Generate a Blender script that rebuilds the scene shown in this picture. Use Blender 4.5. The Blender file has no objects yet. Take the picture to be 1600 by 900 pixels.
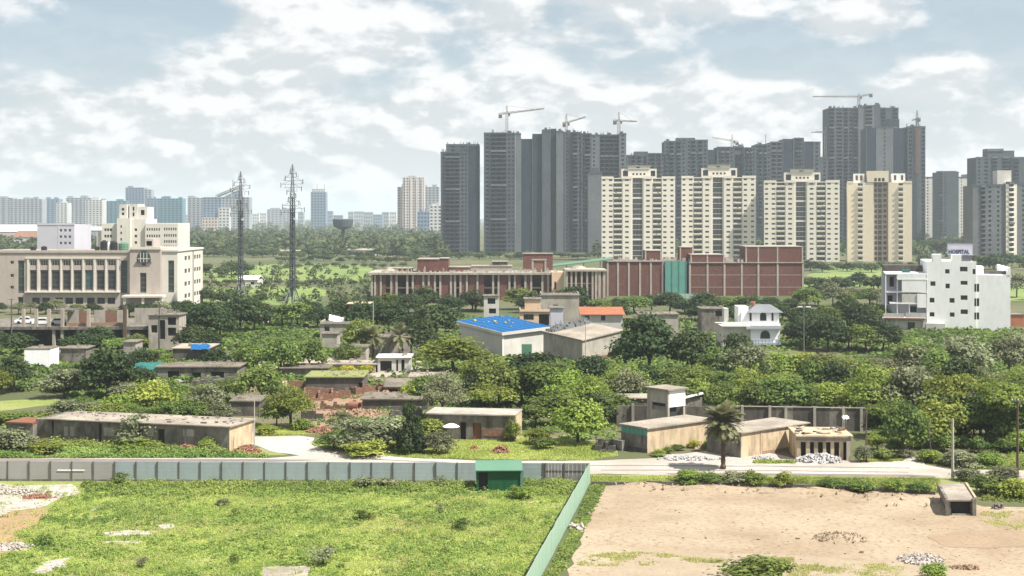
import bpy, math, random
import numpy as np
from mathutils import Vector, noise as mnoise

# ---------------------------------------------------------------- camera model
F, HC, HY, CX = 2200.0, 27.0, 338.0, 800.0      # focal length / horizon in pixels of a 1600 px wide frame, eye height in metres
sc = bpy.context.scene
C = sc.collection
cam_d = bpy.data.cameras.new('camera')
cam = bpy.data.objects.new('camera', cam_d); C.objects.link(cam)
cam.location = (0, 0, HC); cam.rotation_euler = (math.radians(90), 0, 0)
cam_d.sensor_width = 36; cam_d.lens = F / 1600 * 36
cam_d.shift_y = -(450 - HY) / 1600
cam_d.clip_start = 1; cam_d.clip_end = 40000
sc.camera = cam
sc.view_settings.view_transform = 'Standard'
sc.view_settings.look = 'None'
sc.view_settings.gamma = 1
sc.view_settings.exposure = 1.05
sc.cycles.max_bounces = 6
sc.cycles.diffuse_bounces = 3
sc.cycles.transparent_max_bounces = 4
sc.cycles.volume_bounces = 1

# ---------------------------------------------------------------- sun and sky
HAZE = 0.000125
SUN_AZ = (0.89, -0.45)          # ground direction towards the sun: from the right, a little behind the camera
SUN_EL = math.radians(56)
sv = Vector((SUN_AZ[0], SUN_AZ[1], 0)).normalized() * math.cos(SUN_EL) + Vector((0, 0, math.sin(SUN_EL)))
sun_d = bpy.data.lights.new('sun', 'SUN'); sun_d.energy = 5.0; sun_d.angle = math.radians(0.6); sun_d.color = (1, .95, .87)
sun = bpy.data.objects.new('sun', sun_d); C.objects.link(sun)
sun.rotation_euler = sv.to_track_quat('Z', 'Y').to_euler(); sun.location = (300, -100, 400)

def make_world():
    w = bpy.data.worlds.new('World'); sc.world = w; w.use_nodes = True
    nt = w.node_tree; N = nt.nodes; L = nt.links; N.clear()
    out = N.new('ShaderNodeOutputWorld'); bg = N.new('ShaderNodeBackground'); bg.inputs[1].default_value = 0.057
    sky = N.new('ShaderNodeTexSky'); sky.sky_type = 'NISHITA'; sky.sun_disc = False
    sky.sun_elevation = SUN_EL; sky.sun_rotation = math.atan2(SUN_AZ[0], SUN_AZ[1])
    sky.dust_density = 1.2; sky.air_density = 1.0; sky.ozone_density = 1.5
    tc = N.new('ShaderNodeTexCoord')
    def math_(op, a, b=None, c=None, clamp=False):
        n = N.new('ShaderNodeMath'); n.operation = op; n.use_clamp = clamp
        for i, v in enumerate((a, b, c)):
            if v is None: continue
            if isinstance(v, (int, float)): n.inputs[i].default_value = v
            else: L.new(v, n.inputs[i])
        return n.outputs[0]
    def vmath(op, a, b):
        n = N.new('ShaderNodeVectorMath'); n.operation = op
        for i, v in enumerate((a, b)):
            if isinstance(v, tuple): n.inputs[i].default_value = v
            else: L.new(v, n.inputs[i])
        return n.outputs[1] if op == 'DISTANCE' else n.outputs[0]
    def smooth(v, a, b, o0=0, o1=1):
        n = N.new('ShaderNodeMapRange'); n.interpolation_type = 'SMOOTHSTEP'
        L.new(v, n.inputs[0])
        for i, q in enumerate((a, b, o0, o1)): n.inputs[i + 1].default_value = q
        return n.outputs[0]
    def mix(f, a, b):
        n = N.new('ShaderNodeMix'); n.data_type = 'RGBA'
        L.new(f, n.inputs[0])
        for i, v in ((6, a), (7, b)):
            if isinstance(v, tuple): n.inputs[i].default_value = (*v, 1)
            else: L.new(v, n.inputs[i])
        return n.outputs[2]
    d = tc.outputs['Generated']
    STR = (1, 1, 1.9)
    p = vmath('MULTIPLY', d, STR)
    def fbm(vec, scale, detail, rough, dist=0.0):
        n = N.new('ShaderNodeTexNoise'); n.inputs['Scale'].default_value = scale
        n.inputs['Detail'].default_value = detail; n.inputs['Roughness'].default_value = rough
        n.inputs['Distortion'].default_value = dist
        L.new(vec, n.inputs['Vector']); return n.outputs[0]
    def billow(v, scale):       # rounded heaps: folded noise
        n = math_('ABSOLUTE', math_('MULTIPLY_ADD', fbm(v, scale, 3, .5), 2.0, -1.0)); return math_('SUBTRACT', 1.0, n)
    def cloud(v):
        return math_('ADD', math_('MULTIPLY', fbm(v, 8.5, 7, .57, .15), .76), math_('MULTIPLY', billow(v, 15), .15))
    big = cloud(p)
    up = vmath('ADD', p, (0.006, 0, 0.014))
    big2 = cloud(up)
    # where the photograph has gaps (-) and piled cloud (+): direction on the dome, radius, weight
    spots = [(95, 62, .06, -.22), (190, 108, .035, -.16), (20, 155, .03, -.14), (320, 18, .03, -.12), (560, 128, .04, -.22),
             (1040, 100, .05, -.2), (1225, 105, .055, -.24), (1570, 40, .075, -.34), (1350, 100, .04, -.2), (1440, 75, .03, -.12), (1180, 60, .03, -.08),
             (730, 95, .02, -.08), (60, 240, .03, -.06), (480, 220, .05, -.06),
             (1490, 105, .035, .2), (1100, 160, .05, .12), (1340, 50, .045, .12), (500, 60, .06, .12), (300, 150, .045, .14),
             (860, 60, .06, .1), (70, 15, .03, .1), (150, 200, .03, .08), (1240, 150, .03, .12), (1220, 98, .012, .16)]
    bias = None
    for (sx, sy, r, wgt) in spots:
        v = Vector(((sx - CX) / F, 1, (HY - sy) / F)).normalized()
        dist = vmath('DISTANCE', p, (v.x * STR[0], v.y * STR[1], v.z * STR[2]))
        b = smooth(dist, 0, r * 1.6, wgt * (.72 if wgt < 0 else 1.15), 0)
        bias = b if bias is None else math_('ADD', bias, b)
    # thicker, unbroken veil towards the horizon
    sep = N.new('ShaderNodeSeparateXYZ'); L.new(d, sep.inputs[0])
    veil = smooth(sep.outputs[2], 0.0, .11, .19, .02)
    cov = math_('ADD', math_('ADD', big, bias), veil)
    mask = smooth(cov, .448, .575, .12, .95)
    shade = math_('SUBTRACT', big, big2)
    lit = smooth(shade, -.035, .04)
    dens = smooth(cov, .55, .85)
    ccol = mix(lit, (6.0, 6.3, 6.5), (8.6, 8.6, 8.55))
    horizon = smooth(sep.outputs[2], 0.0, .15, .85, .0)
    skyb = mix(math_('ADD', 0.0, .5), sky.outputs[0], (4.5, 5.45, 6.05))
    skyc = mix(horizon, skyb, (6.2, 6.6, 6.85))
    col = mix(mask, skyc, ccol)
    L.new(col, bg.inputs[0]); L.new(bg.outputs[0], out.inputs[0])
make_world()

# ---------------------------------------------------------------- pixel <-> ground helpers
def gp(px, py, z=0.0):
    Y = F * (HC - z) / (py - HY)
    return Vector(((px - CX) * Y / F, Y, z))
def dist_of(py, z=0.0): return F * (HC - z) / (py - HY)
def xat(px, Y): return (px - CX) * Y / F
def zat(py, Y): return HC - (py - HY) * Y / F

# ---------------------------------------------------------------- object helpers
def setp(o, label=None, cat=None, group=None, kind=None):
    if label: o['label'] = label
    if cat: o['category'] = cat
    if group: o['group'] = group
    if kind: o['kind'] = kind
    return o
def thing(name, label, cat, loc=(0, 0, 0), rz=0.0, group=None):
    o = bpy.data.objects.new(name, None); C.objects.link(o)
    o.location = loc; o.rotation_euler = (0, 0, rz); o.empty_display_size = .5
    return setp(o, label, cat, group)
def link(name, me, parent=None, loc=None, scale=None, rot=None):
    o = bpy.data.objects.new(name, me); C.objects.link(o)
    if parent is not None: o.parent = parent
    if loc is not None: o.location = loc
    if scale is not None: o.scale = scale
    if rot is not None: o.rotation_euler = rot
    return o
def np_mesh(name, verts, faces_n, mat, tint=None):
    """verts (N,3); every face has faces_n consecutive vertices"""
    me = bpy.data.meshes.new(name)
    verts = np.asarray(verts, dtype=np.float32).reshape(-1, 3)
    nv = len(verts); nf = nv // faces_n
    me.vertices.add(nv); me.vertices.foreach_set('co', verts.ravel())
    me.loops.add(nv); me.loops.foreach_set('vertex_index', np.arange(nv, dtype=np.int32))
    me.polygons.add(nf); me.polygons.foreach_set('loop_start', np.arange(0, nv, faces_n, dtype=np.int32))
    try: me.polygons.foreach_set('loop_total', np.full(nf, faces_n, dtype=np.int32))
    except Exception: pass
    me.materials.append(mat)
    if tint is not None:
        a = me.attributes.new('tint', 'FLOAT', 'FACE'); a.data.foreach_set('value', np.asarray(tint, dtype=np.float32))
    me.update(calc_edges=True)
    return me

class MB:
    def __init__(s): s.v = []; s.f = []; s.m = []
    def quad(s, a, b, c, d, m=0):
        i = len(s.v); s.v += [tuple(a), tuple(b), tuple(c), tuple(d)]; s.f.append((i, i + 1, i + 2, i + 3)); s.m.append(m)
    def poly(s, pts, m=0):
        i = len(s.v); s.v += [tuple(p) for p in pts]; s.f.append(tuple(range(i, i + len(pts)))); s.m.append(m)
    def box(s, x0, x1, y0, y1, z0, z1, m=0):
        i = len(s.v)
        s.v += [(x0, y0, z0), (x1, y0, z0), (x1, y1, z0), (x0, y1, z0), (x0, y0, z1), (x1, y0, z1), (x1, y1, z1), (x0, y1, z1)]
        for q in ((0, 3, 2, 1), (4, 5, 6, 7), (0, 1, 5, 4), (1, 2, 6, 5), (2, 3, 7, 6), (3, 0, 4, 7)):
            s.f.append(tuple(i + k for k in q)); s.m.append(m)
    def prism(s, pts, z0, z1, m=0):
        n = len(pts); i = len(s.v)
        s.v += [(p[0], p[1], z0) for p in pts] + [(p[0], p[1], z1) for p in pts]
        s.f.append(tuple(range(i + n - 1, i - 1, -1))); s.m.append(m)
        s.f.append(tuple(range(i + n, i + 2 * n))); s.m.append(m)
        for k in range(n):
            j = (k + 1) % n
            s.f.append((i + k, i + j, i + n + j, i + n + k)); s.m.append(m)
    def tube(s, p0, p1, r0, r1=None, n=6, m=0, caps=True):
        r1 = r0 if r1 is None else r1
        p0 = Vector(p0); p1 = Vector(p1); a = (p1 - p0)
        if a.length < 1e-6: return
        a.normalize()
        u = a.orthogonal().normalized(); w = a.cross(u)
        i = len(s.v)
        for p, r in ((p0, r0), (p1, r1)):
            for k in range(n):
                t = 2 * math.pi * k / n
                s.v.append(tuple(p + u * (r * math.cos(t)) + w * (r * math.sin(t))))
        for k in range(n):
            j = (k + 1) % n
            s.f.append((i + k, i + j, i + n + j, i + n + k)); s.m.append(m)
        if caps:
            s.f.append(tuple(range(i + n - 1, i - 1, -1))); s.m.append(m)
            s.f.append(tuple(range(i + n, i + 2 * n))); s.m.append(m)
    def lathe(s, prof, n=12, m=0, c=(0, 0)):
        i = len(s.v)
        for r, z in prof:
            for k in range(n):
                t = 2 * math.pi * k / n
                s.v.append((c[0] + r * math.cos(t), c[1] + r * math.sin(t), z))
        for q in range(len(prof) - 1):
            for k in range(n):
                j = (k + 1) % n
                s.f.append((i + q * n + k, i + q * n + j, i + (q + 1) * n + j, i + (q + 1) * n + k)); s.m.append(m)
    def holes(s, a0, a1, z0, z1, hol, fn, t, m=0, mr=None):
        """wall sheet from a0..a1, z0..z1 with rectangular holes; fn(a, depth, z) places a point; reveals go t deep"""
        mr = m if mr is None else mr
        hol = [(max(a0, h[0]), min(a1, h[1]), max(z0, h[2]), min(z1, h[3])) for h in hol]
        hol = [h for h in hol if h[1] - h[0] > .02 and h[3] - h[2] > .02]
        r4 = lambda q: round(q, 4)
        xs = sorted({r4(q) for q in [a0, a1] + [h[0] for h in hol] + [h[1] for h in hol]})
        zs = sorted({r4(q) for q in [z0, z1] + [h[2] for h in hol] + [h[3] for h in hol]})
        for i in range(len(xs) - 1):
            xm = (xs[i] + xs[i + 1]) / 2
            col = [h for h in hol if h[0] < xm < h[1]]
            run = None
            for j in range(len(zs) - 1):
                zm = (zs[j] + zs[j + 1]) / 2
                solid = not any(h[2] < zm < h[3] for h in col)
                if solid and run is None: run = zs[j]
                if run is not None and (not solid or j == len(zs) - 2):
                    top = zs[j] if not solid else zs[j + 1]
                    s.quad(fn(xs[i], 0, run), fn(xs[i + 1], 0, run), fn(xs[i + 1], 0, top), fn(xs[i], 0, top), m); run = None
        for (b0, b1, c0, c1) in hol:
            s.quad(fn(b0, 0, c0), fn(b1, 0, c0), fn(b1, t, c0), fn(b0, t, c0), mr)
            s.quad(fn(b0, 0, c1), fn(b0, t, c1), fn(b1, t, c1), fn(b1, 0, c1), mr)
            s.quad(fn(b0, 0, c0), fn(b0, t, c0), fn(b0, t, c1), fn(b0, 0, c1), mr)
            s.quad(fn(b1, 0, c0), fn(b1, 0, c1), fn(b1, t, c1), fn(b1, t, c0), mr)
    def wallbox(s, x0, x1, y0, y1, z0, z1, front=(), right=(), left=(), t=.3, m=0, roof=True):
        s.holes(x0, x1, z0, z1, front, lambda a, d, z: (a, y0 + d, z), t, m)
        s.holes(y0, y1, z0, z1, right, lambda a, d, z: (x1 - d, a, z), t, m)
        s.holes(y0, y1, z0, z1, left, lambda a, d, z: (x0 + d, a, z), t, m)
        s.quad((x1, y1, z0), (x0, y1, z0), (x0, y1, z1), (x1, y1, z1), m)
        if roof: s.quad((x0, y0, z1), (x1, y0, z1), (x1, y1, z1), (x0, y1, z1), m)
    def build(s, name, mats, parent=None, smooth=False, **kw):
        if not s.v: return None
        me = bpy.data.meshes.new(name); me.from_pydata(s.v, [], s.f)
        mats = mats if isinstance(mats, (list, tuple)) else [mats]
        for q in mats: me.materials.append(q)
        if len(mats) > 1: me.polygons.foreach_set('material_index', s.m)
        if smooth: me.polygons.foreach_set('use_smooth', [True] * len(me.polygons))
        me.update()
        o = link(name, me, parent)
        setp(o, kw.get('label'), kw.get('cat'), kw.get('group'), kw.get('kind'))
        return o

_cube = {}
def boxobj(name, mat, parent, x0, x1, y0, y1, z0, z1):
    """one box part; alike boxes share one mesh"""
    if mat.name not in _cube:
        mb = MB(); mb.box(-.5, .5, -.5, .5, -.5, .5)
        me = bpy.data.meshes.new('box_' + mat.name); me.from_pydata(mb.v, [], mb.f); me.materials.append(mat); me.update()
        _cube[mat.name] = me
    return link(name, _cube[mat.name], parent, ((x0 + x1) / 2, (y0 + y1) / 2, (z0 + z1) / 2), (x1 - x0, y1 - y0, z1 - z0))

# ---------------------------------------------------------------- materials
def mat(name, c1, c2=None, scale=.4, rough=.9, streak=None, streak_amt=.5, spec=.25, metal=0, bump=0, fine=None, big=None, big_scale=.05, lo=.35, hi=.65):
    m = bpy.data.materials.new(name); m.use_nodes = True
    nt = m.node_tree; N = nt.nodes; L = nt.links
    b = N['Principled BSDF']; b.inputs['Roughness'].default_value = rough; b.inputs['Metallic'].default_value = metal
    b.inputs['Specular IOR Level'].default_value = spec
    geo = N.new('ShaderNodeNewGeometry')
    def noise(sc_, det=6, ro=.6, vec=None):
        n = N.new('ShaderNodeTexNoise'); n.inputs['Scale'].default_value = sc_; n.inputs['Detail'].default_value = det
        n.inputs['Roughness'].default_value = ro
        L.new(vec if vec else geo.outputs['Position'], n.inputs['Vector']); return n.outputs[0]
    def rng(v, a, b_, o0=0, o1=1):
        n = N.new('ShaderNodeMapRange'); L.new(v, n.inputs[0])
        for i, q in enumerate((a, b_, o0, o1)): n.inputs[i + 1].default_value = q
        return n.outputs[0]
    def mixc(f, a, b_, mode='MIX'):
        n = N.new('ShaderNodeMix'); n.data_type = 'RGBA'; n.blend_type = mode
        if isinstance(f, (int, float)): n.inputs[0].default_value = f
        else: L.new(f, n.inputs[0])
        for i, v in ((6, a), (7, b_)):
            if isinstance(v, tuple): n.inputs[i].default_value = (*v, 1)
            else: L.new(v, n.inputs[i])
        return n.outputs[2]
    c2 = c2 or tuple(q * .8 for q in c1)
    n0 = noise(scale)
    col = mixc(rng(n0, lo, hi), c1, c2)
    if big: col = mixc(rng(noise(big_scale, 4), .42, .62), col, big)
    if fine: col = mixc(rng(noise(scale * 9, 3), .5, .75), col, fine)
    if streak:
        vm = N.new('ShaderNodeVectorMath'); vm.operation = 'MULTIPLY'; vm.inputs[1].default_value = (1.1, 1.1, .34)
        L.new(geo.outputs['Position'], vm.inputs[0])
        col = mixc(rng(noise(1.0, 5, .65, vm.outputs[0]), .45, .68, 0, streak_amt), col, streak)
    L.new(col, b.inputs['Base Color'])
    if bump:
        bp = N.new('ShaderNodeBump'); bp.inputs['Strength'].default_value = bump; bp.inputs['Distance'].default_value = .2
        L.new(noise(scale * 6, 6), bp.inputs['Height']); L.new(bp.outputs[0], b.inputs['Normal'])
    return m
def leafmat(name, c1, c2, trans=.3, var=.25):
    m = bpy.data.materials.new(name); m.use_nodes = True
    nt = m.node_tree; N = nt.nodes; L = nt.links; N.clear()
    out = N.new('ShaderNodeOutputMaterial'); d = N.new('ShaderNodeBsdfPrincipled'); t = N.new('ShaderNodeBsdfTranslucent'); mx = N.new('ShaderNodeMixShader')
    d.inputs['Roughness'].default_value = .65; d.inputs['Specular IOR Level'].default_value = .25
    a = N.new('ShaderNodeAttribute'); a.attribute_name = 'tint'
    oi = N.new('ShaderNodeObjectInfo')
    mix = N.new('ShaderNodeMix'); mix.data_type = 'RGBA'
    L.new(a.outputs['Fac'], mix.inputs[0]); mix.inputs[6].default_value = (*c1, 1); mix.inputs[7].default_value = (*c2, 1)
    hsv = N.new('ShaderNodeHueSaturation')
    mr = N.new('ShaderNodeMapRange'); mr.inputs[3].default_value = 1 - var; mr.inputs[4].default_value = 1 + var; L.new(oi.outputs['Random'], mr.inputs[0])
    mh = N.new('ShaderNodeMapRange'); mh.inputs[3].default_value = .476; mh.inputs[4].default_value = .514
    w = N.new('ShaderNodeMath'); w.operation = 'FRACT'; w2 = N.new('ShaderNodeMath'); w2.operation = 'MULTIPLY'; w2.inputs[1].default_value = 7.13
    L.new(oi.outputs['Random'], w2.inputs[0]); L.new(w2.outputs[0], w.inputs[0]); L.new(w.outputs[0], mh.inputs[0])
    L.new(mh.outputs[0], hsv.inputs['Hue']); L.new(mr.outputs[0], hsv.inputs['Value']); L.new(mix.outputs[2], hsv.inputs['Color'])
    L.new(hsv.outputs[0], d.inputs['Base Color']); L.new(hsv.outputs[0], t.inputs['Color'])
    mx.inputs[0].default_value = trans
    L.new(d.outputs[0], mx.inputs[1]); L.new(t.outputs[0], mx.inputs[2]); L.new(mx.outputs[0], out.inputs[0])
    return m
def glassmat(name, c, rough=.12):
    m = mat(name, c, tuple(q * .6 for q in c), scale=.25, rough=rough, spec=.5); return m

M = {}
M['ground'] = mat('ground_soil', (0.075, 0.085, 0.035), (0.125, 0.11, 0.065), scale=.09, bump=.2, big=(0.055, 0.075, 0.026), big_scale=.012)
M['dirt'] = mat('bare_dirt', (0.285, 0.22, 0.152), (0.228, 0.17, 0.114), scale=.22, bump=.5, fine=(0.17, 0.128, 0.084), big=(0.315, 0.255, 0.182), big_scale=.07)
M['dirt_dark'] = mat('damp_dirt', (0.25, 0.193, 0.131), (0.215, 0.162, 0.108), scale=.3, bump=.6, fine=(.15, .11, .072))
M['dirt_light'] = mat('dry_dirt', (0.29, 0.23, 0.162), (0.245, 0.188, 0.128), scale=.3, bump=.5, fine=(.21, .16, .11))
M['dirt_warm'] = mat('reddish_dirt', (0.275, 0.203, 0.135), (0.235, 0.175, 0.115), scale=.3, bump=.6, fine=(.19, .135, .09))
M['dirt_stone'] = mat('dirt_stone', (.3, .25, .19), (.2, .16, .12), scale=2)
M['sandy'] = mat('sandy_soil', (0.3, 0.2, 0.105), (0.25, 0.17, 0.095), scale=.3, bump=.4, fine=(0.2, 0.14, 0.085))
M['pale_rubble'] = mat('pale_rubble', (0.46, 0.42, 0.385), (0.32, 0.28, 0.25), scale=.9, bump=.8, fine=(0.22, 0.195, 0.17))
M['road'] = mat('dusty_road', (0.32, 0.288, 0.25), (0.27, 0.24, 0.205), scale=.25, bump=.2, fine=(0.25, 0.22, 0.19), big=(0.4, 0.37, 0.34), big_scale=.06)
M['tar'] = mat('worn_tar_edge', (0.2, 0.158, 0.145), (0.13, 0.122, 0.113), scale=.4, bump=.2)
M['lawn'] = mat('lawn_soil', (0.15, 0.195, 0.045), (0.21, 0.235, 0.07), scale=.35, bump=.4, fine=(0.1, 0.135, 0.03), big=(0.24, 0.25, 0.09), big_scale=.1)
M['verge'] = mat('verge_soil', (0.16, 0.2, 0.055), (0.23, 0.225, 0.1), scale=.5, bump=.4, fine=(0.1, 0.13, 0.04))
M['meadow'] = mat('meadow', (0.15, 0.205, 0.055), (0.195, 0.225, 0.075), scale=.05, fine=(0.1, 0.145, 0.042), big=(0.12, 0.175, 0.046), big_scale=.018)
M['path'] = mat('trodden_path', (0.34, 0.295, 0.235), (0.28, 0.24, 0.185), scale=.5)
M['conc'] = mat('weathered_concrete', (0.215, 0.195, 0.168), (0.115, 0.103, 0.088), scale=.5, streak=(0.032, 0.028, 0.025), streak_amt=.8, bump=.2)  # weathered tone; on the parking deck it also carries a painted cloud shadow
M['conc_tan'] = mat('tan_plaster', (0.52, 0.41, 0.28), (0.43, 0.335, 0.22), scale=.3, streak=(0.12, 0.09, 0.06), streak_amt=.6, bump=.2)
M['conc_pale'] = mat('pale_concrete', (0.38, 0.345, 0.295), (0.28, 0.255, 0.22), scale=.4, streak=(0.12, 0.105, 0.09), streak_amt=.45)
M['roofslab'] = mat('roof_slab', (0.35, 0.31, 0.26), (0.27, 0.235, 0.19), scale=.35, fine=(0.17, 0.145, 0.118), bump=.3, big=(0.21, 0.182, 0.15), big_scale=.25)
M['roof_old'] = mat('old_roof', (0.19, 0.162, 0.132), (0.13, 0.11, 0.09), scale=.5, fine=(0.25, 0.22, 0.18), bump=.4, big=(0.095, 0.085, 0.066), big_scale=.22)
M['wall_dark'] = mat('sooty_wall', (0.125, 0.112, 0.097), (0.075, 0.067, 0.06), scale=.35, streak=(.045, .04, .036), streak_amt=.8)
M['brick'] = mat('red_brick', (.135, .055, .043), (.105, .045, .036), scale=.25, fine=(.19, .095, .075), streak=(.08, .042, .035), streak_amt=.4, bump=.2)
M['brick_old'] = mat('old_brick', (.2, .095, .06), (.15, .09, .065), scale=.4, fine=(.28, .19, .14))
M['rcc'] = mat('cast_concrete', (0.37, 0.325, 0.275), (0.3, 0.265, 0.225), scale=.3, streak=(.2, .17, .14), streak_amt=.4)
M['inst_pink'] = mat('pinkish_plaster', (0.4, 0.35, 0.31), (0.365, 0.318, 0.28), scale=.08, streak=(0.26, 0.21, 0.18), streak_amt=.4)
M['inst_cream'] = mat('cream_plaster', (0.58, 0.55, 0.495), (0.53, 0.5, 0.45), scale=.1, streak=(.4, .35, .28), streak_amt=.35)
M['beige'] = mat('ivory_paint', (.68, .635, .555), (.64, .595, .51), scale=.05, streak=(.54, .49, .41), streak_amt=.25)
M['beige_warm'] = mat('warm_cream_paint', (0.68, 0.595, 0.46), (0.63, 0.55, 0.425), scale=.05, streak=(.5, .4, .26), streak_amt=.25)
M['beige_brown'] = mat('taupe_paint', (.38, .29, .22), (.34, .26, .2), scale=.05)
M['white'] = mat('white_paint', (.8, .8, .8), (.75, .75, .75), scale=.15, streak=(.55, .54, .52), streak_amt=.3)
M['offwhite'] = mat('off_white_paint', (0.52, 0.505, 0.475), (0.42, 0.405, 0.375), scale=.2, streak=(.36, .34, .3), streak_amt=.4)
M['lilac'] = mat('lilac_grey_paint', (.46, .45, .5), (.41, .4, .45), scale=.15)
M['greyblue'] = mat('grey_blue_paint', (.3, .33, .37), (.26, .29, .33), scale=.2)
M['roof_grey'] = mat('grey_roof_paint', (.17, .18, .19), (.14, .15, .16), scale=.3)
M['shell'] = mat('raw_grey_concrete', (0.076, 0.086, 0.1), (0.054, 0.063, 0.077), scale=.06, streak=(0.03, 0.036, 0.046), streak_amt=.5)
M['shell_light'] = mat('light_grey_concrete', (0.135, 0.142, 0.152), (0.1, 0.107, 0.118), scale=.06, streak=(0.06, 0.066, 0.075), streak_amt=.4)
M['net'] = mat('dark_safety_net', (0.018, 0.03, 0.047), (0.011, 0.02, 0.034), scale=.05, streak=(0.03, 0.042, 0.058), streak_amt=.5)
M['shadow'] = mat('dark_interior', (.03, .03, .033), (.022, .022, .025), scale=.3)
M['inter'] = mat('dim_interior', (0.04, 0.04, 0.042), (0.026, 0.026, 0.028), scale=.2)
M['glass'] = glassmat('dark_glass', (.035, .04, .045))
M['glass_green'] = glassmat('green_glass', (.03, .065, .055))
M['glass_teal'] = glassmat('teal_glass', (.06, .13, .15))
M['curtain'] = mat('curtained_glass', (.2, .185, .16), (.13, .12, .11), scale=.8, rough=.3)
M['frame_white'] = mat('white_frame', (.7, .7, .68))
M['frame_dark'] = mat('dark_frame', (.09, .085, .08))
M['fence_grey'] = mat('grey_green_sheet', (0.27, 0.325, 0.335), (0.245, 0.295, 0.305), scale=.12, rough=.55, spec=.4, streak=(0.2, 0.19, 0.17), streak_amt=.4)
M['fence_tan'] = mat('grey_sheet', (0.3, 0.292, 0.28), (0.27, 0.262, 0.25), scale=.12, rough=.55, spec=.4, streak=(.25, .23, .2), streak_amt=.4)
M['fence_old'] = mat('old_grey_sheet', (0.22, 0.225, 0.22), (0.16, 0.16, 0.155), scale=.5, rough=.6, streak=(.12, .11, .1), streak_amt=.6)
M['fence_green'] = mat('pale_green_sheet', (0.27, 0.4, 0.31), (0.25, 0.37, 0.285), scale=.12, rough=.5, spec=.4, streak=(0.21, 0.31, 0.24), streak_amt=.3)
M['post'] = mat('dark_steel_post', (.11, .1, .095), (.08, .06, .05), scale=1, rough=.6)
M['green'] = mat('bottle_green_paint', (.012, .085, .034), (.01, .07, .028), scale=.3, rough=.5)
M['green_light'] = mat('mint_paint', (.095, .2, .135), (.08, .175, .115), scale=.3, rough=.5)
M['blue'] = mat('blue_sheet', (0.006, 0.085, 0.24), (0.005, 0.072, 0.205), scale=.3, rough=.75, spec=.15, fine=(0.012, 0.11, 0.27))
M['yellowish'] = mat('yellowed_sack', (.5, .48, .12), (.4, .38, .12), scale=1)
M['teal'] = mat('teal_tarp', (0.02, 0.125, 0.115), (0.017, 0.105, 0.1), scale=.6)
M['teal_panel'] = mat('teal_sheet', (.1, .28, .23), (.085, .24, .2), scale=.12, streak=(.07, .19, .16), streak_amt=.5)
M['orange'] = mat('orange_tile', (0.3, 0.115, 0.06), (0.24, 0.09, 0.05), scale=.7)
M['orange_rust'] = mat('orange_hoist', (.3, .11, .07), (.22, .085, .06), scale=.4)
M['peach'] = mat('peach_paint', (.58, .43, .3), (.52, .38, .26), scale=.2, streak=(.4, .29, .2), streak_amt=.3)
M['steel'] = mat('galvanised_steel', (.2, .21, .215), (.15, .155, .16), scale=.5, rough=.5, metal=.3)
M['steel_dark'] = mat('dark_steel', (.085, .095, .1), (.07, .075, .08), scale=.5, rough=.55)
M['crane'] = mat('crane_paint', (.3, .29, .27), (.24, .23, .21), scale=.4)
M['crane_pale'] = mat('pale_crane_paint', (.5, .47, .42), (.42, .39, .34), scale=.4)
M['rust'] = mat('rusty_sheet', (.2, .085, .05), (.15, .065, .04), scale=.6)
M['rubble_red'] = mat('brick_rubble', (0.25, 0.115, 0.075), (0.185, 0.09, 0.063), scale=1.2, fine=(0.32, 0.19, 0.13), bump=.5)
M['rubble_white'] = mat('marble_rubble', (0.42, 0.415, 0.41), (0.33, 0.325, 0.32), scale=1.5, fine=(0.28, 0.275, 0.27), bump=.5)
M['soil_red'] = mat('reddish_soil', (0.25, 0.165, 0.11), (0.2, 0.13, 0.088), scale=.4, fine=(0.3, 0.22, 0.155), bump=.5)
M['bark'] = mat('bark', (.1, .075, .052), (.065, .05, .036), scale=2)
M['pole'] = mat('pole_concrete', (.4, .37, .33), (.32, .29, .26), scale=.8)
M['wood'] = mat('weathered_wood', (.11, .08, .058), (.08, .06, .045), scale=1.5)
M['car'] = mat('white_car_paint', (.75, .75, .76), rough=.25, spec=.5)
M['tyre'] = mat('tyre_rubber', (.02, .02, .02))
M['tank_black'] = mat('black_tank', (.02, .02, .022), rough=.4)
M['navy'] = mat('navy_paint', (.02, .035, .12))
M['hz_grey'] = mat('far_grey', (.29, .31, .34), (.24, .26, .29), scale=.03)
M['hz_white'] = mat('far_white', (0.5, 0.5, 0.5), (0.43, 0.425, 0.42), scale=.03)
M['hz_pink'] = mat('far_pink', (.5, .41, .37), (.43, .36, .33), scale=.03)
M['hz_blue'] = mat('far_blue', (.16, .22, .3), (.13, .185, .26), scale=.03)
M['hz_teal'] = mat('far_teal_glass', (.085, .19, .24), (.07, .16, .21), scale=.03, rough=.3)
LM = {
 'dark': leafmat('leaf_dark', (.018, .035, .011), (.06, .096, .027), .32),
 'mid': leafmat('leaf_mid', (.055, .094, .021), (.205, .275, .06), .42),
 'bright': leafmat('leaf_bright', (.115, .175, .028), (.325, .395, .08), .45),
 'olive': leafmat('leaf_olive', (.105, .122, .058), (.29, .31, .175), .38),
 'grass': leafmat('grass_blade', (.23, .315, .066), (.47, .53, .145), .4, .05),
 'weed': leafmat('weed_leaf', (.12, .185, .042), (.3, .38, .095), .42, .1),
 'straw': leafmat('dry_grass', (.38, .37, .14), (.48, .46, .2), .4, .1),
 'palm': leafmat('palm_leaf', (.12, .135, .06), (.25, .25, .13), .35),
 'far': leafmat('leaf_far', (.035, .056, .022), (.1, .138, .045), .3, .1),
 'yellow': leafmat('leaf_yellow', (.3, .33, .03), (.45, .45, .06), .4),
}
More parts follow.
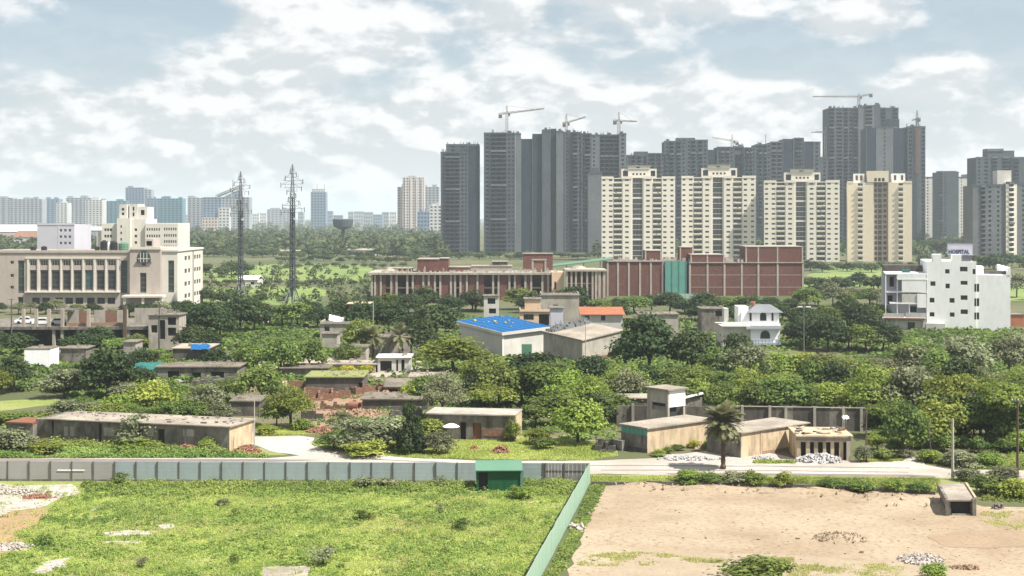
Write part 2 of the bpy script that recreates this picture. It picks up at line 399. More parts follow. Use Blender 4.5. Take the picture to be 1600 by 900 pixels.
# ================================================================ STRUCTURE
class Fr:
    """local frame of a building: origin on the ground, x along the front, y into the building"""
    def __init__(s, X, Y, rz=0.0):
        s.X, s.Y, s.rz = X, Y, rz; s.c, s.s = math.cos(rz), math.sin(rz)
    def u(s, px, v=0.0):
        bx = s.X - v * s.s; by = s.Y + v * s.c; k = (px - CX) / F
        return (k * by - bx) / (s.c - k * s.s)
    def v(s, px, u=0.0):
        bx = s.X + u * s.c; by = s.Y + u * s.s; k = (px - CX) / F
        return (k * by - bx) / (-s.s - k * s.c)
    def z(s, py, u=0.0, v=0.0):
        return zat(py, s.Y + u * s.s + v * s.c)
    def root(s, name, label, cat, group=None):
        return thing(name, label, cat, (s.X, s.Y, 0), s.rz, group)

_win = {}
def winmesh(style, fm, gm, pane=False):
    k = (style, fm.name, gm.name if not pane else '-')
    if k in _win: return _win[k]
    mb = MB(); e = .07
    if not pane: mb.box(-.5, .5, .55, 1, -.5, .5, 1)
    mb.box(-.5, .5, 0, .6, .5 - e, .5, 0); mb.box(-.5, .5, 0, .6, -.5, -.5 + e, 0)
    mb.box(-.5, -.5 + e, 0, .6, -.5 + e, .5 - e, 0); mb.box(.5 - e, .5, 0, .6, -.5 + e, .5 - e, 0)
    if style in ('two', 'grid', 'three'):
        for q in {'two': (0,), 'grid': (-.17, .17), 'three': (-.17, .17)}[style]:
            mb.box(q - .025, q + .025, .1, .56, -.5 + e, .5 - e, 0)
    if style in ('grid', 'tall'):
        for q in {'grid': (0,), 'tall': (-.25, 0, .25)}[style]:
            mb.box(-.5 + e, .5 - e, .12, .555, q - .02, q + .02, 0)
    me = bpy.data.meshes.new('window_' + style); me.from_pydata(mb.v, [], mb.f)
    me.materials.append(fm)
    if not pane: me.materials.append(gm)
    me.polygons.foreach_set('material_index', mb.m); me.update()
    _win[k] = me
    return me
_pane = {}
def win(parent, a0, a1, z0, z1, y, style='two', fm=None, gm=None, side='front', name='window', d=.16, pane=False):
    gm = gm or M['glass']
    o = win_(parent, a0, a1, z0, z1, y, style, fm, gm, side, name, d, pane)
    if pane:
        if gm.name not in _pane:
            mb = MB(); mb.box(-.46, .46, .55, 1, -.46, .46); me = bpy.data.meshes.new('pane_' + gm.name); me.from_pydata(mb.v, [], mb.f); me.materials.append(gm); me.update(); _pane[gm.name] = me
        link('pane', _pane[gm.name], o)
    return o
def win_(parent, a0, a1, z0, z1, y, style, fm, gm, side, name, d, pane):
    me = winmesh(style, fm or M['frame_dark'], gm, pane)
    zc = (z0 + z1) / 2; ac = (a0 + a1) / 2
    if side == 'front': return link(name, me, parent, (ac, y, zc), (a1 - a0, d, z1 - z0))
    if side == 'right': return link(name, me, parent, (y, ac, zc), (a1 - a0, d, z1 - z0), (0, 0, math.pi / 2))
    return link(name, me, parent, (y, ac, zc), (a1 - a0, d, z1 - z0), (0, 0, -math.pi / 2))

def lattice(mb, p0, p1, w0, w1, nseg, r, up=(0, 1, 0), sides=4, rb=None):
    p0 = Vector(p0); p1 = Vector(p1); a = (p1 - p0).normalized()
    u = Vector(up); u = (u - a * u.dot(a)).normalized(); w = a.cross(u)
    cs = [(1, 1), (1, -1), (-1, -1), (-1, 1)] if sides == 4 else [(1, 0), (-.6, 1), (-.6, -1)]
    def pt(k, t):
        ww = (w0 + (w1 - w0) * t) / 2
        return p0.lerp(p1, t) + u * (cs[k][0] * ww) + w * (cs[k][1] * ww)
    rb = rb or r * .6
    for k in range(sides):
        mb.tube(pt(k, 0), pt(k, 1), r, r, 4)
    for i in range(nseg):
        for k in range(sides):
            j = (k + 1) % sides
            t0, t1 = i / nseg, (i + 1) / nseg
            if (i + k) % 2: mb.tube(pt(k, t0), pt(j, t1), rb, rb, 3, caps=False)
            else: mb.tube(pt(j, t0), pt(k, t1), rb, rb, 3, caps=False)
            mb.tube(pt(k, t1), pt(j, t1), rb, rb, 3, caps=False)

# ---------------------------------------------------------------- ground and its sheets
def sheet(name, pts, z, m, jit=.25, step=2.0, kind='structure', label=None, seed=0):
    """a ground sheet whose outline (pixels of the photo turned to ground points) is roughened"""
    P = [gp(*p) for p in pts]; out = []
    for i in range(len(P)):
        a, b = P[i], P[(i + 1) % len(P)]
        n = max(1, min(60, int((b - a).length / step)))
        for k in range(n):
            q = a.lerp(b, k / n)
            if jit:
                nv = mnoise.noise_vector(Vector((q.x * .35 + seed, q.y * .35, seed * 3.1))) + .5 * mnoise.noise_vector(Vector((q.x * 1.1 + seed, q.y * 1.1, 5)))
                q = q + Vector((nv.x * jit * 2, nv.y * jit * 2, 0))
            out.append((q.x, q.y, z))
    me = bpy.data.meshes.new(name); me.from_pydata(out, [], [tuple(range(len(out)))]); me.materials.append(m); me.update()
    o = link(name, me); o['kind'] = kind
    if label: o['label'] = label
    return o

mb = MB(); mb.quad((-15000, -500, 0), (15000, -500, 0), (15000, 15000, 0), (-15000, 15000, 0))
setp(mb.build('ground', M['ground']), kind='structure')
sheet('meadow', [(330, 442), (420, 437), (585, 440), (600, 424), (560, 414), (440, 413), (300, 418)], .05, M['meadow'], 4, 20, seed=1)
sheet('meadow', [(310, 470), (330, 451), (470, 447), (520, 455), (470, 478)], .05, M['meadow'], 2, 10, seed=2)
sheet('meadow', [(1255, 450), (1262, 430), (1300, 420), (1400, 420), (1400, 450)], .05, M['meadow'], 2, 10, seed=3)
sheet('meadow', [(1570, 470), (1570, 430), (1700, 428), (1700, 470)], .05, M['meadow'], 2, 10, seed=3)
sheet('lawn', [(-300, 742), (-300, 960), (760, 960), (820, 905), (919, 757), (840, 750)], .008, M['lawn'], .2, 2, seed=4)
sheet('sandy_ground', [(-250, 775), (-60, 770), (60, 790), (85, 800), (60, 822), (25, 835), (45, 850), (10, 866), (-250, 890)], .016, M['sandy'], .5, 1, seed=5)
sheet('rubble_ground', [(-250, 757), (120, 757), (128, 770), (95, 776), (75, 792), (20, 796), (0, 818), (-60, 810), (-250, 800)], .024, M['pale_rubble'], .5, 1, seed=6)
sheet('dirt_lot', [(946, 758), (930, 790), (912, 830), (900, 860), (880, 905), (868, 960), (1900, 960), (1850, 800), (1540, 792), (1465, 772), (1300, 764), (1100, 758)], .012, M['dirt'], .35, 1.5, seed=7)
sheet('pale_ground', [(960, 884), (1000, 858), (1080, 862), (1220, 866), (1340, 878), (1420, 872), (1500, 890), (1560, 960), (930, 960)], .02, mat('pale_dirt', (.3, .245, .175), (.255, .2, .14), scale=.35, fine=(.2, .16, .115)), .5, 1, seed=8)
sheet('verge', [(922, 741), (1060, 742), (1460, 745), (1900, 752), (1900, 800), (1540, 780), (1465, 768), (1300, 760), (1100, 757), (925, 756)], .006, M['verge'], .25, 1.5, seed=9)
sheet('verge', [(-300, 680), (60, 685), (350, 700), (400, 700), (450, 711), (-300, 717)], .006, M['verge'], .3, 2, seed=10)
sheet('verge', [(485, 693), (520, 702), (640, 714), (920, 719), (965, 712), (965, 690), (830, 680), (660, 676), (510, 676)], .006, M['verge'], .3, 2, seed=11)
sheet('road', [(-400, 716), (420, 716), (470, 712), (420, 704), (385, 690), (398, 682), (470, 681), (492, 684), (484, 695), (520, 704), (640, 716), (780, 721),
               (925, 720), (1010, 716), (1110, 712), (1170, 716), (1390, 722), (1412, 716), (1432, 712), (1446, 726), (1490, 734), (1900, 738),
               (1900, 752), (1440, 746), (1250, 743), (1060, 742), (921, 741), (800, 752), (-400, 748)], .014, M['road'], .22, 1.5, seed=12)
sheet('wheel_track', [(560, 716), (780, 726), (1000, 727), (1200, 728), (1420, 731), (1420, 732), (1200, 729.4), (1000, 728.4), (780, 727.4), (560, 717.5)], .018, M['tar'], .12, 1.5, seed=81)
sheet('wheel_track', [(940, 734), (1200, 735), (1420, 737.5), (1420, 738.6), (1200, 736.2), (940, 735.2)], .018, M['tar'], .12, 1.5, seed=82)
sheet('road_edge', [(1040, 739.5), (1250, 740), (1420, 742), (1470, 744), (1440, 746.5), (1250, 743.5), (1050, 742.5)], .02, M['tar'], .1, 2, seed=13)
sheet('road_edge', [(-400, 717), (420, 717.5), (500, 719), (430, 721.5), (-400, 721)], .02, M['tar'], .1, 2, seed=14)
sheet('pale_ground', [(1030, 712), (1120, 702), (1180, 705), (1250, 716), (1370, 720), (1250, 728), (1050, 722)], .022, M['pale_rubble'], .5, 1, seed=15)
for i, q in enumerate([[(160, 833), (200, 829), (250, 832), (235, 836), (170, 838)], [(45, 895), (75, 878), (112, 870), (100, 880), (108, 884), (70, 897)],
                       [(165, 846), (225, 846), (215, 849), (160, 849)], [(245, 822), (272, 818), (275, 824), (255, 827)], [(100, 897), (130, 897), (120, 905), (90, 908)],
                       [(140, 793), (160, 790), (163, 797), (148, 799)], [(178, 860), (200, 858), (196, 864), (176, 865)], [(815, 785), (850, 762), (856, 764), (835, 786)],
                       [(900, 820), (918, 822), (912, 830), (895, 828)]]):
    sheet('bare_patch', q, .02, M['pale_rubble'] if i != 7 else M['path'], .25, .8, seed=20 + i)
for i, (q, m) in enumerate([([(968, 776), (972, 776), (974, 800), (968, 822), (963, 850), (956, 850), (961, 822), (967, 800)], 'dirt_light'), ([(1440, 838), (1560, 828), (1700, 840), (1640, 856), (1480, 854)], 'dirt_warm')]):
    sheet('dirt_patch', q, .0245 + .0035 * i, M[m], .4, .8, seed=60 + i)
sheet('paved_slab', [(410, 886), (487, 885), (478, 905), (405, 905)], .03, M['roofslab'], .03, 1, seed=31)
sheet('lawn', [(-60, 630), (90, 622), (95, 632), (-60, 648)], .02, M['lawn'], .4, 3, seed=32)
sheet('soil_slope', [(490, 676), (480, 640), (485, 614), (560, 606), (640, 600), (700, 612), (660, 640), (580, 660), (520, 680)], .02, M['soil_red'], .6, 1.5, seed=33)
sheet('soil_slope', [(540, 685), (560, 660), (620, 640), (650, 655), (600, 680)], .03, M['path'], .6, 1.5, seed=34)
sheet('yard', [(370, 575), (380, 560), (660, 552), (660, 575), (560, 600)], .02, M['path'], .6, 3, seed=35)
sheet('yard', [(850, 560), (860, 540), (980, 520), (1120, 545), (1100, 560)], .02, M['ground'], .6, 3, seed=36)

# ---------------------------------------------------------------- far skyline
SKY = [  # px0, px1, top, distance, material, floors, columns, label
 (-30, 20, 309, 2700, 'hz_grey', 16, 5, 'pale blue grey slab at the very left edge of the far skyline'),
 (15, 66, 311, 2600, 'hz_grey', 15, 8, 'unfinished grey block with open floors in the far left skyline'),
 (65, 92, 311, 2800, 'hz_blue', 16, 4, 'plain blue grey block left of a narrow white one in the far skyline'),
 (88, 105, 317, 2500, 'hz_white', 14, 3, 'narrow white block between two grey ones in the far left skyline'),
 (103, 142, 309, 2600, 'hz_grey', 16, 6, 'grey and white block with a stepped top left of the teal blocks'),
 (133, 160, 312, 2450, 'hz_white', 15, 5, 'white apartment block just left of the teal skyline block'),
 (157, 197, 314, 2500, 'hz_teal', 14, 6, 'low teal glass block left of the tallest blue skyline tower'),
 (229, 251, 310, 2450, 'hz_blue', 15, 4, 'pale blue block touching the right teal glass block'),
 (249, 285, 310, 2400, 'hz_teal', 15, 6, 'teal glass block with a flat top at the right end of the left skyline'),
 (293, 319, 309, 2500, 'hz_grey', 15, 4, 'grey block left of the building with the slanted roof'),
 (417, 453, 327, 3600, 'hz_grey', 8, 6, 'low pale grey block between the two lattice masts'),
 (621, 637, 292, 2300, 'hz_pink', 18, 3, 'slim pink grey tower, left shoulder of the pale tower cluster'),
 (663, 686, 292, 2350, 'hz_grey', 18, 4, 'pale grey tower, right shoulder of the pale tower cluster'),
 (652, 672, 331, 2000, 'hz_blue', 6, 4, 'short blue grey block at the foot of the pale tower cluster'),
 (671, 690, 321, 1900, 'hz_white', 9, 3, 'white block with window bands half hidden by the leftmost dark tower'),
]
def far_block(root, x0, x1, y0, d, z1, nf, nc, m, z0=0):
    mb = MB(); w = x1 - x0; fh = (z1 - z0) / nf; hs = []
    for c in range(nc):
        a = x0 + w * (c + .22) / nc; b = x0 + w * (c + .78) / nc
        for k in range(nf): hs.append((a, b, z0 + fh * (k + .3), z0 + fh * (k + .78)))
    mb.wallbox(x0, x1, y0, y0 + d, z0, z1, hs, t=.8); mb.build('wall', m, root)
    return boxobj('interior', M['inter'], root, x0 + .4, x1 - .4, y0 + .8, y0 + d - .5, z0, z1 - .3)
def roof_bits(root, x0, x1, y0, z, m, seed, n=3, s=3.0):
    r = random.Random(seed)
    for i in range(n):
        w = (x1 - x0) * r.uniform(.12, .3); a = r.uniform(x0, x1 - w)
        boxobj('roof_room', m, root, a, a + w, y0 + 2, y0 + 9, z - .01, z + s * r.uniform(.5, 1.2))
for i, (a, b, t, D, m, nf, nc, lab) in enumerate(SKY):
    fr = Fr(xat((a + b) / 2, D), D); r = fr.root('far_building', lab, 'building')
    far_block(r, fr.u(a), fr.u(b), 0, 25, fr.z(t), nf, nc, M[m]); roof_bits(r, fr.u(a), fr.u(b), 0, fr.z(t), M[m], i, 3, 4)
# tall blue tower, the slanted-roof complex, the tower with two masts, the pale cluster's head
D = 2550; fr = Fr(xat(215, D), D); r = fr.root('far_tower', 'tallest blue grey tower standing above the teal blocks in the left skyline', 'tower')
far_block(r, fr.u(196), fr.u(225), 0, 25, fr.z(293), 20, 6, M['hz_blue']); far_block(r, fr.u(224.6), fr.u(236), 3, 20, fr.z(296), 20, 2, M['hz_grey'])
boxobj('roof_room', M['hz_blue'], r, fr.u(199), fr.u(206), 3, 10, fr.z(293.2), fr.z(290.5))
D = 2300; fr = Fr(xat(345, D), D); r = fr.root('far_building', 'blue and white complex under a rising slanted roof behind the left lattice mast', 'building')
far_block(r, fr.u(317), fr.u(346), 0, 25, fr.z(308), 14, 5, M['hz_blue']); far_block(r, fr.u(345.5), fr.u(389), 4, 25, fr.z(308), 14, 8, M['hz_grey'])
far_block(r, fr.u(318), fr.u(342), -12, 12.5, fr.z(340), 5, 5, M['hz_pink']); far_block(r, fr.u(343), fr.u(360), -8, 12.5, fr.z(325), 8, 3, M['hz_white'])
mb = MB(); a, b, c = fr.u(336), fr.u(385), fr.u(378)
for y in (2, 26): mb.tube((a, y, fr.z(307)), (c, y, fr.z(290)), 1, 1, 4)
mb.poly([(a, 2, fr.z(305)), (c, 2, fr.z(288)), (c, 26, fr.z(288)), (a, 26, fr.z(305))]); mb.poly([(a, 26, fr.z(307)), (c, 26, fr.z(291)), (c, 2, fr.z(291)), (a, 2, fr.z(307))])
for k in range(6):
    q = k / 5; mb.tube((a + (c - a) * q, 4, fr.z(308)), (a + (c - a) * q, 4, fr.z(306 - 17 * q)), .6, .6, 4)
mb.build('slanted_roof', M['hz_white'], r)
mb = MB(); mb.tube((fr.u(362), 10, fr.z(308)), (fr.u(362), 10, fr.z(280)), 1.2, .8, 5); mb.build('roof_mast', M['hz_grey'], r)
mb = MB(); mb.poly([(fr.u(346), 3.9, fr.z(309)), (fr.u(378), 3.9, fr.z(309)), (fr.u(378), 3.9, fr.z(294))]); mb.poly([(fr.u(346), 5, fr.z(309)), (fr.u(378), 5, fr.z(294)), (fr.u(378), 5, fr.z(309))])
mb.build('gable_glazing', M['hz_blue'], r)
D = 2600; fr = Fr(xat(497, D), D); r = fr.root('far_tower', 'lone blue grey tower with two roof masts right of the second lattice mast', 'tower')
far_block(r, fr.u(485.5), fr.u(509), 0, 25, fr.z(300), 14, 5, M['hz_blue']); far_block(r, fr.u(487), fr.u(508), 1, 20, fr.z(295), 2, 6, M['hz_white'], fr.z(300.05))
for q in (494.5, 506): mb = MB(); mb.tube((fr.u(q), 8, fr.z(295.1)), (fr.u(q), 8, fr.z(287.5)), .8, .6, 4); mb.build('roof_mast', M['hz_grey'], r)
D = 2280; fr = Fr(xat(646, D), D); r = fr.root('far_tower', 'tall pale pink tower in the middle of the pale cluster left of the dark towers', 'tower')
far_block(r, fr.u(629), fr.u(663), 0, 28, fr.z(277), 20, 7, M['hz_pink']); roof_bits(r, fr.u(630), fr.u(662), 0, fr.z(277), M['hz_white'], 77, 4, 3)
for q in (633, 641, 650, 659): boxobj('pilaster', M['hz_white'], r, fr.u(q), fr.u(q + 1.8), -1.2, .01, 0, fr.z(278.5))
R = random.Random(5)
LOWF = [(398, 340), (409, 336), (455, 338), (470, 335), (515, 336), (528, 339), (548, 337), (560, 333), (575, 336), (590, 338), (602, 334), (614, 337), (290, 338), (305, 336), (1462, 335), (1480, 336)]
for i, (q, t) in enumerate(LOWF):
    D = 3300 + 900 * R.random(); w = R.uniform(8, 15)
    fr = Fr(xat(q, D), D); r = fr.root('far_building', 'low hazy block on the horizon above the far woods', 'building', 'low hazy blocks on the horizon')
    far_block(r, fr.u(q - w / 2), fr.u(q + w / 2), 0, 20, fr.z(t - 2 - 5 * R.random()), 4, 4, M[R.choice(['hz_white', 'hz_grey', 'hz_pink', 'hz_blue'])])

# far sheds
def shed(px0, px1, pyb, pyt, depth, wm, rm, label, rise=1.2, name='long_shed', over=.3):
    D = dist_of(pyb); fr = Fr(xat((px0 + px1) / 2, D), D); r = fr.root(name, label, 'shed')
    a, b, z = fr.u(px0), fr.u(px1), fr.z(pyt)
    mb = MB(); n = max(2, int((b - a) / 6)); hs = [(a + (b - a) * (k + .3) / n, a + (b - a) * (k + .7) / n, z * .4, z * .75) for k in range(n)]
    mb.wallbox(a, b, 0, depth, 0, z, hs, t=.3, roof=False); mb.build('wall', wm, r)
    boxobj('interior', M['inter'], r, a + .2, b - .2, .3, depth - .2, 0, z - .1)
    mb = MB(); o = over
    mb.prism([(0, 0)], 0, 0) if False else None
    p = [(-o, z - .05), (-o, z + .12), (depth / 2, z + rise + .12), (depth + o, z + .12), (depth + o, z - .05), (depth / 2, z + rise - .05)]
    for k in range(6):
        c, d = p[k], p[(k + 1) % 6]
        mb.quad((a - o, *c), (b + o, *c), (b + o, *d), (a - o, *d))
    mb.poly([(a - o, *q) for q in p]); mb.poly([(b + o, *q) for q in reversed(p)])
    mb.build('roof', rm, r)
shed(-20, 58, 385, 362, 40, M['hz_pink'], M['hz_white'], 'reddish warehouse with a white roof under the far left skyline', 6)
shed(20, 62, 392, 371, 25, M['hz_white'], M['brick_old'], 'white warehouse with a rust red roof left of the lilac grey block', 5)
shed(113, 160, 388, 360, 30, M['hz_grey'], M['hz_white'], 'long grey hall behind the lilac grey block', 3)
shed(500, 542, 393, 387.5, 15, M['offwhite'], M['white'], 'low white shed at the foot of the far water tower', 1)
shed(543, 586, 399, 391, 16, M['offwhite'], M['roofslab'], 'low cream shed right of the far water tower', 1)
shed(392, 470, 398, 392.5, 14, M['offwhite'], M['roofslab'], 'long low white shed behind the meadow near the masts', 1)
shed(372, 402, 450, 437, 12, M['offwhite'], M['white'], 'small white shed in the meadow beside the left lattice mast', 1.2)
# water tower
D = 1230; fr = Fr(xat(536, D), D); r = fr.root('water_tower', 'mushroom shaped concrete water tower rising above the far woods', 'water tower')
mb = MB(); zt = fr.z(342); zb = fr.z(356); mb.lathe([(.01, zt), (8.6, zt), (9.2, zt - .8), (9.0, zt - 2.5), (8.2, zb + 1), (2, zb - 1.5), (2, zb - 1.6)], 20); mb.build('tank', M['shell'], r)
mb = MB(); mb.lathe([(2.4, 0), (1.7, 5), (1.6, zb), (1.6, zb + 2)], 14); mb.build('shaft', M['shell'], r)

# ---------------------------------------------------------------- unfinished towers
def strip_holes(u0, u1, z0, z1, nf, strips):
    w = u1 - u0; fh = (z1 - z0) / nf; hs = []
    for (a, b, t) in strips:
        x0, x1 = u0 + w * a, u0 + w * b; q = x1 - x0
        for k in range(nf):
            zb = z0 + fh * k
            if t == 'win': hs.append((x0 + q * .22, x1 - q * .22, zb + fh * .34, zb + fh * .8))
            elif t == 'bay':
                hs.append((x0 + q * .05, x1 - q * .05, zb + fh * .2, zb + fh * .97))
            elif t == 'slot':
                if k % 8 != 7: hs.append((x0 + q * .05, x1 - q * .05, zb + fh * .02, zb + fh * 1.0))
            elif t == 'half': hs.append((x0 + q * .1, x1 - q * .1, zb + fh * .3, zb + fh * .9))
    return hs
def rebar(root, x0, x1, y0, z, seed, d=12, h=3.0):
    R = random.Random(seed); mb = MB()
    n = int((x1 - x0) / 1.6)
    for k in range(n):
        x = R.uniform(x0 + .3, x1 - .3); y = y0 + R.uniform(.3, d); q = h * R.uniform(.3, 1)
        if R.random() < .5: mb.box(x - .25, x + .25, y - .25, y + .25, z - .02, z + q)
        else: mb.tube((x, y, z - .02), (x, y, z + q * 1.1), .12, .12, 3)
    for k in range(max(1, n // 8)):
        x = R.uniform(x0 + .5, x1 - 3); mb.box(x, x + R.uniform(1.5, 3), y0 + .5, y0 + 3, z - .02, z + h * .6)
    mb.build('column_stub', M['shell'], root, kind='stuff')
def ublock(root, fr, px0, px1, top, nf, strips, m, y0=0, depth=20, t=1.3, bot=0.0, bars=True, seed=0, slabs=True):
    u0, u1 = fr.u(px0, y0), fr.u(px1, y0); z = fr.z(top, 0, y0); z0 = bot
    hs = strip_holes(u0, u1, z0, z, nf, strips)
    mb = MB(); mb.wallbox(u0, u1, y0, y0 + depth, z0, z, hs, t=t); mb.build('wall', m, root)
    if hs: boxobj('interior', M['inter'], root, u0 + .3, u1 - .3, y0 + t, y0 + depth - .4, z0, z - .4)
    fh = (z - z0) / nf
    for (a, b, ty) in strips:
        if ty == 'bay':      # floor edges stand proud of the bay: one slab per floor
            for k in range(nf):
                if slabs or k % 8 == 7:
                    boxobj('floor_slab', M['shell_light'] if k % 8 == 7 else m, root, u0 + (u1 - u0) * a, u0 + (u1 - u0) * b, y0 - .9, y0 - .003, z0 + fh * k + fh * (.62 if k % 8 == 7 else .86), z0 + fh * (k + 1.04))
    boxobj('parapet', M['shell'], root, u0 - .12, u1 + .12, y0 - .12, y0 + .3, z - 1.0, z + .5)
    if bars: rebar(root, u0, u1, y0, z, seed or int(px0), depth * .6)
    return u0, u1, z
def netting(root, fr, px0, px1, top, y0, depth, bot=0, m=None):
    """wrapped part of a facade: net sheets, one per lift, hung on poles"""
    u0, u1, z = fr.u(px0, y0), fr.u(px1, y0), fr.z(top, 0, y0)
    boxobj('core', M['inter'], root, u0 + .3, u1 - .3, y0 + .35, y0 + depth, bot, z - .5)
    n = max(2, int((z - bot) / 11)); nx = max(1, int((u1 - u0) / 8)); R = random.Random(int(px0 * 7))
    for k in range(n):
        for j in range(nx):
            a = u0 + (u1 - u0) * j / nx; b = u0 + (u1 - u0) * (j + 1) / nx
            z0 = bot + (z - bot) * k / n; z1 = bot + (z - bot) * (k + 1) / n; dy = R.uniform(-.15, .15)
            boxobj('net_sheet', m or M['net'], root, a + .12, b - .12, y0 + dy, y0 + dy + .18, z0 + .12, z1 - .02)
    mb = MB()
    for j in range(nx + 1):
        a = u0 + (u1 - u0) * j / nx
        mb.tube((a, y0 - .25, bot), (a, y0 - .25, z + 1.2), .13, .13, 4)
    mb.build('scaffold_pole', M['steel'], root)
    mb = MB(); mb.wallbox(u0, u1, y0 + .36, y0 + depth + .1, bot, z - .3, [], t=.1); mb.build('wall', M['shell'], root)

D = 1045
fr = Fr(xat(719, D), D); r = fr.root('unfinished_tower', 'dark unfinished tower standing alone, leftmost of the tall construction towers', 'tower')
ublock(r, fr, 688.5, 731, 238, 25, [(.03, .17, 'win'), (.18, .33, 'bay'), (.34, .50, 'bay'), (.52, .70, 'bay'), (.74, .86, 'win'), (.88, .98, 'win')], M['shell'], 0, 20, seed=1)
ublock(r, fr, 697, 749, 226, 27, [(.1, .3, 'win'), (.4, .6, 'win')], M['shell'], 8, 16, seed=2)
netting(r, fr, 731.3, 749, 228, 3, 20)
fr = Fr(xat(790, D), D); r = fr.root('unfinished_tower', 'unfinished tower with a grid of dark openings under the leftmost tilted crane', 'tower')
ublock(r, fr, 756, 805, 208, 28, [(.02, .2, 'win'), (.22, .38, 'bay'), (.39, .57, 'bay'), (.58, .72, 'bay'), (.75, .87, 'win'), (.88, .98, 'win')], M['shell'], 0, 22, seed=3, slabs=True)
ublock(r, fr, 805.3, 814, 209, 28, [], M['shell_light'], .6, 20, seed=4)
netting(r, fr, 814.2, 832, 217, 2.5, 20)
fr = Fr(xat(905, D), D); r = fr.root('unfinished_tower', 'widest netted construction tower, with two cranes on its uneven roof', 'tower')
netting(r, fr, 832, 847, 209, 2, 22)
ublock(r, fr, 847.2, 860, 203, 29, [], M['shell'], 0, 20, seed=5)
netting(r, fr, 860.2, 869, 201, 2.5, 20)
ublock(r, fr, 869.2, 880, 205, 29, [], M['shell_light'], 0, 20, seed=6)
ublock(r, fr, 880.3, 894, 207, 29, [(.25, .6, 'win')], M['shell'], 1.5, 20, seed=7)
ublock(r, fr, 894.2, 908, 207, 29, [(.05, .6, 'bay'), (.7, .95, 'win')], M['shell'], .5, 20, seed=8)
ublock(r, fr, 908.2, 924, 209, 29, [(.08, .3, 'win'), (.36, .9, 'bay')], M['shell'], 0, 20, seed=9, slabs=True)
ublock(r, fr, 924.2, 937, 211, 29, [(.1, .5, 'win')], M['shell_light'], .8, 20, seed=10)
ublock(r, fr, 937.2, 967, 211, 29, [(.03, .24, 'bay'), (.27, .48, 'bay'), (.51, .72, 'bay'), (.75, .97, 'bay')], M['shell'], 1.5, 20, seed=11)
ublock(r, fr, 967.2, 978.5, 209, 29, [(.2, .8, 'win')], M['shell_light'], 0, 20, seed=12)
D = 1000; fr = Fr(xat(930, D), D); r = fr.root('blank_grey_block', 'blank grey block wrapped in sheets beside the first cream apartment tower', 'building')
ublock(r, fr, 919, 941, 270, 18, [], M['shell_light'], 0, 15, bars=False)
boxobj('roof_room', M['shell'], r, fr.u(922), fr.u(936), 2, 10, fr.z(270.1), fr.z(262))
# row behind the cream towers
D = 1170
def backrow(label, blocks, seed):
    q = (blocks[0][0] + blocks[-1][1]) / 2; fr = Fr(xat(q, D), D); r = fr.root('unfinished_tower', label, 'tower')
    for i, (a, b, t, st, m, y0) in enumerate(blocks):
        if st == 'net': netting(r, fr, a, b, t, y0, 20)
        else: ublock(r, fr, a, b, t, max(10, int((fr.z(t)) / 3.3)), st, M[m], y0, 20, seed=seed * 10 + i, bars=(i % 2 == 0))
    return fr, r
W3 = [(.04, .2, 'win'), (.24, .44, 'bay'), (.56, .76, 'bay'), (.8, .96, 'win')]
fr, r = backrow('lower blue grey unfinished block showing left above the first cream tower', [(979, 1010, 243, W3, 'shell', 1), (1010.2, 1040, 240, W3, 'shell', 0)], 3)
boxobj('roof_room', M['shell'], r, fr.u(992), fr.u(1013), 3, 12, fr.z(243.2), fr.z(236.5))
fr, r = backrow('grey tower with rows of window holes behind the gap of the first two cream towers', [(1038, 1072, 221, W3, 'shell', 0), (1072.2, 1106, 219, W3, 'shell', .8), ], 4)
boxobj('roof_room', M['shell'], r, fr.u(1058), fr.u(1087), 3, 12, fr.z(219.2), fr.z(215))
fr, r = backrow('stepped dark block under the small pale crane, behind the second cream tower', [(1106, 1120, 234, 'net', '', 1), (1120.2, 1146, 230, W3, 'shell', 0), (1146.2, 1162, 229, [(.1, .9, 'slot')], 'shell', 1), (1162.2, 1180, 231, W3, 'shell', 0)], 5)
fr, r = backrow('dark patched tower with netted middle, behind the third cream tower', [(1180, 1204, 226, W3, 'shell', 0), (1204.2, 1223, 222, [(.1, .45, 'bay'), (.55, .9, 'bay')], 'shell_light', .7), (1223.2, 1240, 217, 'net', '', 0), (1240.2, 1256, 216, W3, 'shell', .6), (1256.2, 1270, 221, 'net', '', .5), (1270.2, 1282, 222, [(.2, .8, 'win')], 'shell', 0), (1282.2, 1294, 246, [(.2, .8, 'win')], 'shell', 2)], 6)
for q, t in ((1198, 209), (1186, 220), (1250, 213)):
    mb = MB(); u = fr.u(q); mb.tube((u, 5, fr.z(226)), (u, 5, fr.z(t)), .35, .2, 4); mb.build('roof_mast', M['steel_dark'], r)
D = 1210
fr = Fr(xat(1368, D), D); r = fr.root('unfinished_tower', 'tallest dark unfinished tower with an open framed top under the long level crane', 'tower')
ublock(r, fr, 1294, 1318, 169, 37, [(.05, .4, 'bay'), (.5, .95, 'half')], M['shell'], 0, 22, seed=61)
ublock(r, fr, 1318.2, 1341, 169, 37, [(.02, .3, 'bay'), (.36, .64, 'half'), (.7, .96, 'bay')], M['shell'], 1, 22, seed=62)
ublock(r, fr, 1341.2, 1349, 167, 37, [], M['shell_light'], 0, 22, seed=63)
ublock(r, fr, 1349.2, 1366, 165, 37, [(.15, .85, 'bay')], M['shell_light'], .5, 22, seed=64)
ublock(r, fr, 1366.2, 1375, 164, 37, [], M['shell'], 1.5, 22, seed=65)
ublock(r, fr, 1375.2, 1404, 169, 37, [(.05, .3, 'bay'), (.7, .95, 'bay')], M['shell'], 3, 20, seed=66)
netting(r, fr, 1375.4, 1405, 186, 2.4, .5)
D = 1150; fr = Fr(xat(1400, D), D); r = fr.root('unfinished_tower', 'dark netted tower with a vertical orange hoist strip down its right part', 'tower')
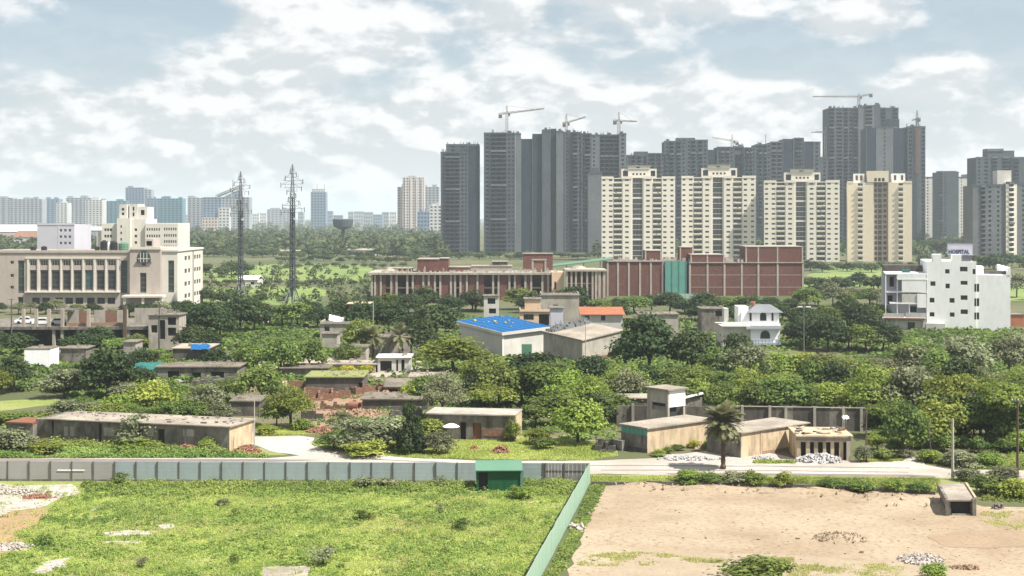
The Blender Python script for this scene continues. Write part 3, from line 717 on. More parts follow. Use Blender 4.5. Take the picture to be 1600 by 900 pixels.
netting(r, fr, 1354, 1369, 200, 0, 20); ublock(r, fr, 1369.2, 1395, 199, 30, [(.42, .58, 'win')], M['shell_light'], .5, 20, seed=71); netting(r, fr, 1395.2, 1418, 200, 1.5, 20)
ublock(r, fr, 1418.2, 1446, 198, 30, [(.04, .25, 'half'), (.76, .97, 'half')], M['shell'], 0, 20, seed=72)
mb = MB(); u = fr.u(1433); lattice(mb, (u, -1.2, 0), (u, -1.2, fr.z(184)), 1.5, 1.5, 46, .12, (0, 1, 0)); mb.build('hoist_mast', M['steel_dark'], r)
for k in range(22): boxobj('hoist_panel', M['orange_rust'], r, u - 1.6, u + 1.6, -.45, -.15, fr.z(270) + k * 1.68, fr.z(270) + k * 1.68 + 1.5)
# right-hand far towers
D = 1350
fr = Fr(xat(1456, D), D); r = fr.root('apartment_tower', 'slim pale tower just right of the orange hoist strip', 'tower')
ublock(r, fr, 1445, 1468, 277, 22, [(.1, .3, 'win'), (.6, .8, 'win')], M['offwhite'], 0, 20, t=.4, bars=False)
fr = Fr(xat(1482, D - 60), D - 60); r = fr.root('unfinished_tower', 'narrow dark grey tower between two pale towers right of the hoist', 'tower')
ublock(r, fr, 1467, 1498, 269, 23, [(.03, .2, 'bay'), (.24, .4, 'win')], M['shell'], 0, 20, bars=False); boxobj('roof_room', M['shell'], r, fr.u(1469), fr.u(1496), 2, 12, fr.z(269.2), fr.z(267))
fr = Fr(xat(1510, D), D); r = fr.root('apartment_tower', 'pale grey tower with dark balconies left of the massive right edge tower', 'tower')
ublock(r, fr, 1496, 1512, 277, 22, [(.3, .5, 'win')], M['offwhite'], 0, 20, t=.4, bars=False); ublock(r, fr, 1512.2, 1526, 272, 22, [(.1, .9, 'bay')], M['shell_light'], 1, 20, bars=False)
D = 1120; fr = Fr(xat(1570, D), D); r = fr.root('unfinished_tower', 'massive dark tower with a roof block at the right edge', 'tower')
ublock(r, fr, 1525, 1547, 246, 24, [(.1, .35, 'win'), (.55, .9, 'half')], M['shell'], 0, 22, bars=False); ublock(r, fr, 1547.2, 1580, 245, 24, [(.1, .35, 'bay'), (.6, .9, 'bay')], M['shell'], 1.5, 22, bars=False)
ublock(r, fr, 1580.2, 1640, 246, 24, [(.05, .2, 'bay'), (.3, .5, 'win'), (.7, .9, 'bay')], M['shell'], .4, 22, bars=False)
boxobj('roof_room', M['shell'], r, fr.u(1545), fr.u(1587), 3, 15, fr.z(246), fr.z(235)); boxobj('roof_room', M['shell_light'], r, fr.u(1544.5), fr.u(1570), 2.5, 14, fr.z(236), fr.z(232))
D = 830; fr = Fr(xat(1575, D), D); r = fr.root('apartment_tower', 'grey taupe tower with a cream window strip, in front at the right edge', 'tower')
ublock(r, fr, 1520, 1541, 290, 16, [(.6, .95, 'bay')], M['conc_pale'] if False else M['shell_light'], 0, 18, t=.6, bars=False); ublock(r, fr, 1541.2, 1572, 289, 16, [(.05, .3, 'win'), (.5, .7, 'win')], M['shell_light'], .8, 18, t=.6, bars=False)
u0, u1, z = ublock(r, fr, 1572.2, 1589, 285, 16, [(.25, .75, 'bay')], M['beige'], -.4, 18, t=.6, bars=False); ublock(r, fr, 1589.2, 1650, 287, 16, [(.1, .25, 'win'), (.4, .6, 'bay'), (.75, .9, 'win')], M['shell_light'], .6, 18, t=.6, bars=False)
boxobj('roof_room', M['offwhite'], r, fr.u(1561), fr.u(1583), 3, 11, fr.z(289.2), fr.z(266))

# ---------------------------------------------------------------- cream apartment towers
RG = random.Random(99)
def cream_tower(px0, px1, top, D, label, m, nf=16):
    fr = Fr(xat((px0 + px1) / 2, D), D, -.8 * math.atan(((px0 + px1) / 2 - CX) / F)); r = fr.root('apartment_tower', label, 'apartment tower')
    a, b, z = fr.u(px0), fr.u(px1), fr.z(top); w = b - a; fh = z / nf
    X = lambda q: a + w * q
    segs = [(0, .155, 0, [(.012, .052, 'w'), (.10, .148, 'w')]), (.155, .285, 1.4, [(.165, .275, 'b')]), (.285, .405, .2, [(.32, .37, 'w')]),
            (.405, .57, .9, [(.422, .553, 'c')]), (.57, .69, .2, [(.605, .655, 'w')]), (.69, .82, 1.4, [(.70, .81, 'b')]), (.82, 1, 0, [(.838, .882, 'w'), (.935, .975, 'w')])]
    mb = MB(); core = MB()
    for (s0, s1, y0, ws) in segs:
        hs = []
        for (c0, c1, ty) in ws:
            for k in range(nf):
                zb = fh * k
                if ty == 'w': hs.append((X(c0), X(c1), zb + fh * .4, zb + fh * .76))
                elif ty == 'b': hs.append((X(c0), X(c1), zb + fh * .12, zb + fh * .86))
                else: hs.append((X(c0), X(c1), zb + fh * (.05 if k % 4 else .3), zb + fh * .985))
        mb.wallbox(X(s0), X(s1), y0, 20 + y0, 0, z, hs, t=.25 if ws[0][2] != 'b' else 1.3)
        for h in hs:
            gq = M[RG.choice(['glass', 'glass', 'glass', 'curtain', 'glass_teal'])]
            if h[1] - h[0] < 3.5: win(r, h[0], h[1], h[2], h[3], y0 + .1, 'two', M['frame_dark'], gq)
            elif y0 > 1:
                win(r, h[0] + .1, h[1] - .1, h[2], h[3], y0 + 1.1, 'two', M['frame_dark'], gq, name='balcony_door')
                bal = MB(); bal.box(h[0] - .1, h[1] + .1, y0 - 1.2, y0 - .003, h[2] - .25, h[2] - .05)
                bal.box(h[0] - .1, h[1] + .1, y0 - 1.2, y0 - 1.1, h[2] - .05, h[2] + .55)
                bo = bal.build('balcony', m, r)
                if RG.random() < .3: xq = RG.uniform(h[0], h[1] - 1.2); boxobj('laundry', M[RG.choice(['white', 'hz_blue', 'peach', 'brick_old'])], bo, xq, xq + RG.uniform(.6, 1.2), y0 - 1.3, y0 - 1.24, h[2] + .1, h[2] + .75)
                if RG.random() < .35: xq = RG.choice([h[0] - .9, h[1] + .1]); boxobj('cooling_unit', M['offwhite'], r, xq, xq + .8, y0 - .5, y0 - .003, h[2] + .3, h[2] + .9)
            else: win(r, h[0], h[1], h[2], h[3], y0 + .08, 'three', M['frame_dark'])
    mb.build('wall', m, r)
    boxobj('roof_slab', M['roofslab'], r, a + .3, b - .3, 1.5, 19, z - .3, z + .1)
    for q0, q1 in ((0, .16), (.285, .41), (.57, .69), (.82, 1)): boxobj('cornice', m, r, X(q0) - .1, X(q1) + .1, -.15, .9, z - .5, z + .9)
    # rooftop: low wings with openings, then the lift-room block
    mb = MB(); mb.wallbox(X(.27), X(.75), 2, 16, z + .1, z + 5.6, [(X(.29), X(.36), z + 1, z + 4.4), (X(.67), X(.73), z + 1, z + 4.4)] + [(X(.42 + .05 * k), X(.445 + .05 * k), z + 1.8, z + 3) for k in range(4)], t=.5); mb.build('roof_room', m, r)
    mb = MB(); mb.wallbox(X(.36), X(.655), 1.6, 14, z + 5.6, z + 7.4, [(X(.47), X(.52), z + 6.1, z + 6.8)], t=.3); mb.build('lift_room', m, r)
    boxobj('interior', M['inter'], r, X(.28), X(.74), 2.5, 15, z + .2, z + 5.4)
    boxobj('roof_slab', M['roofslab'], r, X(.345), X(.67), 1.2, 14.4, z + 7.4, z + 7.75)
cream_tower(940, 1055, 278, 850, 'cream apartment tower beside the blank grey block, leftmost of the cream towers', M['beige'])
cream_tower(1065, 1181, 277, 852, 'cream apartment tower directly above the teal panel and brick rooms, second from left', M['beige'])
cream_tower(1194, 1312, 284, 838, 'cream apartment tower rising behind the high brick wing, third from left', M['beige'])
D = 838; fr = Fr(xat(1374, D), D, -.8 * math.atan((1374 - CX) / F)); r = fr.root('apartment_tower', 'warm yellow cream tower with a taupe recess, rightmost of the cream towers', 'apartment tower')
nf = 15; z = fr.z(285); fh = z / nf; U = fr.u
mb = MB(); hs = []
for k in range(nf): hs.append((U(1340.5), U(1348), fh * k + fh * .15, fh * k + fh * .85))
mb.wallbox(U(1324), U(1365), 0, 18, 0, z, hs, t=1.2)
h2 = [(U(1404), U(1411), fh * k + fh * .15, fh * k + fh * .85) for k in range(nf)]
mb.wallbox(U(1388), U(1425), 0, 18, 0, z, h2, t=1.2); mb.build('wall', M['beige_warm'], r)
for h in hs + h2:
    win(r, h[0], h[1], h[2], h[3], 1.0, 'two', M['frame_dark'], name='balcony_door')
    bal = MB(); bal.box(h[0] - .15, h[1] + .15, -1, -.003, h[2] - .2, h[2]); bal.box(h[0] - .15, h[1] + .15, -1, -.92, h[2], h[2] + .75); bal.build('balcony', M['beige'], r)
mb = MB(); z2 = fr.z(267); h3 = []
nf3 = 16; f3 = fr.z(285) / nf
for k in range(nf):
    h3.append((U(1366.5), U(1370.5), f3 * k + f3 * .2, f3 * k + f3 * .85)); h3.append((U(1372), U(1378), f3 * k + f3 * .15, f3 * k + f3 * .9)); h3.append((U(1380.5), U(1385.5), f3 * k + f3 * .3, f3 * k + f3 * .85))
mb.wallbox(U(1365) + .02, U(1388) - .02, 2, 17, 0, z + .2, h3, t=.5); mb.build('recessed_wall', M['beige_brown'], r)
for h in h3: win(r, h[0], h[1], h[2], h[3], 2.3, 'two', M['frame_dark'])
mb = MB(); mb.wallbox(U(1355), U(1388.5), -.3, 14, z + .2, z2, [(U(1366 + 6 * k), U(1370 + 6 * k), z + .6, z + 2.6) for k in range(3)], t=.5); mb.build('roof_room', M['beige_warm'], r)
boxobj('interior', M['inter'], r, U(1356), U(1387), .4, 13, z + .3, z2 - .3)
for a, b, t in ((1334, 1351, 271), (1394, 1415, 271)):
    mb = MB(); zz = fr.z(t); mb.wallbox(U(a), U(b), 3, 12, z, zz, [(U(a + 3), U(a + 7), z + 1.2, zz - 1), (U(b - 7), U(b - 3), z + 1.2, zz - 1)], t=.4); mb.build('roof_room', M['white'], r)
    boxobj('interior', M['brick_old'], r, U(a) + .3, U(b) - .3, 3.4, 11, z, zz - .2)
for a, b in ((1324, 1333), (1412, 1425)): boxobj('cornice', M['beige_warm'], r, U(a) - .1, U(b), -.15, 1, z - .4, z + .8)

# ---------------------------------------------------------------- tower cranes
def crane(px, D, pyb, pyt, jl, jr, label, m, pivot=None):
    """mast from pyb to pyt; jib end points jl/jr = (px, py) on either side"""
    X = xat(px, D); zb = zat(pyb, D); r = thing('tower_crane', label, 'crane', (X, D, zb)); S = D / F
    h = (pyb - pyt) * S
    pv = (pyb - (pivot or (jl[1] + jr[1]) / 2)) * S
    mb = MB(); lattice(mb, (0, 0, 0), (0, 0, pv), 1.8, 1.8, max(3, int(pv / 2)), .2); mb.build('mast', m, r)
    mb = MB(); lattice(mb, (0, 0, pv), (0, 0, h), 1.6, .4, 4, .17); mb.build('apex', m, r)
    ends = [((q[0] - px) * S, (pyb - q[1]) * S) for q in (jl, jr)]
    longer = 0 if abs(ends[0][0]) > abs(ends[1][0]) else 1
    for i, (ex, ez) in enumerate(ends):
        L = abs(ex); mb = MB(); lattice(mb, (0, 0, pv + .6), (ex, 0, ez + .6), 1.5, .8 if i == longer else 1.4, max(3, int(L / 2.2)), .2, (0, 1, 0), 3); mb.build('jib' if i == longer else 'counter_jib', m, r)
        mb = MB(); mb.tube((0, 0, h), (ex * .75, 0, pv + (ez - pv) * .75 + 1.2), .1, .1, 3); mb.build('tie_rod', m, r)
        if i != longer:
            s = 1 if ex > 0 else -1
            boxobj('counterweight', M['steel_dark'], r, min(ex, ex - s * 2.6), max(ex, ex - s * 2.6), -.9, .9, ez - 2.2, ez + .2)
    mb = MB(); mb.box(.9, 2.4, -1, .6, pv - 1.6, pv + .5); mb.build('cab', M['steel_dark'], r)
crane(792, 1055, 208, 165, (779, 180), (850, 171), 'crane with a long jib tilted up to the right, on the left grid tower', M['crane'], 178)
crane(885, 1055, 206, 178, (879, 194), (915, 184), 'small crane with its jib raised right, left crane on the wide netted tower', M['crane'], 193)
crane(967, 1055, 210, 175, (958, 190), (995, 191), 'crane with a level jib, at the right end of the wide netted tower', M['crane'], 190)
crane(1144, 1180, 230, 210, (1154, 223), (1113, 216), 'small pale crane pointing left above the second cream tower', M['crane_pale'], 221)
crane(1290, 1215, 246, 198, (1296, 207), (1268, 208), 'pale crane at the left side of the tallest tower, its jib pointing left', M['crane_pale'], 207)
crane(1342, 1222, 166, 146, (1363, 148), (1270, 152), 'long level crane across the top of the tallest tower', M['crane'], 152)
crane(1433, 1162, 198, 172, (1438, 186), (1425, 189), 'stubby crane above the orange hoist strip', M['crane'], 187)

# ---------------------------------------------------------------- lattice masts
def mast(px, pyb, pyt, label, splay):
    D = dist_of(pyb); r = thing('lattice_mast', label, 'mast', (xat(px, D), D, 0)); H = zat(pyt, D)
    z1 = H * .22
    mb = MB(); lattice(mb, (0, 0, z1), (0, 0, H * .72), 1.25, 1.0, 22, .13); mb.build('shaft', M['steel_dark'], r)
    mb = MB(); lattice(mb, (0, 0, H * .72), (0, 0, H), 1.2, .15, 12, .09); mb.build('top_section', M['steel'], r)
    mb = MB(); mb.tube((0, 0, 0), (0, 0, H * .8), .3, .22, 6); mb.build('cable_riser', M['steel_dark'], r)
    mb = MB()
    for sx in (-1, 1):
        for sy in (-1, 1):
            mb.tube((sx * splay, sy * splay, 0), (sx * .65, sy * .65, z1), .14, .14, 4)
            mb.tube((sx * splay, sy * splay, 0), (0, sy * splay * .55, z1 * .5), .07, .07, 3); mb.tube((sx * .65, sy * .65, z1), (0, sy * splay * .55, z1 * .5), .07, .07, 3)
        mb.tube((sx * splay * .55, -splay * .55, z1 * .5), (sx * splay * .55, splay * .55, z1 * .5), .07, .07, 3)
    for sy in (-1, 1): mb.tube((-splay * .55, sy * splay * .55, z1 * .5), (splay * .55, sy * splay * .55, z1 * .5), .07, .07, 3)
    mb.build('splayed_base', M['steel'], r)
    R = random.Random(int(px))
    for k in range(13):       # short cross-arms with hanging insulators and drum antennas
        z = H * (.70 + .022 * k); L = (1.9 + 1.1 * math.sin(k * .8 + 1)) * (1 - max(0, k - 8) * .12); s = 1 if k % 2 else -1
        mb = MB(); mb.tube((-L * .9, 0, z), (L * .9, 0, z + .1), .07, .05, 4); mb.tube((s * L * .9, 0, z), (s * .4, 0, z + .9), .05, .05, 3)
        mb.box(s * L - .09, s * L + .09, -.1, .1, z - .8, z + .4); mb.tube((-s * L * .8, 0, z), (-s * L * .8, 0, z + .9), .05, .04, 4)
        mb.build('cross_arm', M['steel'], r)
    for k in range(1):
        z = H * (.66 + .03 * k); mb = MB(); mb.tube((.7 * (-1) ** k, -.5, z), (.7 * (-1) ** k, -1.0, z), .32, .32, 10); mb.build('drum_antenna', M['hz_white'], r)
mast(376, 489, 268, 'left lattice mast standing near the cream office building', 3.0)
mast(457, 507, 257, 'right lattice mast with a pale splayed base among dark trees', 3.6)
# ================================================================ MIDDLE DISTANCE
def pwin(*a, **k): return win(*a, pane=True, **k)
def arch_mesh(name, parent, m, x0, x1, z0, z1, y, d=.12, n=8):
    """arched panel (door or window pane) standing d proud of y"""
    r_ = (x1 - x0) / 2; xc = (x0 + x1) / 2; zs = max(z0, z1 - r_)
    pts = [(x0, z0), (x1, z0)] + [(xc + r_ * math.cos(math.pi * k / n), zs + (z1 - zs) * math.sin(math.pi * k / n)) for k in range(n + 1)]
    mb = MB(); k = len(pts)
    mb.poly([(p[0], y - d, p[1]) for p in pts])
    for i in range(k):
        a, b = pts[i], pts[(i + 1) % k]; mb.quad((a[0], y - d, a[1]), (a[0], y, a[1]), (b[0], y, b[1]), (b[0], y - d, b[1]))
    return mb.build(name, m, parent)
def rooftank(X, Y, z, r_, h, m, label, cat='water tank'):
    mb = MB(); mb.lathe([(.01, 0), (r_, 0), (r_, h * .2), (r_ * 1.04, h * .22), (r_, h * .25), (r_, h * .5), (r_ * 1.04, h * .52), (r_, h * .55), (r_ * .98, h * .82), (r_ * .45, h * .95), (r_ * .4, h), (.01, h)], 12)
    o = mb.build('water_tank', m, smooth=False); o.location = (X, Y, z); return setp(o, label, cat)

# ---- cream/pinkish office building on the left
D = 404; fr = Fr(xat(131, D), D); U = fr.u; Z = fr.z
r = fr.root('office_building', 'long pinkish office building with tall dark windows and an arched window at left', 'office building')
cols = [(46.7, 57), (63, 75), (80.5, 93), (98, 110), (115, 127.5), (133, 145), (151, 163), (168.5, 181)]
top = Z(393)
hs = []
hs += [(U(a), U(b), Z(453), Z(422)) for a, b in cols] + [(U(a), U(b), Z(415), Z(406.5)) for a, b in cols]
hs += [(U(28), U(38), Z(458), Z(407)), (U(189), U(199), Z(458), Z(407))] + [(U(16), U(21.5), Z(q + 2.5), Z(q - 2.5)) for q in (410, 430.5, 449)]
hs += [(U(a), U(a + 12), Z(475), Z(465)) for a in (50, 66, 86, 102, 118, 136, 152, 168)] + [(U(28), U(36), Z(478), Z(464))]
mb = MB(); mb.wallbox(U(-45), U(205), 0, 30, 0, top, hs, t=.5); mb.build('wall', M['inst_pink'], r)
for i, (a, b) in enumerate(cols):
    pwin(r, U(a), U(b), Z(453), Z(422), .28, 'tall', M['frame_dark'], M['glass_teal'] if i == 5 else M['glass']); pwin(r, U(a), U(b), Z(415), Z(406.5), .28, 'grid', M['inst_cream'], M['glass'])
for a, b in ((28, 38), (189, 199)): pwin(r, U(a), U(b), Z(458), Z(407), .28, 'tall', M['frame_dark'], M['glass_green'], name='glazed_strip')
for q in (410, 430.5, 449): pwin(r, U(16), U(21.5), Z(q + 2.5), Z(q - 2.5), .3, 'two', M['inst_cream'])
for a in (50, 66, 86, 102, 118, 136, 152, 168): pwin(r, U(a), U(a + 12), Z(475), Z(465), .3, 'two')
pwin(r, U(28), U(36), Z(478), Z(464), .3, 'two')
for i in range(9):
    q = ([41] + [c[1] for c in cols])[i] + 1.6; e = ([c[0] for c in cols] + [187.5])[i] - 1.2
    boxobj('pier', M['inst_cream'], r, U(q), U(e), -.28, .003, Z(455.5), Z(404.5))
boxobj('ledge', M['inst_cream'], r, U(40), U(188), -.9, -.003, Z(457), Z(455)); boxobj('ledge', M['inst_cream'], r, U(40), U(188), -.35, -.004, Z(404.3), Z(402.5))
boxobj('cornice', M['inst_pink'], r, U(-45) - .2, U(204.8), -.25, .4, top - .35, top + .35)
# arched tower block
zt = Z(388); mb = MB(); mb.wallbox(U(205.2), U(253), -1.6, 26, 0, zt, [(U(221), U(231), Z(457), Z(426))], t=.5); mb.build('tower_wall', M['inst_pink'], r)
pwin(r, U(221), U(231), Z(457), Z(426), -1.35, 'tall', name='window'); w = arch_mesh('arched_window', r, M['glass_green'], U(217.5), U(236.5), Z(409), Z(393), -1.61)
arch_mesh('arch_surround', r, M['frame_dark'], U(216.3), U(237.7), Z(410), Z(391.6), -1.604, .06)
for q in (222, 227, 232): boxobj('mullion', M['inst_cream'], w, U(q) - .08, U(q) + .08, -1.83, -1.735, Z(409), Z(394.5))
boxobj('mullion', M['inst_cream'], w, U(218), U(236), -1.83, -1.736, Z(404.5), Z(403.5)); boxobj('window_sill', M['frame_dark'], w, U(214.5), U(239), -2, -1.62, Z(410), Z(409)); boxobj('apron_panel', M['frame_dark'], r, U(224), U(230), -1.72, -1.603, Z(415), Z(410.2))
boxobj('cornice', M['inst_cream'], r, U(204.6), U(253.4), -1.9, -1, zt - .3, zt + .4)
# right wing with its bright end wall
mb = MB(); xr = U(277.3); hr = []
d2 = 33.0
vy = lambda px: fr.v(px, xr)
for q in (405, 425.5, 446, 465.5):
    for (a, b) in ((288.5, 292.2), (294.2, 297.2), (303.5, 306.2), (307.4, 310), (311, 313.4)): hr.append((vy(a), vy(b), Z(q + 3.4), Z(q - 3.4)))
zt2 = Z(393); mb.wallbox(U(253.2), xr, 0, d2, 0, zt2, [(U(262.7), U(272), Z(457), Z(407))], right=hr, t=.35); mb.build('wing_wall', M['inst_cream'], r)
pwin(r, U(262.7), U(272), Z(457), Z(407), .2, 'tall', M['frame_dark'], M['glass_green'], name='glazed_strip')
for h in hr: pwin(r, h[0], h[1], h[2], h[3], xr - .15, 'two', M['frame_dark'], M['glass'], 'right')
boxobj('cornice', M['inst_cream'], r, U(253.2), xr + .3, -.3, d2 + .3, zt2, zt2 + .5); boxobj('drain_pipe', M['steel'], r, xr + .02, xr + .25, vy(301), vy(301) + .22, 0, zt2)
boxobj('entrance_canopy', M['inst_cream'], r, U(199), U(262), -6, -1.7, Z(463), Z(460))
for q in (203, 231, 259): boxobj('canopy_pillar', M['inst_cream'], r, U(q) - .35, U(q) + .35, -5.6, -4.9, 0, Z(463))
X0 = fr.X; tz = top
boxobj('roof_slab', M['roofslab'], r, U(-45) + .4, U(205) - .2, .5, 29.5, top - .5, top + .05)
for (px, lab, rr, h, m) in ((163, 'tallest black water tank at the left of the office roof row', 1.15, 3.1, 'tank_black'), (178, 'second black water tank on the office roof, left of the green one', 1.1, 2.9, 'tank_black'),
                            (193, 'green domed water tank on the office building roof', 1.5, 2.6, 'green_light'), (170, 'pale slim water tank between the two black tanks on the office roof', .5, 2.7, 'white'),
                            (69, 'small black water tank near the left end of the office roof', .85, 1.4, 'tank_black'), (52, 'leftmost small black water tank on the office roof', .8, 1.3, 'tank_black'), (152, 'squat black tank just left of the tallest roof tank', .7, 1.3, 'tank_black')):
    rooftank(xat(px, D + 6), D + 6, top + .052, rr, h, M[m], lab)
mb = MB(); mb.wallbox(U(218), U(231), 6, 14, zt, zt + 2.6, [(U(220), U(229), zt + .6, zt + 2)], t=.3); mb.build('roof_room', M['inst_pink'], r)
# lilac grey block behind
D = 500; fr = Fr(xat(86, D), D); r = fr.root('lilac_block', 'plain lilac grey block rising behind the office roof', 'building'); U = fr.u; Z = fr.z
hs = [(U(93 + 7 * c), U(97 + 7 * c), Z(q + 2.2), Z(q - 2.2)) for c in range(3) for q in (360, 370, 380)]
mb = MB(); mb.wallbox(U(58), U(116), 0, 20, 0, Z(351), hs, t=.3); mb.build('wall', M['lilac'], r)
for h in hs: pwin(r, h[0], h[1], h[2], h[3], .12, 'two', M['lilac'], M['glass'])
boxobj('parapet', M['lilac'], r, U(58) - .1, U(116) + .1, -.12, .3, Z(351) - .2, Z(351) + .5); boxobj('corner_strip', M['hz_white'], r, U(91), U(92), -.1, -.003, Z(390), Z(351.5))
# cream four-storey building behind the office roof
D = 600; fr = Fr(xat(217, D), D); r = fr.root('cream_building', 'cream four storey building with a stepped tower above the office roof', 'building'); U = fr.u; Z = fr.z
hs = [(U(229 + 3.7 * c), U(231.3 + 3.7 * c), Z(q + 2), Z(q - 2.2)) for c in range(6) for q in (358.5, 368.8, 378.5, 387)] + [(U(256 + 3.5 * c), U(258.2 + 3.5 * c), Z(q + 2), Z(q - 2.2)) for c in range(6) for q in (358, 368, 377.5, 386)]
mb = MB(); mb.wallbox(U(227), U(278), 0, 22, 0, Z(349), hs, t=.4); mb.build('wall', M['inst_cream'], r)
for h in hs: pwin(r, h[0], h[1], h[2], h[3], .2, 'two')
h1 = [(U(163 + 4.2 * c), U(166.4 + 4.2 * c), Z(q + 2.2), Z(q - 2.2)) for c in range(3) for q in (359, 369, 379)]
mb = MB(); mb.wallbox(U(158.5), U(184), 0, 20, 0, Z(349.5), h1, t=.4); mb.build('wall', M['inst_cream'], r)
for h in h1: pwin(r, h[0], h[1], h[2], h[3], .2, 'two')
mb = MB(); mb.wallbox(U(184.2), U(205), -1.5, 20, 0, Z(341), [(U(181.5 + 8), U(192), Z(q + 2), Z(q - 2)) for q in (354, 364, 374)], t=.5); mb.wallbox(U(205.2), U(226.8), 1.2, 20, 0, Z(342.5), [(U(209), U(213), Z(q + 2), Z(q - 2)) for q in (359, 369, 379)], t=.5); mb.build('tower_wall', M['inst_cream'], r)
mb = MB(); mb.wallbox(U(184), U(196), 2, 16, Z(342), Z(319), [(U(188), U(192), Z(q + 2), Z(q - 2)) for q in (327, 334)], t=.5); mb.wallbox(U(198), U(211), 4, 16, Z(343), Z(318.5), [(U(203), U(206), Z(q + 3), Z(q - 3)) for q in (326, 335)], t=.5); mb.wallbox(U(211.2), U(225.5), 5, 16, Z(343), Z(323), [(U(215), U(221), Z(336), Z(328))], t=.5); mb.build('stepped_top', M['offwhite'], r)
boxobj('interior', M['inter'], r, U(185), U(225), 6, 15, Z(342), Z(325)); boxobj('interior', M['inter'], r, U(160), U(277), 2, 19, 0, Z(350.5))
boxobj('low_wing', M['inst_cream'], r, U(150), U(158.4), 1, 14, 0, Z(362))

# ---- unfinished brick and concrete building, left half (framed galleries)
D = 455; fr = Fr(xat(720, D), D); r = fr.root('framed_brick_building', 'long unfinished brick building with pale concrete columns and a rubble strewn roof', 'building'); U = fr.u; Z = fr.z
zr = Z(427)
colx = [581, 586, 595, 611.3, 619.5, 636.3, 645, 661.3, 670, 679.5, 688, 704.5, 711, 719.5, 729.5, 746, 770.5, 779, 796, 804.5, 821, 830, 847.5, 856.5]
for q in colx: boxobj('column', M['rcc'], r, U(q) - .33, U(q) + .33, 0, .62, 0, zr - .45)
for (a, b) in ((646, 660.5), (688.6, 703.8), (731, 745), (780, 795), (661.9, 669.4), (612, 619), (805.2, 815), (587, 594), (705, 711), (720, 729), (822, 829.5), (848, 856), (596, 604), (671, 679), (747, 758)): boxobj('brick_panel', M['brick'], r, U(a) + .3, U(b) - .3, .3, .56, 0, zr - .46)
for (a, b) in ((587, 611), (620, 636), (670.4, 688), (705, 730), (746, 779), (796, 862)): boxobj('brick_panel', M['brick'], r, U(a), U(b), 5, 5.3, 0, zr - .46)
for (a, b) in ((620, 630), (672, 679), (747, 757), (808, 818)): boxobj('doorway', M['shadow'], r, U(a), U(b), 4.9, 5.02, Z(463), Z(442))
boxobj('gallery_slab', M['conc_pale'], r, U(575), U(872), -.7, 24, zr - .45, zr + .25); boxobj('gallery_slab', M['rcc'], r, U(578), U(862), .7, 24, Z(451), Z(449))
boxobj('back_wall', M['brick'], r, U(577), U(870), 20, 20.4, 0, zr - .46); boxobj('side_wall', M['brick'], r, U(578), U(579), 6, 19.9, 0, zr - .46)
mb = MB(); mb.wallbox(U(862), U(881), -1.2, 10, 0, Z(425), [(U(866), U(869), Z(452), Z(440))], t=.4); mb.build('cream_pier_wall', M['peach'], r)
# roof blocks
def rblock(a, b, t, y0, d, m, z0=None, name='roof_room', hol=()):
    mb = MB(); mb.wallbox(U(a), U(b), y0, y0 + d, zr + .25 if z0 is None else z0, Z(t), hol, t=.3); mb.build(name, m, r)
    boxobj('roof_slab', M['roofslab'], r, U(a) - .15, U(b) + .15, y0 - .2, y0 + d + .2, Z(t), Z(t) + .22)
rblock(700, 733, 419, 6, 10, M['brick_old']); rblock(601, 640, 421, 7, 9, M['brick_old'], name='low_roof_room'); rblock(651, 685, 406, 3, 14, M['brick']); rblock(685.3, 699.5, 405, 5, 10, M['brick']); rblock(818, 866, 399, 17, 7, M['brick']); rblock(735, 800, 418, 10, 10, M['rcc']); rblock(768, 793, 411.5, 14, 6, M['wall_dark'])
for a, b in ((831, 834), (851, 854)): boxobj('roof_post', M['rcc'], r, U(a), U(b), 2, 2.6, zr + .25, Z(407))
boxobj('roof_beam', M['rcc'], r, U(830.5), U(854.5), 1.9, 2.7, Z(407), Z(405)); boxobj('brick_panel', M['brick_old'], r, U(834), U(851), 2.2, 2.5, zr + .25, Z(408))
mb = MB(); a, b = U(595), U(618); mb.lathe([((b - a) / 2, zr + .26), ((b - a) / 2.6, zr + 1.0), ((b - a) / 5, zr + 1.5), (.01, zr + 1.6)], 14, c=((a + b) / 2, 8)); mb.build('shallow_dome', M['rcc'], r)
R = random.Random(8); mb = MB()
for k in range(220):
    x = R.uniform(U(590), U(868)); y = R.uniform(-.4, 12); s = R.uniform(.15, .55); mb.box(x, x + s * R.uniform(.6, 2.4), y, y + s, zr + .24, zr + .25 + s * R.uniform(.4, 1.6))
mb.build('roof_rubble', M['pale_rubble'], r, kind='stuff')
for k in range(26):
    q = R.uniform(600, 866); boxobj('column_stub', M['rcc'], r, U(q) - .2, U(q) + .2, 1, 1.4, zr + .24, zr + .6 + R.random() * 1.6)
# pavilion with a pale dome
D = 452; fr2 = Fr(xat(907, D), D); r2 = fr2.root('domed_pavilion', 'open brick pavilion with slim columns under a shallow pale dome', 'pavilion'); U = fr2.u; Z = fr2.z
for q in (886, 893, 900, 909, 917.5, 926, 931): boxobj('column', M['rcc'], r2, U(q) - .3, U(q) + .3, 0, .6, 0, Z(424))
boxobj('roof_slab', M['rcc'], r2, U(883), U(934), -.5, 14, Z(424), Z(421)); boxobj('brick_panel', M['brick'], r2, U(886), U(931), 5, 5.4, 0, Z(424)); boxobj('tie_beam', M['rcc'], r2, U(886), U(931), .63, .9, Z(444), Z(442))
mb = MB(); a, b = U(892), U(919); mb.lathe([((b - a) / 2, Z(421)), ((b - a) / 2.5, Z(418.5)), ((b - a) / 4.5, Z(416.6)), (.01, Z(416))], 16, c=((a + b) / 2, 7)); mb.build('dome', M['roofslab'], r2)
for q in (937, 944): boxobj('column', M['rcc'], r2, U(q) - .4, U(q) + .4, 0, .8, 0, Z(424))
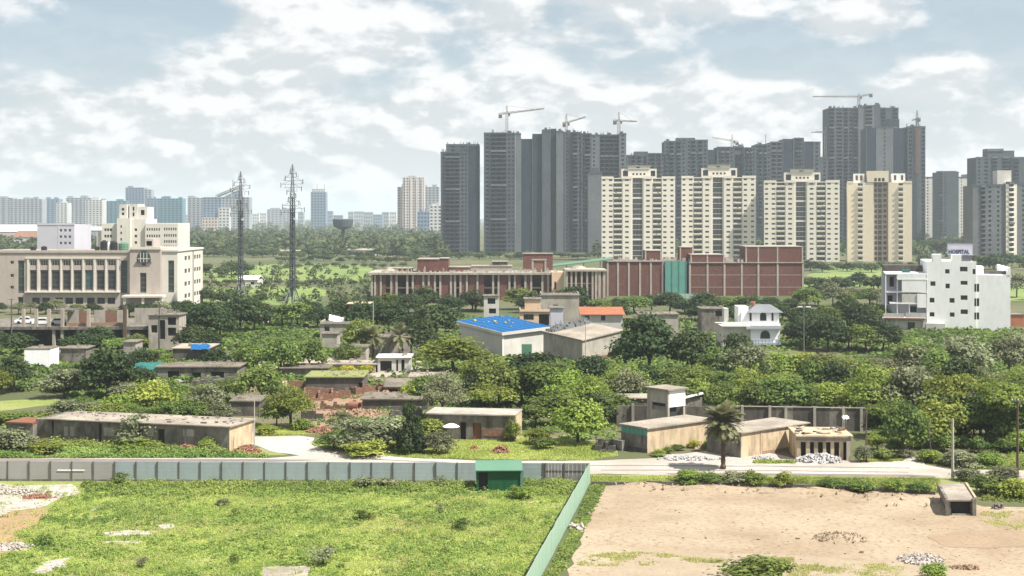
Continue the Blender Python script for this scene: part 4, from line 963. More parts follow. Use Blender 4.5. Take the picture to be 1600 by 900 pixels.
boxobj('roof_slab', M['rcc'], r2, U(934.3), U(948), -.4, 14, Z(424), Z(421.5)); boxobj('brick_panel', M['brick'], r2, U(934.5), U(948), 3, 3.4, 0, Z(424.2))
# slanted pale green canopy
D = 478; fr3 = Fr(xat(906, D), D); r3 = fr3.root('slanted_canopy', 'long pale green metal canopy sloping up to the right over the brick roofs', 'canopy'); U = fr3.u; Z = fr3.z
a, b = U(855), U(958); mb = MB()
mb.poly([(a, 0, Z(416.5)), (b, 0, Z(404.5)), (b, 9, Z(403)), (a, 9, Z(415))]); mb.poly([(a, 0, Z(416.5) - .3), (a, 9, Z(415) - .3), (b, 9, Z(403) - .3), (b, 0, Z(404.5) - .3)]); mb.quad((a, 0, Z(416.5) - .3), (b, 0, Z(404.5) - .3), (b, 0, Z(404.5)), (a, 0, Z(416.5)))
mb.build('roof_sheet', M['green_light'], r3)
for q in (858, 885, 912, 938, 956): boxobj('post', M['steel'], r3, U(q) - .15, U(q) + .15, .4, .7, 0, Z(416.5 - (q - 855) * .1165) - .3)

# ---- brick building, right half
D = 478; fr = Fr(xat(1100, D), D); r = fr.root('brick_wing', 'red brick wing divided by concrete columns, with a teal covered bay', 'building'); U = fr.u; Z = fr.z
zr = Z(408.5)
boxobj('core', M['brick_old'], r, U(949), U(1254), .6, 26, 0, zr - .2)
def brickbay(cols, top, bot_rows, y0=0, z0=0):
    for i, q in enumerate(cols): boxobj('column', M['rcc'], r, U(q) - .32, U(q) + .32, y0 - .12, y0 + .55, z0, Z(top))
    for i in range(len(cols) - 1):
        rows = [z0] + [Z(k) for k in bot_rows] + [Z(top)]
        for j in range(len(rows) - 1): boxobj('brick_panel', M['brick'], r, U(cols[i]) + .33, U(cols[i + 1]) - .33, y0 + .05, y0 + .5, rows[j] + (.16 if j else 0), rows[j + 1] - .02)
        for k in bot_rows: boxobj('beam', M['rcc'], r, U(cols[i]) + .33, U(cols[i + 1]) - .33, y0 - .02, y0 + .5, Z(k) - .02, Z(k) + .15)
brickbay([949.5, 965.5, 982.5, 1000, 1017, 1035.5], 409, [])
brickbay([1078, 1105.5, 1132, 1159, 1185, 1215, 1254.5], 411, [449, 430])
boxobj('beam', M['rcc'], r, U(948.5), U(1036.5), -.3, .6, zr - .1, zr + .35); boxobj('beam', M['rcc'], r, U(1076.5), U(1256), -.3, .7, Z(411), Z(409.7))
for (a, b) in ((1036.2, 1039), (1072, 1077.2)): boxobj('recess_wall', M['navy'], r, U(a), U(b), .3, .7, 0, zr - .1)
for i in range(3):
    for j in range(4): boxobj('teal_sheet', M['teal_panel'], r, U(1039 + 11 * i) + .05, U(1050 + 11 * i) - .05, -.6 + .03 * ((i + j) % 2), -.45 + .03 * ((i + j) % 2), Z(459) + (Z(407.5) - Z(459)) * j / 4 + .04, Z(459) + (Z(407.5) - Z(459)) * (j + 1) / 4)
mb = MB()
for i in range(4): mb.tube((U(1039 + 11 * i), -.75, 0), (U(1039 + 11 * i), -.75, Z(407)), .07, .07, 4)
mb.build('scaffold_pole', M['steel'], r)
def rb2(cols, top, y0, d, bz):
    mb = MB(); mb.wallbox(U(cols[0]), U(cols[-1]), y0, y0 + d, bz, Z(top), [], t=.1); mb.build('upper_wall', M['brick'], r)
    for q in cols: boxobj('column', M['rcc'], r, U(q) - .25, U(q) + .25, y0 - .1, y0 - .003, bz, Z(top) + .1)
    boxobj('roof_slab', M['rcc'], r, U(cols[0]) - .1, U(cols[-1]) + .1, y0 - .15, y0 + d + .1, Z(top), Z(top) + .25)
zt = Z(409.7)
rb2([1080, 1105.5, 1131], 398.5, 0.3, 12, zt); rb2([1166, 1185, 1215, 1254], 386, 0.2, 14, zt); rb2([1010, 1034], 392.5, 3, 10, zr + .35); rb2([1067.5, 1087], 387.5, 8, 8, zr)
mb = MB(); R = random.Random(4)
for k in range(120):
    x = R.choice([R.uniform(U(960), U(1078)), R.uniform(U(1132), U(1166))]); y = R.uniform(.2, 10); s = R.uniform(.2, .6); mb.box(x, x + s * R.uniform(.6, 2.4), y, y + s, zr - .3, zr + .35 + s * R.uniform(.4, 2))
mb.build('roof_rubble', M['pale_rubble'], r, kind='stuff')
# pale green hoarding in front
D = 462; fr = Fr(xat(1072, D), D); r = fr.root('pale_hoarding', 'pale grey green hoarding below the teal bay of the brick wing', 'fence'); U = fr.u; Z = fr.z
for k in range(14): boxobj('hoarding_panel', M['fence_green'] if k % 4 else M['fence_grey'], r, U(1026 + 6.4 * k) + .05, U(1026 + 6.4 * (k + 1)), 0, .08, 0, Z(459))
for k in range(15): boxobj('post', M['post'], r, U(1026 + 6.4 * k) - .05, U(1026 + 6.4 * k) + .05, .09, .2, 0, Z(459))

# ---- hospital
D = 335; fr = Fr(xat(1480, D), D, -.22); r = fr.root('hospital_building', 'white hospital building with small square windows and a rooftop signboard', 'hospital'); U = fr.u; Z = fr.z
q8 = lambda x0, x1, y0, y1: (U(1240 + x0 / 4.444), U(1240 + x1 / 4.444), Z(370 + y1 / 4.444), Z(370 + y0 / 4.444))
ws = [q8(950, 985, 310, 342), q8(945, 978, 425, 458), q8(945, 978, 525, 555), q8(1052, 1083, 225, 255), q8(1055, 1085, 325, 358), q8(1083, 1118, 425, 458), q8(1085, 1118, 525, 555),
      q8(1155, 1208, 207, 240), q8(1160, 1208, 305, 332), q8(1160, 1208, 405, 437), q8(1160, 1210, 503, 535), q8(1243, 1263, 222, 258), q8(1255, 1268.5, 325, 380), q8(1255, 1268.5, 425, 480), q8(1255, 1268.5, 523, 572)]
w2 = [q8(1272, 1290, 325, 380), q8(1272, 1290, 425, 480), q8(1272, 1290, 523, 572)]
mb = MB(); mb.wallbox(U(1448), U(1525.6), 0, 24, 0, Z(409.5), ws, t=.35); mb.wallbox(U(1525.7), U(1579), .3, 24, 0, Z(429), w2, t=.35); mb.build('wall', M['white'], r)
for i, h in enumerate(ws + w2): pwin(r, h[0], h[1], h[2], h[3], .15 if i < len(ws) else .45, 'two', M['frame_dark'], M['glass'])
for a, b, t in ((1457.8, 1471, 397.7), (1488.5, 1502.3, 397.9)): boxobj('parapet_turret', M['white'], r, U(a), U(b), 0.02, 5, Z(409.5), Z(t))
boxobj('parapet', M['white'], r, U(1471.1), U(1488.4), .01, .25, Z(409.5), Z(408)); boxobj('parapet', M['white'], r, U(1502.4), U(1525.7), .01, .25, Z(409.5), Z(408))
mb = MB(); mb.wallbox(U(1521), U(1539), 3, 9, Z(430), Z(416.5), [(U(1524), U(1528), Z(427), Z(419))], t=.3); mb.build('stair_room', M['white'], r)
boxobj('parapet', M['wall_dark'], r, U(1540), U(1577), 5, 5.3, Z(429), Z(424)); boxobj('parapet', M['white'], r, U(1576), U(1579.2), .2, 24, Z(429), Z(417.5))
# left wing: open balconies
xa, xb = U(1383), U(1447.8)
mb = MB(); mb.wallbox(xa, xb, 4, 24, 0, Z(428), [(U(1391), U(1398), Z(450), Z(434)), (U(1423), U(1434), Z(490), Z(481)), (U(1388), U(1396), Z(478), Z(464))], t=.3); mb.build('wing_wall', M['lilac'], r)
boxobj('interior', M['inter'], r, xa + .3, U(1578), 5, 23, 0, Z(431))
for q, x0, x1, dpt in ((429, 1383, 1448, 0), (437, 1402, 1448, -.5), (457.5, 1385, 1448, 0), (475, 1390, 1436, -.6), (497.5, 1378, 1446, -2)):
    boxobj('balcony_slab', M['white'], r, U(x0), U(x1) - .02, dpt, 4.3, Z(q) - .12, Z(q) + .22)
boxobj('balcony_wall', M['white'], r, U(1409), U(1447), -.45, -.25, Z(457), Z(437.5)); boxobj('balcony_wall', M['white'], r, U(1402), U(1447), -.46, -.2, Z(437), Z(428)); boxobj('balcony_wall', M['white'], r, U(1433), U(1447), -.7, -.46, Z(481), Z(459.5))
boxobj('balcony_wall', M['offwhite'], r, U(1409), U(1433), -.55, -.35, Z(474), Z(460)); boxobj('balcony_wall', M['rust'], r, U(1380), U(1444), -2.2, -2.01, Z(499.5), Z(497)); boxobj('balcony_wall', M['offwhite'], r, U(1380), U(1412), -1.95, -1.75, Z(497), Z(490)); boxobj('balcony_wall', M['offwhite'], r, U(1414), U(1446), -1.95, -1.75, Z(497), Z(489))
for q in (1384, 1402, 1421): boxobj('balcony_post', M['white'], r, U(q) - .12, U(q) + .12, .05, .3, Z(497), Z(429.5))
for q in (1380, 1400, 1443): boxobj('ground_pillar', M['offwhite'], r, U(q) - .25, U(q) + .25, -1.6, -1.1, 0, Z(498.5))
boxobj('annex_wall', M['offwhite'], r, U(1374), U(1446), -1, 3.9, 0, Z(501)); boxobj('annex_wall', M['offwhite'], r, U(1446), U(1476), -1.5, -.1, 0, Z(505)); boxobj('dark_opening', M['glass'], r, U(1418), U(1429), -1.1, -1.003, 0, Z(504))
boxobj('roof_tarp', M['teal'], r, U(1411), U(1423), 3, 5, Z(428), Z(423)); boxobj('roof_shed', M['wall_dark'], r, U(1383), U(1446), 14, 20, Z(428), Z(418))
mb = MB(); mb.tube((U(1503), -.5, Z(468)), (U(1503), -.5, Z(455)), .04, .04, 4)
# the signboard
D2 = D + 5; fr4 = Fr(xat(1500, D2), D2, -.22); r4 = fr4.root('hospital_signboard', 'rooftop signboard with the word HOSPITAL on the white hospital', 'sign'); r4.location.z = 0; U = fr4.u; Z = fr4.z
boxobj('board', M['lilac'], r4, U(1481), U(1519.7), 0, .3, Z(398.5), Z(381.5)); boxobj('board_edge', M['greyblue'], r4, U(1480), U(1481.2), -.05, .32, Z(399), Z(381)); boxobj('board_edge', M['greyblue'], r4, U(1481.2), U(1519.7), -.05, .32, Z(381.5), Z(380.7))
cu = bpy.data.curves.new('lettering', 'FONT'); cu.body = 'HOSPITAL'; cu.size = 1.35; cu.extrude = .04; cu.offset = .035; cu.align_x = 'CENTER'
to = bpy.data.objects.new('lettering_src', cu); C.objects.link(to); bpy.context.view_layer.update()
tm = bpy.data.meshes.new_from_object(to.evaluated_get(bpy.context.evaluated_depsgraph_get())); bpy.data.objects.remove(to)
tm.materials.clear(); tm.materials.append(M['navy'])
wd = max(v.co.x for v in tm.vertices) - min(v.co.x for v in tm.vertices); k = (U(1514.5) - U(1482)) / wd
o = link('lettering', tm, r4, (U(1498.3), -.06, Z(396.3)), (k, 1, 1), (math.pi / 2, 0, 0))
boxobj('sign_housing', M['steel_dark'], r4, U(1503), U(1517), .1, 2.5, Z(410), Z(400.3))
mb = MB()
for q in (1482, 1492, 1501, 1510, 1518.5): mb.tube((U(q), .45, Z(409)), (U(q), .45, Z(373)), .06, .06, 4)
for q in (378, 373.5): mb.tube((U(1482), .45, Z(q)), (U(1518.5), .45, Z(q)), .05, .05, 4)
mb.tube((U(1482), .45, Z(381)), (U(1510), .45, Z(373.5)), .04, .04, 4); mb.build('support_frame', M['steel'], r4)

# ---- white house with arches
D = 290; fr = Fr(xat(1196, D), D); r = fr.root('white_house', 'white two storey house with arched windows and a grey hipped roof', 'house'); U = fr.u; Z = fr.z
xr = U(1218.7); dv = fr.v(1239, xr) if fr.v(1239, xr) > 0 else 10
dv = min(dv, 14)
mb = MB(); mb.wallbox(U(1173), xr, 0, dv, 0, Z(507.5), [], t=.2); mb.build('wall', M['white'], r)
boxobj('roof_terrace', M['offwhite'], r, U(1127), xr + .15, -.5, dv, Z(510.5), Z(509)); boxobj('grey_band', M['greyblue'], r, U(1165), xr + .1, -.9, -.003, Z(514), Z(510.6)); boxobj('terrace_parapet', M['white'], r, U(1127), U(1173), -.5, -.3, Z(509), Z(503)); boxobj('terrace_parapet', M['white'], r, U(1173.2), xr, -.55, -.35, Z(509), Z(505)); boxobj('terrace_parapet', M['white'], r, xr - .1, xr + .15, 2, dv, Z(509), Z(499.5))
boxobj('porch_wall', M['offwhite'], r, U(1130), U(1172.8), .5, dv, 0, Z(510.6))
arch_mesh('arched_window', r, M['glass'], U(1188), U(1203), Z(529), Z(516.5), -.003); boxobj('balcony_slab', M['greyblue'], r, U(1172), xr, -1.4, -.003, Z(538), Z(535)); 
for k in range(9): boxobj('baluster', M['greyblue'], r, U(1173 + 5.4 * k) - .06, U(1173 + 5.4 * k) + .06, -1.35, -1.2, Z(535), Z(530.5))
boxobj('balcony_rail', M['greyblue'], r, U(1172), xr, -1.4, -1.15, Z(530.5), Z(529.3))
o = arch_mesh('arched_window', r, M['glass'], 3.2, 5.6, Z(537), Z(511.5), 0); o.location = (xr + .003, 0, 0); o.rotation_euler = (0, 0, math.pi / 2)
xl, xm = U(1160), U(1219.5)
mb = MB(); mb.wallbox(xl, xm, 1.5, 8, Z(509), Z(489), [], t=.2); mb.build('upper_wall', M['white'], r)
for q0, q1 in ((1173, 1176.3), (1189.5, 1199.5), (1207.5, 1210.5)): arch_mesh('arched_window', r, M['glass'], U(q0), U(q1), Z(502), Z(488.5 + .5), 1.497, .06)
mb = MB(); e = .8; zz = Z(489); zt = Z(478); x0, x1, y0, y1 = U(1169), xm + e, 1.5 - e, 8 + e; xc0, xc1 = x0 + 2, x1 - 2
for q in (((x0, y0), (x1, y0), (xc1, 3.6), (xc0, 3.6)), ((x1, y1), (x0, y1), (xc0, 5.6), (xc1, 5.6)), ((x1, y0), (x1, y1), (xc1, 5.6), (xc1, 3.6)), ((x0, y1), (x0, y0), (xc0, 3.6), (xc0, 5.6))):
    mb.poly([(q[0][0], q[0][1], zz), (q[1][0], q[1][1], zz), (q[2][0], q[2][1], zt), (q[3][0], q[3][1], zt)])
mb.poly([(xc0, 3.6, zt), (xc1, 3.6, zt), (xc1, 5.6, zt), (xc0, 5.6, zt)]); mb.poly([(x0, y0, zz), (x0, y1, zz), (x1, y1, zz), (x1, y0, zz)]); mb.build('hipped_roof', M['roof_grey'], r)
boxobj('stair_tower', M['white'], r, U(1156), U(1172), 2, 7, Z(509), Z(480)); boxobj('stair_tower', M['offwhite'], r, U(1136), U(1143), 4, 7, 0, Z(484))
rooftank(xat(1176, D + 4), D + 4, Z(478.5), .6, .75, M['orange'], 'small orange water tank on the roof of the white arched house')
# street lamp
D = 236; r = thing('street_lamp', 'tall twin armed street lamp beside the white arched house', 'street lamp', (xat(1256, D), D, 0)); zt = zat(481, D)
mb = MB(); mb.tube((0, 0, 0), (0, 0, zt), .13, .07, 8); mb.build('pole', M['steel'], r)
for s in (-1, 1):
    mb = MB(); mb.tube((0, 0, zt), (s * .9, 0, zt + .12), .05, .05, 5); mb.build('arm', M['steel'], r)
    mb = MB(); mb.prism([(s * .7 - .35, -.14), (s * .7 + .35, -.14), (s * .7 + .45, 0), (s * .7 + .35, .14), (s * .7 - .35, .14)], zt + .1, zt + .24); mb.build('lamp_head', M['white'], r)

# ---- blue roofed shed and the long concrete roofed shed
C0 = gp(785, 556); fr = Fr(C0.x, C0.y, math.radians(36)); r = fr.root('blue_roofed_shed', 'white shed under a bright blue sheet roof among the trees', 'shed'); U = fr.u; Z = fr.z
w = 10.8; dl = 14.8; zr = lambda x, y: 4.75 + .55 * x / w + 1.25 * y / dl
def slab_(mb, x0, x1, y0, y1, t0, t1):
    P = [(x, y, zr(x, y) + t) for t in (t0, t1) for x, y in ((x0, y0), (x1, y0), (x1, y1), (x0, y1))]
    for q in ((0, 3, 2, 1), (4, 5, 6, 7), (0, 1, 5, 4), (1, 2, 6, 5), (2, 3, 7, 6), (3, 0, 4, 7)): mb.quad(*[P[i] for i in q])
mb = MB()
for a_, b_ in (((0, 0), (w, 0)), ((w, 0), (w, dl)), ((w, dl), (0, dl)), ((0, dl), (0, 0))): mb.quad((*a_, 0), (*b_, 0), (*b_, zr(*b_) - .3), (*a_, zr(*a_) - .3))
mb.build('wall', M['offwhite'], r)
n = 14
for k in range(n):
    mb = MB(); slab_(mb, -.4 + (w + .8) * k / n + .012, -.4 + (w + .8) * (k + 1) / n - .012, -.4, dl + .4, -.2 + .04 * (k % 2), -.06 + .04 * (k % 2)); mb.build('roof_panel', M['blue'], r)
mb = MB(); slab_(mb, -.45, w + .45, -.55, -.42, -.7, -.12); mb.build('fascia', M['offwhite'], r); mb = MB(); slab_(mb, -.55, -.42, -.4, dl + .4, -.7, -.12); mb.build('fascia', M['offwhite'], r)
boxobj('corner_strip', M['frame_white'], r, -.04, .3, -.06, -.003, 0, 4.0)
R = random.Random(12)
for k in range(14):
    x, y = R.uniform(1, w - 1), R.uniform(2, dl - 1); s = R.uniform(.22, .45); z0 = zr(x, y)
    mb = MB(); mb.prism([(x + s * math.cos(q) * R.uniform(.7, 1.3), y + s * math.sin(q) * R.uniform(.7, 1.3)) for q in (0, 1.2, 2.4, 3.6, 5)], z0 - .03, z0 + s * R.uniform(.3, .8))
    o = mb.build('sandbag', M['roofslab'] if k % 3 else M['yellowish']); o.location = (fr.X, fr.Y, 0); o.rotation_euler = (0, 0, fr.rz)
    setp(o, 'small pale sandbag weighing down the blue sheet roof', 'sandbag', 'sandbags on the blue roof')
C1 = gp(910, 566); fr = Fr(C1.x, C1.y, math.radians(38)); r = fr.root('long_shed', 'long grey shed with a flat pale roof right of the blue roof', 'shed'); U = fr.u; Z = fr.z
w = 9.8; dl = 11.4; z1 = 4.0; zr = lambda x, y: z1 + 1.3 * x / w + .9 * y / dl
mb = MB()
for a_, b_ in (((0, 0), (w, 0)), ((w, dl), (0, dl)), ((0, dl), (0, 0))): mb.quad((*a_, 0), (*b_, 0), (*b_, zr(*b_) - .02), (*a_, zr(*a_) - .02))
mb.build('wall', M['conc_pale'], r); mb = MB(); mb.quad((w, 0, 0), (w, dl, 0), (w, dl, zr(w, dl) - .02), (w, 0, zr(w, 0) - .02)); mb.build('end_wall', M['offwhite'], r)
mb = MB(); slab_(mb, -.3, w + .3, -.3, dl + .3, 0, .2); mb.build('roof_slab', M['roofslab'], r); boxobj('brick_courses', M['brick_old'], r, 1, 8, -.25, -.004, 0, 1.0)
mb = MB()
for k in range(110):
    x = R.uniform(0, w); y = dl - .4 - R.uniform(0, 2.4); s = R.uniform(.25, .6); z0 = zr(x, y) + .2; mb.box(x, x + s * 1.8, y, y + s, z0 - .02, z0 + s * R.uniform(.4, 1.4))
    if k % 2: mb.tube((x, y, z0 - .03), (x + R.uniform(-1, 1), y + .3, z0 + R.uniform(.4, 1.3)), .07, .07, 4)
o = mb.build('scrap_pile', M['steel']); o.location = (fr.X, fr.Y, .003); o.rotation_euler = (0, 0, fr.rz); setp(o, 'row of grey scrap along the back edge of the long shed roof', 'scrap')
boxobj('green_box', M['green_light'], None, xat(815, 262), xat(831, 262), 262, 263, 0, zat(538, 262)); setp(C.objects[-1], 'mint green cabin wall in front of the blue roofed shed', 'cabin'); C.objects[-1].name = 'mint_cabin'

# ---- generic small houses
def house(px0, px1, pyb, pyt, depth, wm, label, rm='roof_old', name='house', cat='house', holes=(), rz=0, over=.25, para=0, style=None, roofn='roof_slab', group=None, slope=0):
    """holes: (px0, px1, py0, py1, kind) on the front"""
    p = gp((px0 + px1) / 2, pyb); fr = Fr(p.x, p.y, rz); r = fr.root(name, label, cat, group)
    u0, u1, zt = fr.u(px0), fr.u(px1), zat(pyt, p.y)
    hs = [(fr.u(h[0]), fr.u(h[1]), max(0, fr.z(h[3], fr.u(h[0]))), fr.z(h[2], fr.u(h[0]))) for h in holes]
    mb = MB(); mb.wallbox(u0, u1, 0, depth, 0, zt, hs, t=.35); mb.build('wall', M[wm], r)
    if hs: boxobj('interior', M['shadow'], r, u0 + .25, u1 - .25, .45, depth - .3, 0, zt - .15)
    for h, hh in zip(hs, holes):
        if hh[4] == 'door': boxobj('door', M['wood'], r, h[0], h[1] - (h[1] - h[0]) * .4, .2, .27, h[2], h[3])
        elif hh[4] == 'win': pwin(r, h[0], h[1], h[2], h[3], .15, 'two')
    if slope:
        mb = MB(); a, b, o = u0 - over, u1 + over, over
        mb.quad((a, -o, zt), (b, -o, zt), (b, depth + o, zt + slope), (a, depth + o, zt + slope)); mb.quad((a, -o, zt + .12), (b, -o, zt + .12), (b, depth + o, zt + slope + .12), (a, depth + o, zt + slope + .12))
        for q in (((a, -o), (b, -o)), ((b, -o), (b, depth + o)), ((b, depth + o), (a, depth + o)), ((a, depth + o), (a, -o))):
            z_ = [zt + (slope if c[1] > 0 else 0) for c in q]; mb.quad((*q[0], z_[0]), (*q[1], z_[1]), (*q[1], z_[1] + .12), (*q[0], z_[0] + .12))
        mb.build(roofn, M[rm], r)
    else: boxobj(roofn, M[rm], r, u0 - over, u1 + over, -over, depth + over, zt, zt + .18)
    if para:
        for k in (0, 1): boxobj('parapet', M[wm], r, u0 if k == 0 else u1 - .18, u0 + .18 if k == 0 else u1, .19, depth, zt + .18, zt + .18 + para)
        boxobj('parapet', M[wm], r, u0, u1, 0, .185, zt + .18, zt + .18 + para)
    R = random.Random(int(px0 * 3 + pyb)); mb = MB()
    if not slope and u1 - u0 > 3:
        for k in range(int((u1 - u0) * depth * .35)):
            x, y, q = R.uniform(u0, u1 - .4), R.uniform(.2, depth - .3), R.uniform(.1, .3)
            mb.box(x, x + q * R.uniform(.7, 3), y, y + q, zt + .17, zt + .18 + q * R.uniform(.4, 1.5))
        mb.build('roof_clutter', M['roofslab'], r, kind='stuff')
    return fr, r
house(812, 860, 535, 488, 9, 'peach', 'peach house with a roof room behind the blue roofed shed', holes=[(818, 834, 491, 500, 'win'), (842, 858, 491, 512, '')], para=.5)
house(820, 845, 532, 468, 6, 'peach', 'peach roof room standing above the peach house', name='roof_room_house'); house(845, 905, 520, 462, 9, 'conc_pale', 'grey flat roofed house behind the peach house', holes=[(864, 872, 476, 481, 'win')], para=.4)
house(860, 880, 548, 482, 6, 'lilac', 'lilac tower wall beside the concrete shed roof'); house(910, 973, 540, 492, 7, 'offwhite', 'low pale house with an orange tiled roof left of the big dark tree', rm='orange', holes=[(914, 921, 493, 501, 'win'), (939, 946, 493, 501, 'win')], slope=1.1, over=.5, roofn='tiled_roof')
house(756, 779, 520, 463, 5, 'offwhite', 'slim white unfinished tower house in the trees above the blue roof', holes=[(762, 774, 466, 475, ''), (764, 775, 482, 490, '')])
house(1000, 1060, 545, 492, 8, 'conc_pale', 'pale flat roofed house half hidden by the big dark tree', holes=[(1030, 1040, 500, 510, 'win')]); house(1096, 1135, 520, 483, 7, 'conc', 'raw grey block house left of the white arched house', holes=[(1118, 1128, 486, 494, '')])
house(500, 560, 528, 507, 8, 'conc_pale', 'grey house with broken sheet roofs between the right mast and the dark trees', holes=[(507, 515, 510, 518, 'win')], para=.5); house(503, 527, 545, 522, 5, 'conc_pale', 'small pale shed below the house with broken sheet roofs')
for i, (a, b, y, t, m, lab) in enumerate([(512, 537, 512, 3.5, 'white', 'white tilted roof sheet on the house near the right mast'), (538, 566, 512, 3, 'teal_panel', 'pale teal tilted roof sheet beside the white one')]):
    p = gp((a + b) / 2, 526); w_ = (b - a) * p.y / F
    mb = MB(); mb.box(-w_ / 2, w_ / 2, -1.2, 1.2, 0, .08); o = mb.build('roof_sheet', M[m]); o.location = (p.x, p.y + 2, zat(500, p.y)); o.rotation_euler = (.5, .25 * (1 if i == 0 else -.3), .2); setp(o, lab, 'roof sheet')
house(545, 575, 510, 475, 6, 'brick_old', 'narrow brick hut with a yellow awning edge in the trees', rm='peach', over=.5); house(280, 300, 475, 455, 6, 'offwhite', 'small pale kiosk right of the office building')
house(405, 418, 505, 476, 3, 'peach', 'small orange and cream kiosk near the foot of the right mast', rm='orange_rust', over=.4); house(545, 572, 570, 543, 5, 'conc_pale', 'grey white wall end beside the two small palms'); house(578, 640, 560, 528, 7, 'conc_pale', 'pale house behind the two small palms', holes=[(622, 630, 538, 548, '')])
house(1555, 1600, 510, 492, 6, 'orange', 'low orange wall at the right edge behind the trees', name='low_wall', cat='wall')

# ---- two-level concrete deck with parked cars on the left
D = 287; fr = Fr(xat(120, D), D); r = fr.root('parking_deck', 'concrete parking deck on columns below the office building', 'parking deck'); U = fr.u; Z = fr.z
zd = Z(511)
boxobj('deck_slab', M['conc'], r, U(-60), U(150), 0, 26, zd - .55, zd); boxobj('deck_slab', M['conc'], r, U(150.2), U(252), 0, 22, zd - .55, zd + .12)  # deck concrete taken darker, putting a cloud's shadow into its colour
for q in (-30, 2, 83, 96, 121, 131, 138, 160, 200, 245): boxobj('column', M['conc_pale'], r, U(q) - .28, U(q) + .28, .3, .9, 0, zd - .56)
boxobj('back_wall', M['wall_dark'], r, U(-60), U(250), 12, 12.3, 0, zd - .56)
for q in (35, 55, 75, 96, 137, 195): boxobj('upper_column', M['rcc'], r, U(q) - .3, U(q) + .3, .35, .95, zd + .01, Z(483))
for k, (a, b) in enumerate(((98, 116), (116.3, 134), (140, 158), (158.4, 176), (176.3, 193.5))): boxobj('terrace_wall_panel', M['brick_old'] if k % 2 else M['conc_pale'], r, U(a), U(b), 3, 3.25, zd + .01, Z(486 + (k % 2)))
boxobj('terrace_roof', M['wall_dark'], r, U(78), U(110), 1, 8, Z(487.5), Z(485)); boxobj('sloping_wall', M['soil_red'], r, U(100), U(195), 1.5, 1.8, zd + .01, zd + .8); boxobj('tall_pier', M['wood'], r, U(193), U(198), -.5, .28, 0, Z(478)); boxobj('terrace_wall_panel', M['conc_pale'], r, U(200), U(250), 5, 5.3, zd + .13, Z(484))
house(232, 280, 548, 493, 6, 'conc_pale', 'grey panelled block with square recesses at the right end of the parking deck', holes=[(236, 246, 508, 520, ''), (262, 275, 496, 508, ''), (262, 275, 512, 525, ''), (249, 258, 500, 530, '')], cat='building', name='panelled_block')
def car(x, y, z, rz, label, m='car'):
    r = thing('parked_car', label, 'car', (x, y, z), rz)
    prof = [(-2.1, .35), (-2.15, .8), (-1.55, .95), (-1.0, 1.45), (.7, 1.45), (1.35, .95), (2.05, .85), (2.15, .4), (2.1, .3), (-2.05, .3)]
    mb = MB(); n = len(prof)
    mb.poly([(p[0], -.85, p[1]) for p in prof][::-1]); mb.poly([(p[0], .85, p[1]) for p in prof])
    for k in range(n): a, b = prof[k], prof[(k + 1) % n]; mb.quad((a[0], -.85, a[1]), (a[0], .85, a[1]), (b[0], .85, b[1]), (b[0], -.85, b[1]))
    mb.build('body', M[m], r)
    for s in (-1, 1):
        mb = MB(); mb.poly([(-1.35, s * .865, .97), (-.95, s * .865, 1.36), (.62, s * .865, 1.36), (1.1, s * .865, .97)][::s]); mb.build('side_window', M['glass'], r)
        for wx in (-1.3, 1.3): mb = MB(); mb.tube((wx, s * .68, .32), (wx, s * .9, .32), .32, .32, 12); mb.build('wheel', M['tyre'], r)
    mb = MB(); mb.quad((.74, -.72, 1.42), (1.33, -.72, .97), (1.33, .72, .97), (.74, .72, 1.42)); o = mb.build('windscreen', M['glass'], r); o.location = (.03, 0, .02)
car(xat(67, D + 6), D + 6, zd, .1, 'white car parked on the deck, nearer the left column'); car(xat(94, D + 6), D + 6, zd, .05, 'white car parked on the deck under the dark terrace roof'); car(xat(40, D + 9), D + 9, zd, .2, 'white car at the left end of the parking deck')
# white wall on the left and huts nearby
house(38, 78, 574, 546, 5, 'white', 'bright white wall block among dark trees at left', name='white_wall', cat='wall', over=.05); house(78, 95, 566, 546, 4, 'offwhite', 'pale wall piece right of the bright white wall', name='low_wall', cat='wall', over=.05); house(95, 134, 568, 545, 5, 'conc', 'low grey building right of the white wall under the deck')
house(193, 212, 560, 535, 5, 'conc_pale', 'grey concrete box between the dark tree and the deck'); house(270, 325, 566, 545, 9, 'wall_dark', 'dark walled shed with a pale roof edge below the blue tarp', rm='path')
# ================================================================ NEAR BUILDINGS, FENCES, POLES
# tarps
def tarp(px, py, w, d, z, m, label, tilt=.2, name='tarp'):
    p = gp(px, py); mb = MB(); n = 6
    P = [[(w * (i / n - .5), d * (j / n - .5), .25 * math.sin(i * 1.7 + j) * .4 - .05 * (i - 3) ** 2 * .3) for i in range(n + 1)] for j in range(n + 1)]
    for j in range(n):
        for i in range(n): mb.quad(P[j][i], P[j][i + 1], P[j + 1][i + 1], P[j + 1][i])
    o = mb.build(name, m); o.location = (p.x, p.y, z); o.rotation_euler = (tilt, 0, .2); return setp(o, label, 'tarp')
tarp(313, 566, 3.4, 3.5, 2.9, M['blue'], 'small blue tarp stretched over the dark shed left of the hedge trees')
tarp(233, 590, 4.8, 4.5, 1.9, M['teal'], 'teal tarp right of the big round dark tree')
for q in (305, 320): 
    p = gp(q, 566); mb = MB(); mb.tube((0, 0, 0), (0, 0, 2.85), .06, .06, 5); o = mb.build('tarp_pole', M['wood']); o.location = p; setp(o, ('left' if q == 305 else 'right') + ' wooden pole holding up the small blue tarp', 'pole')
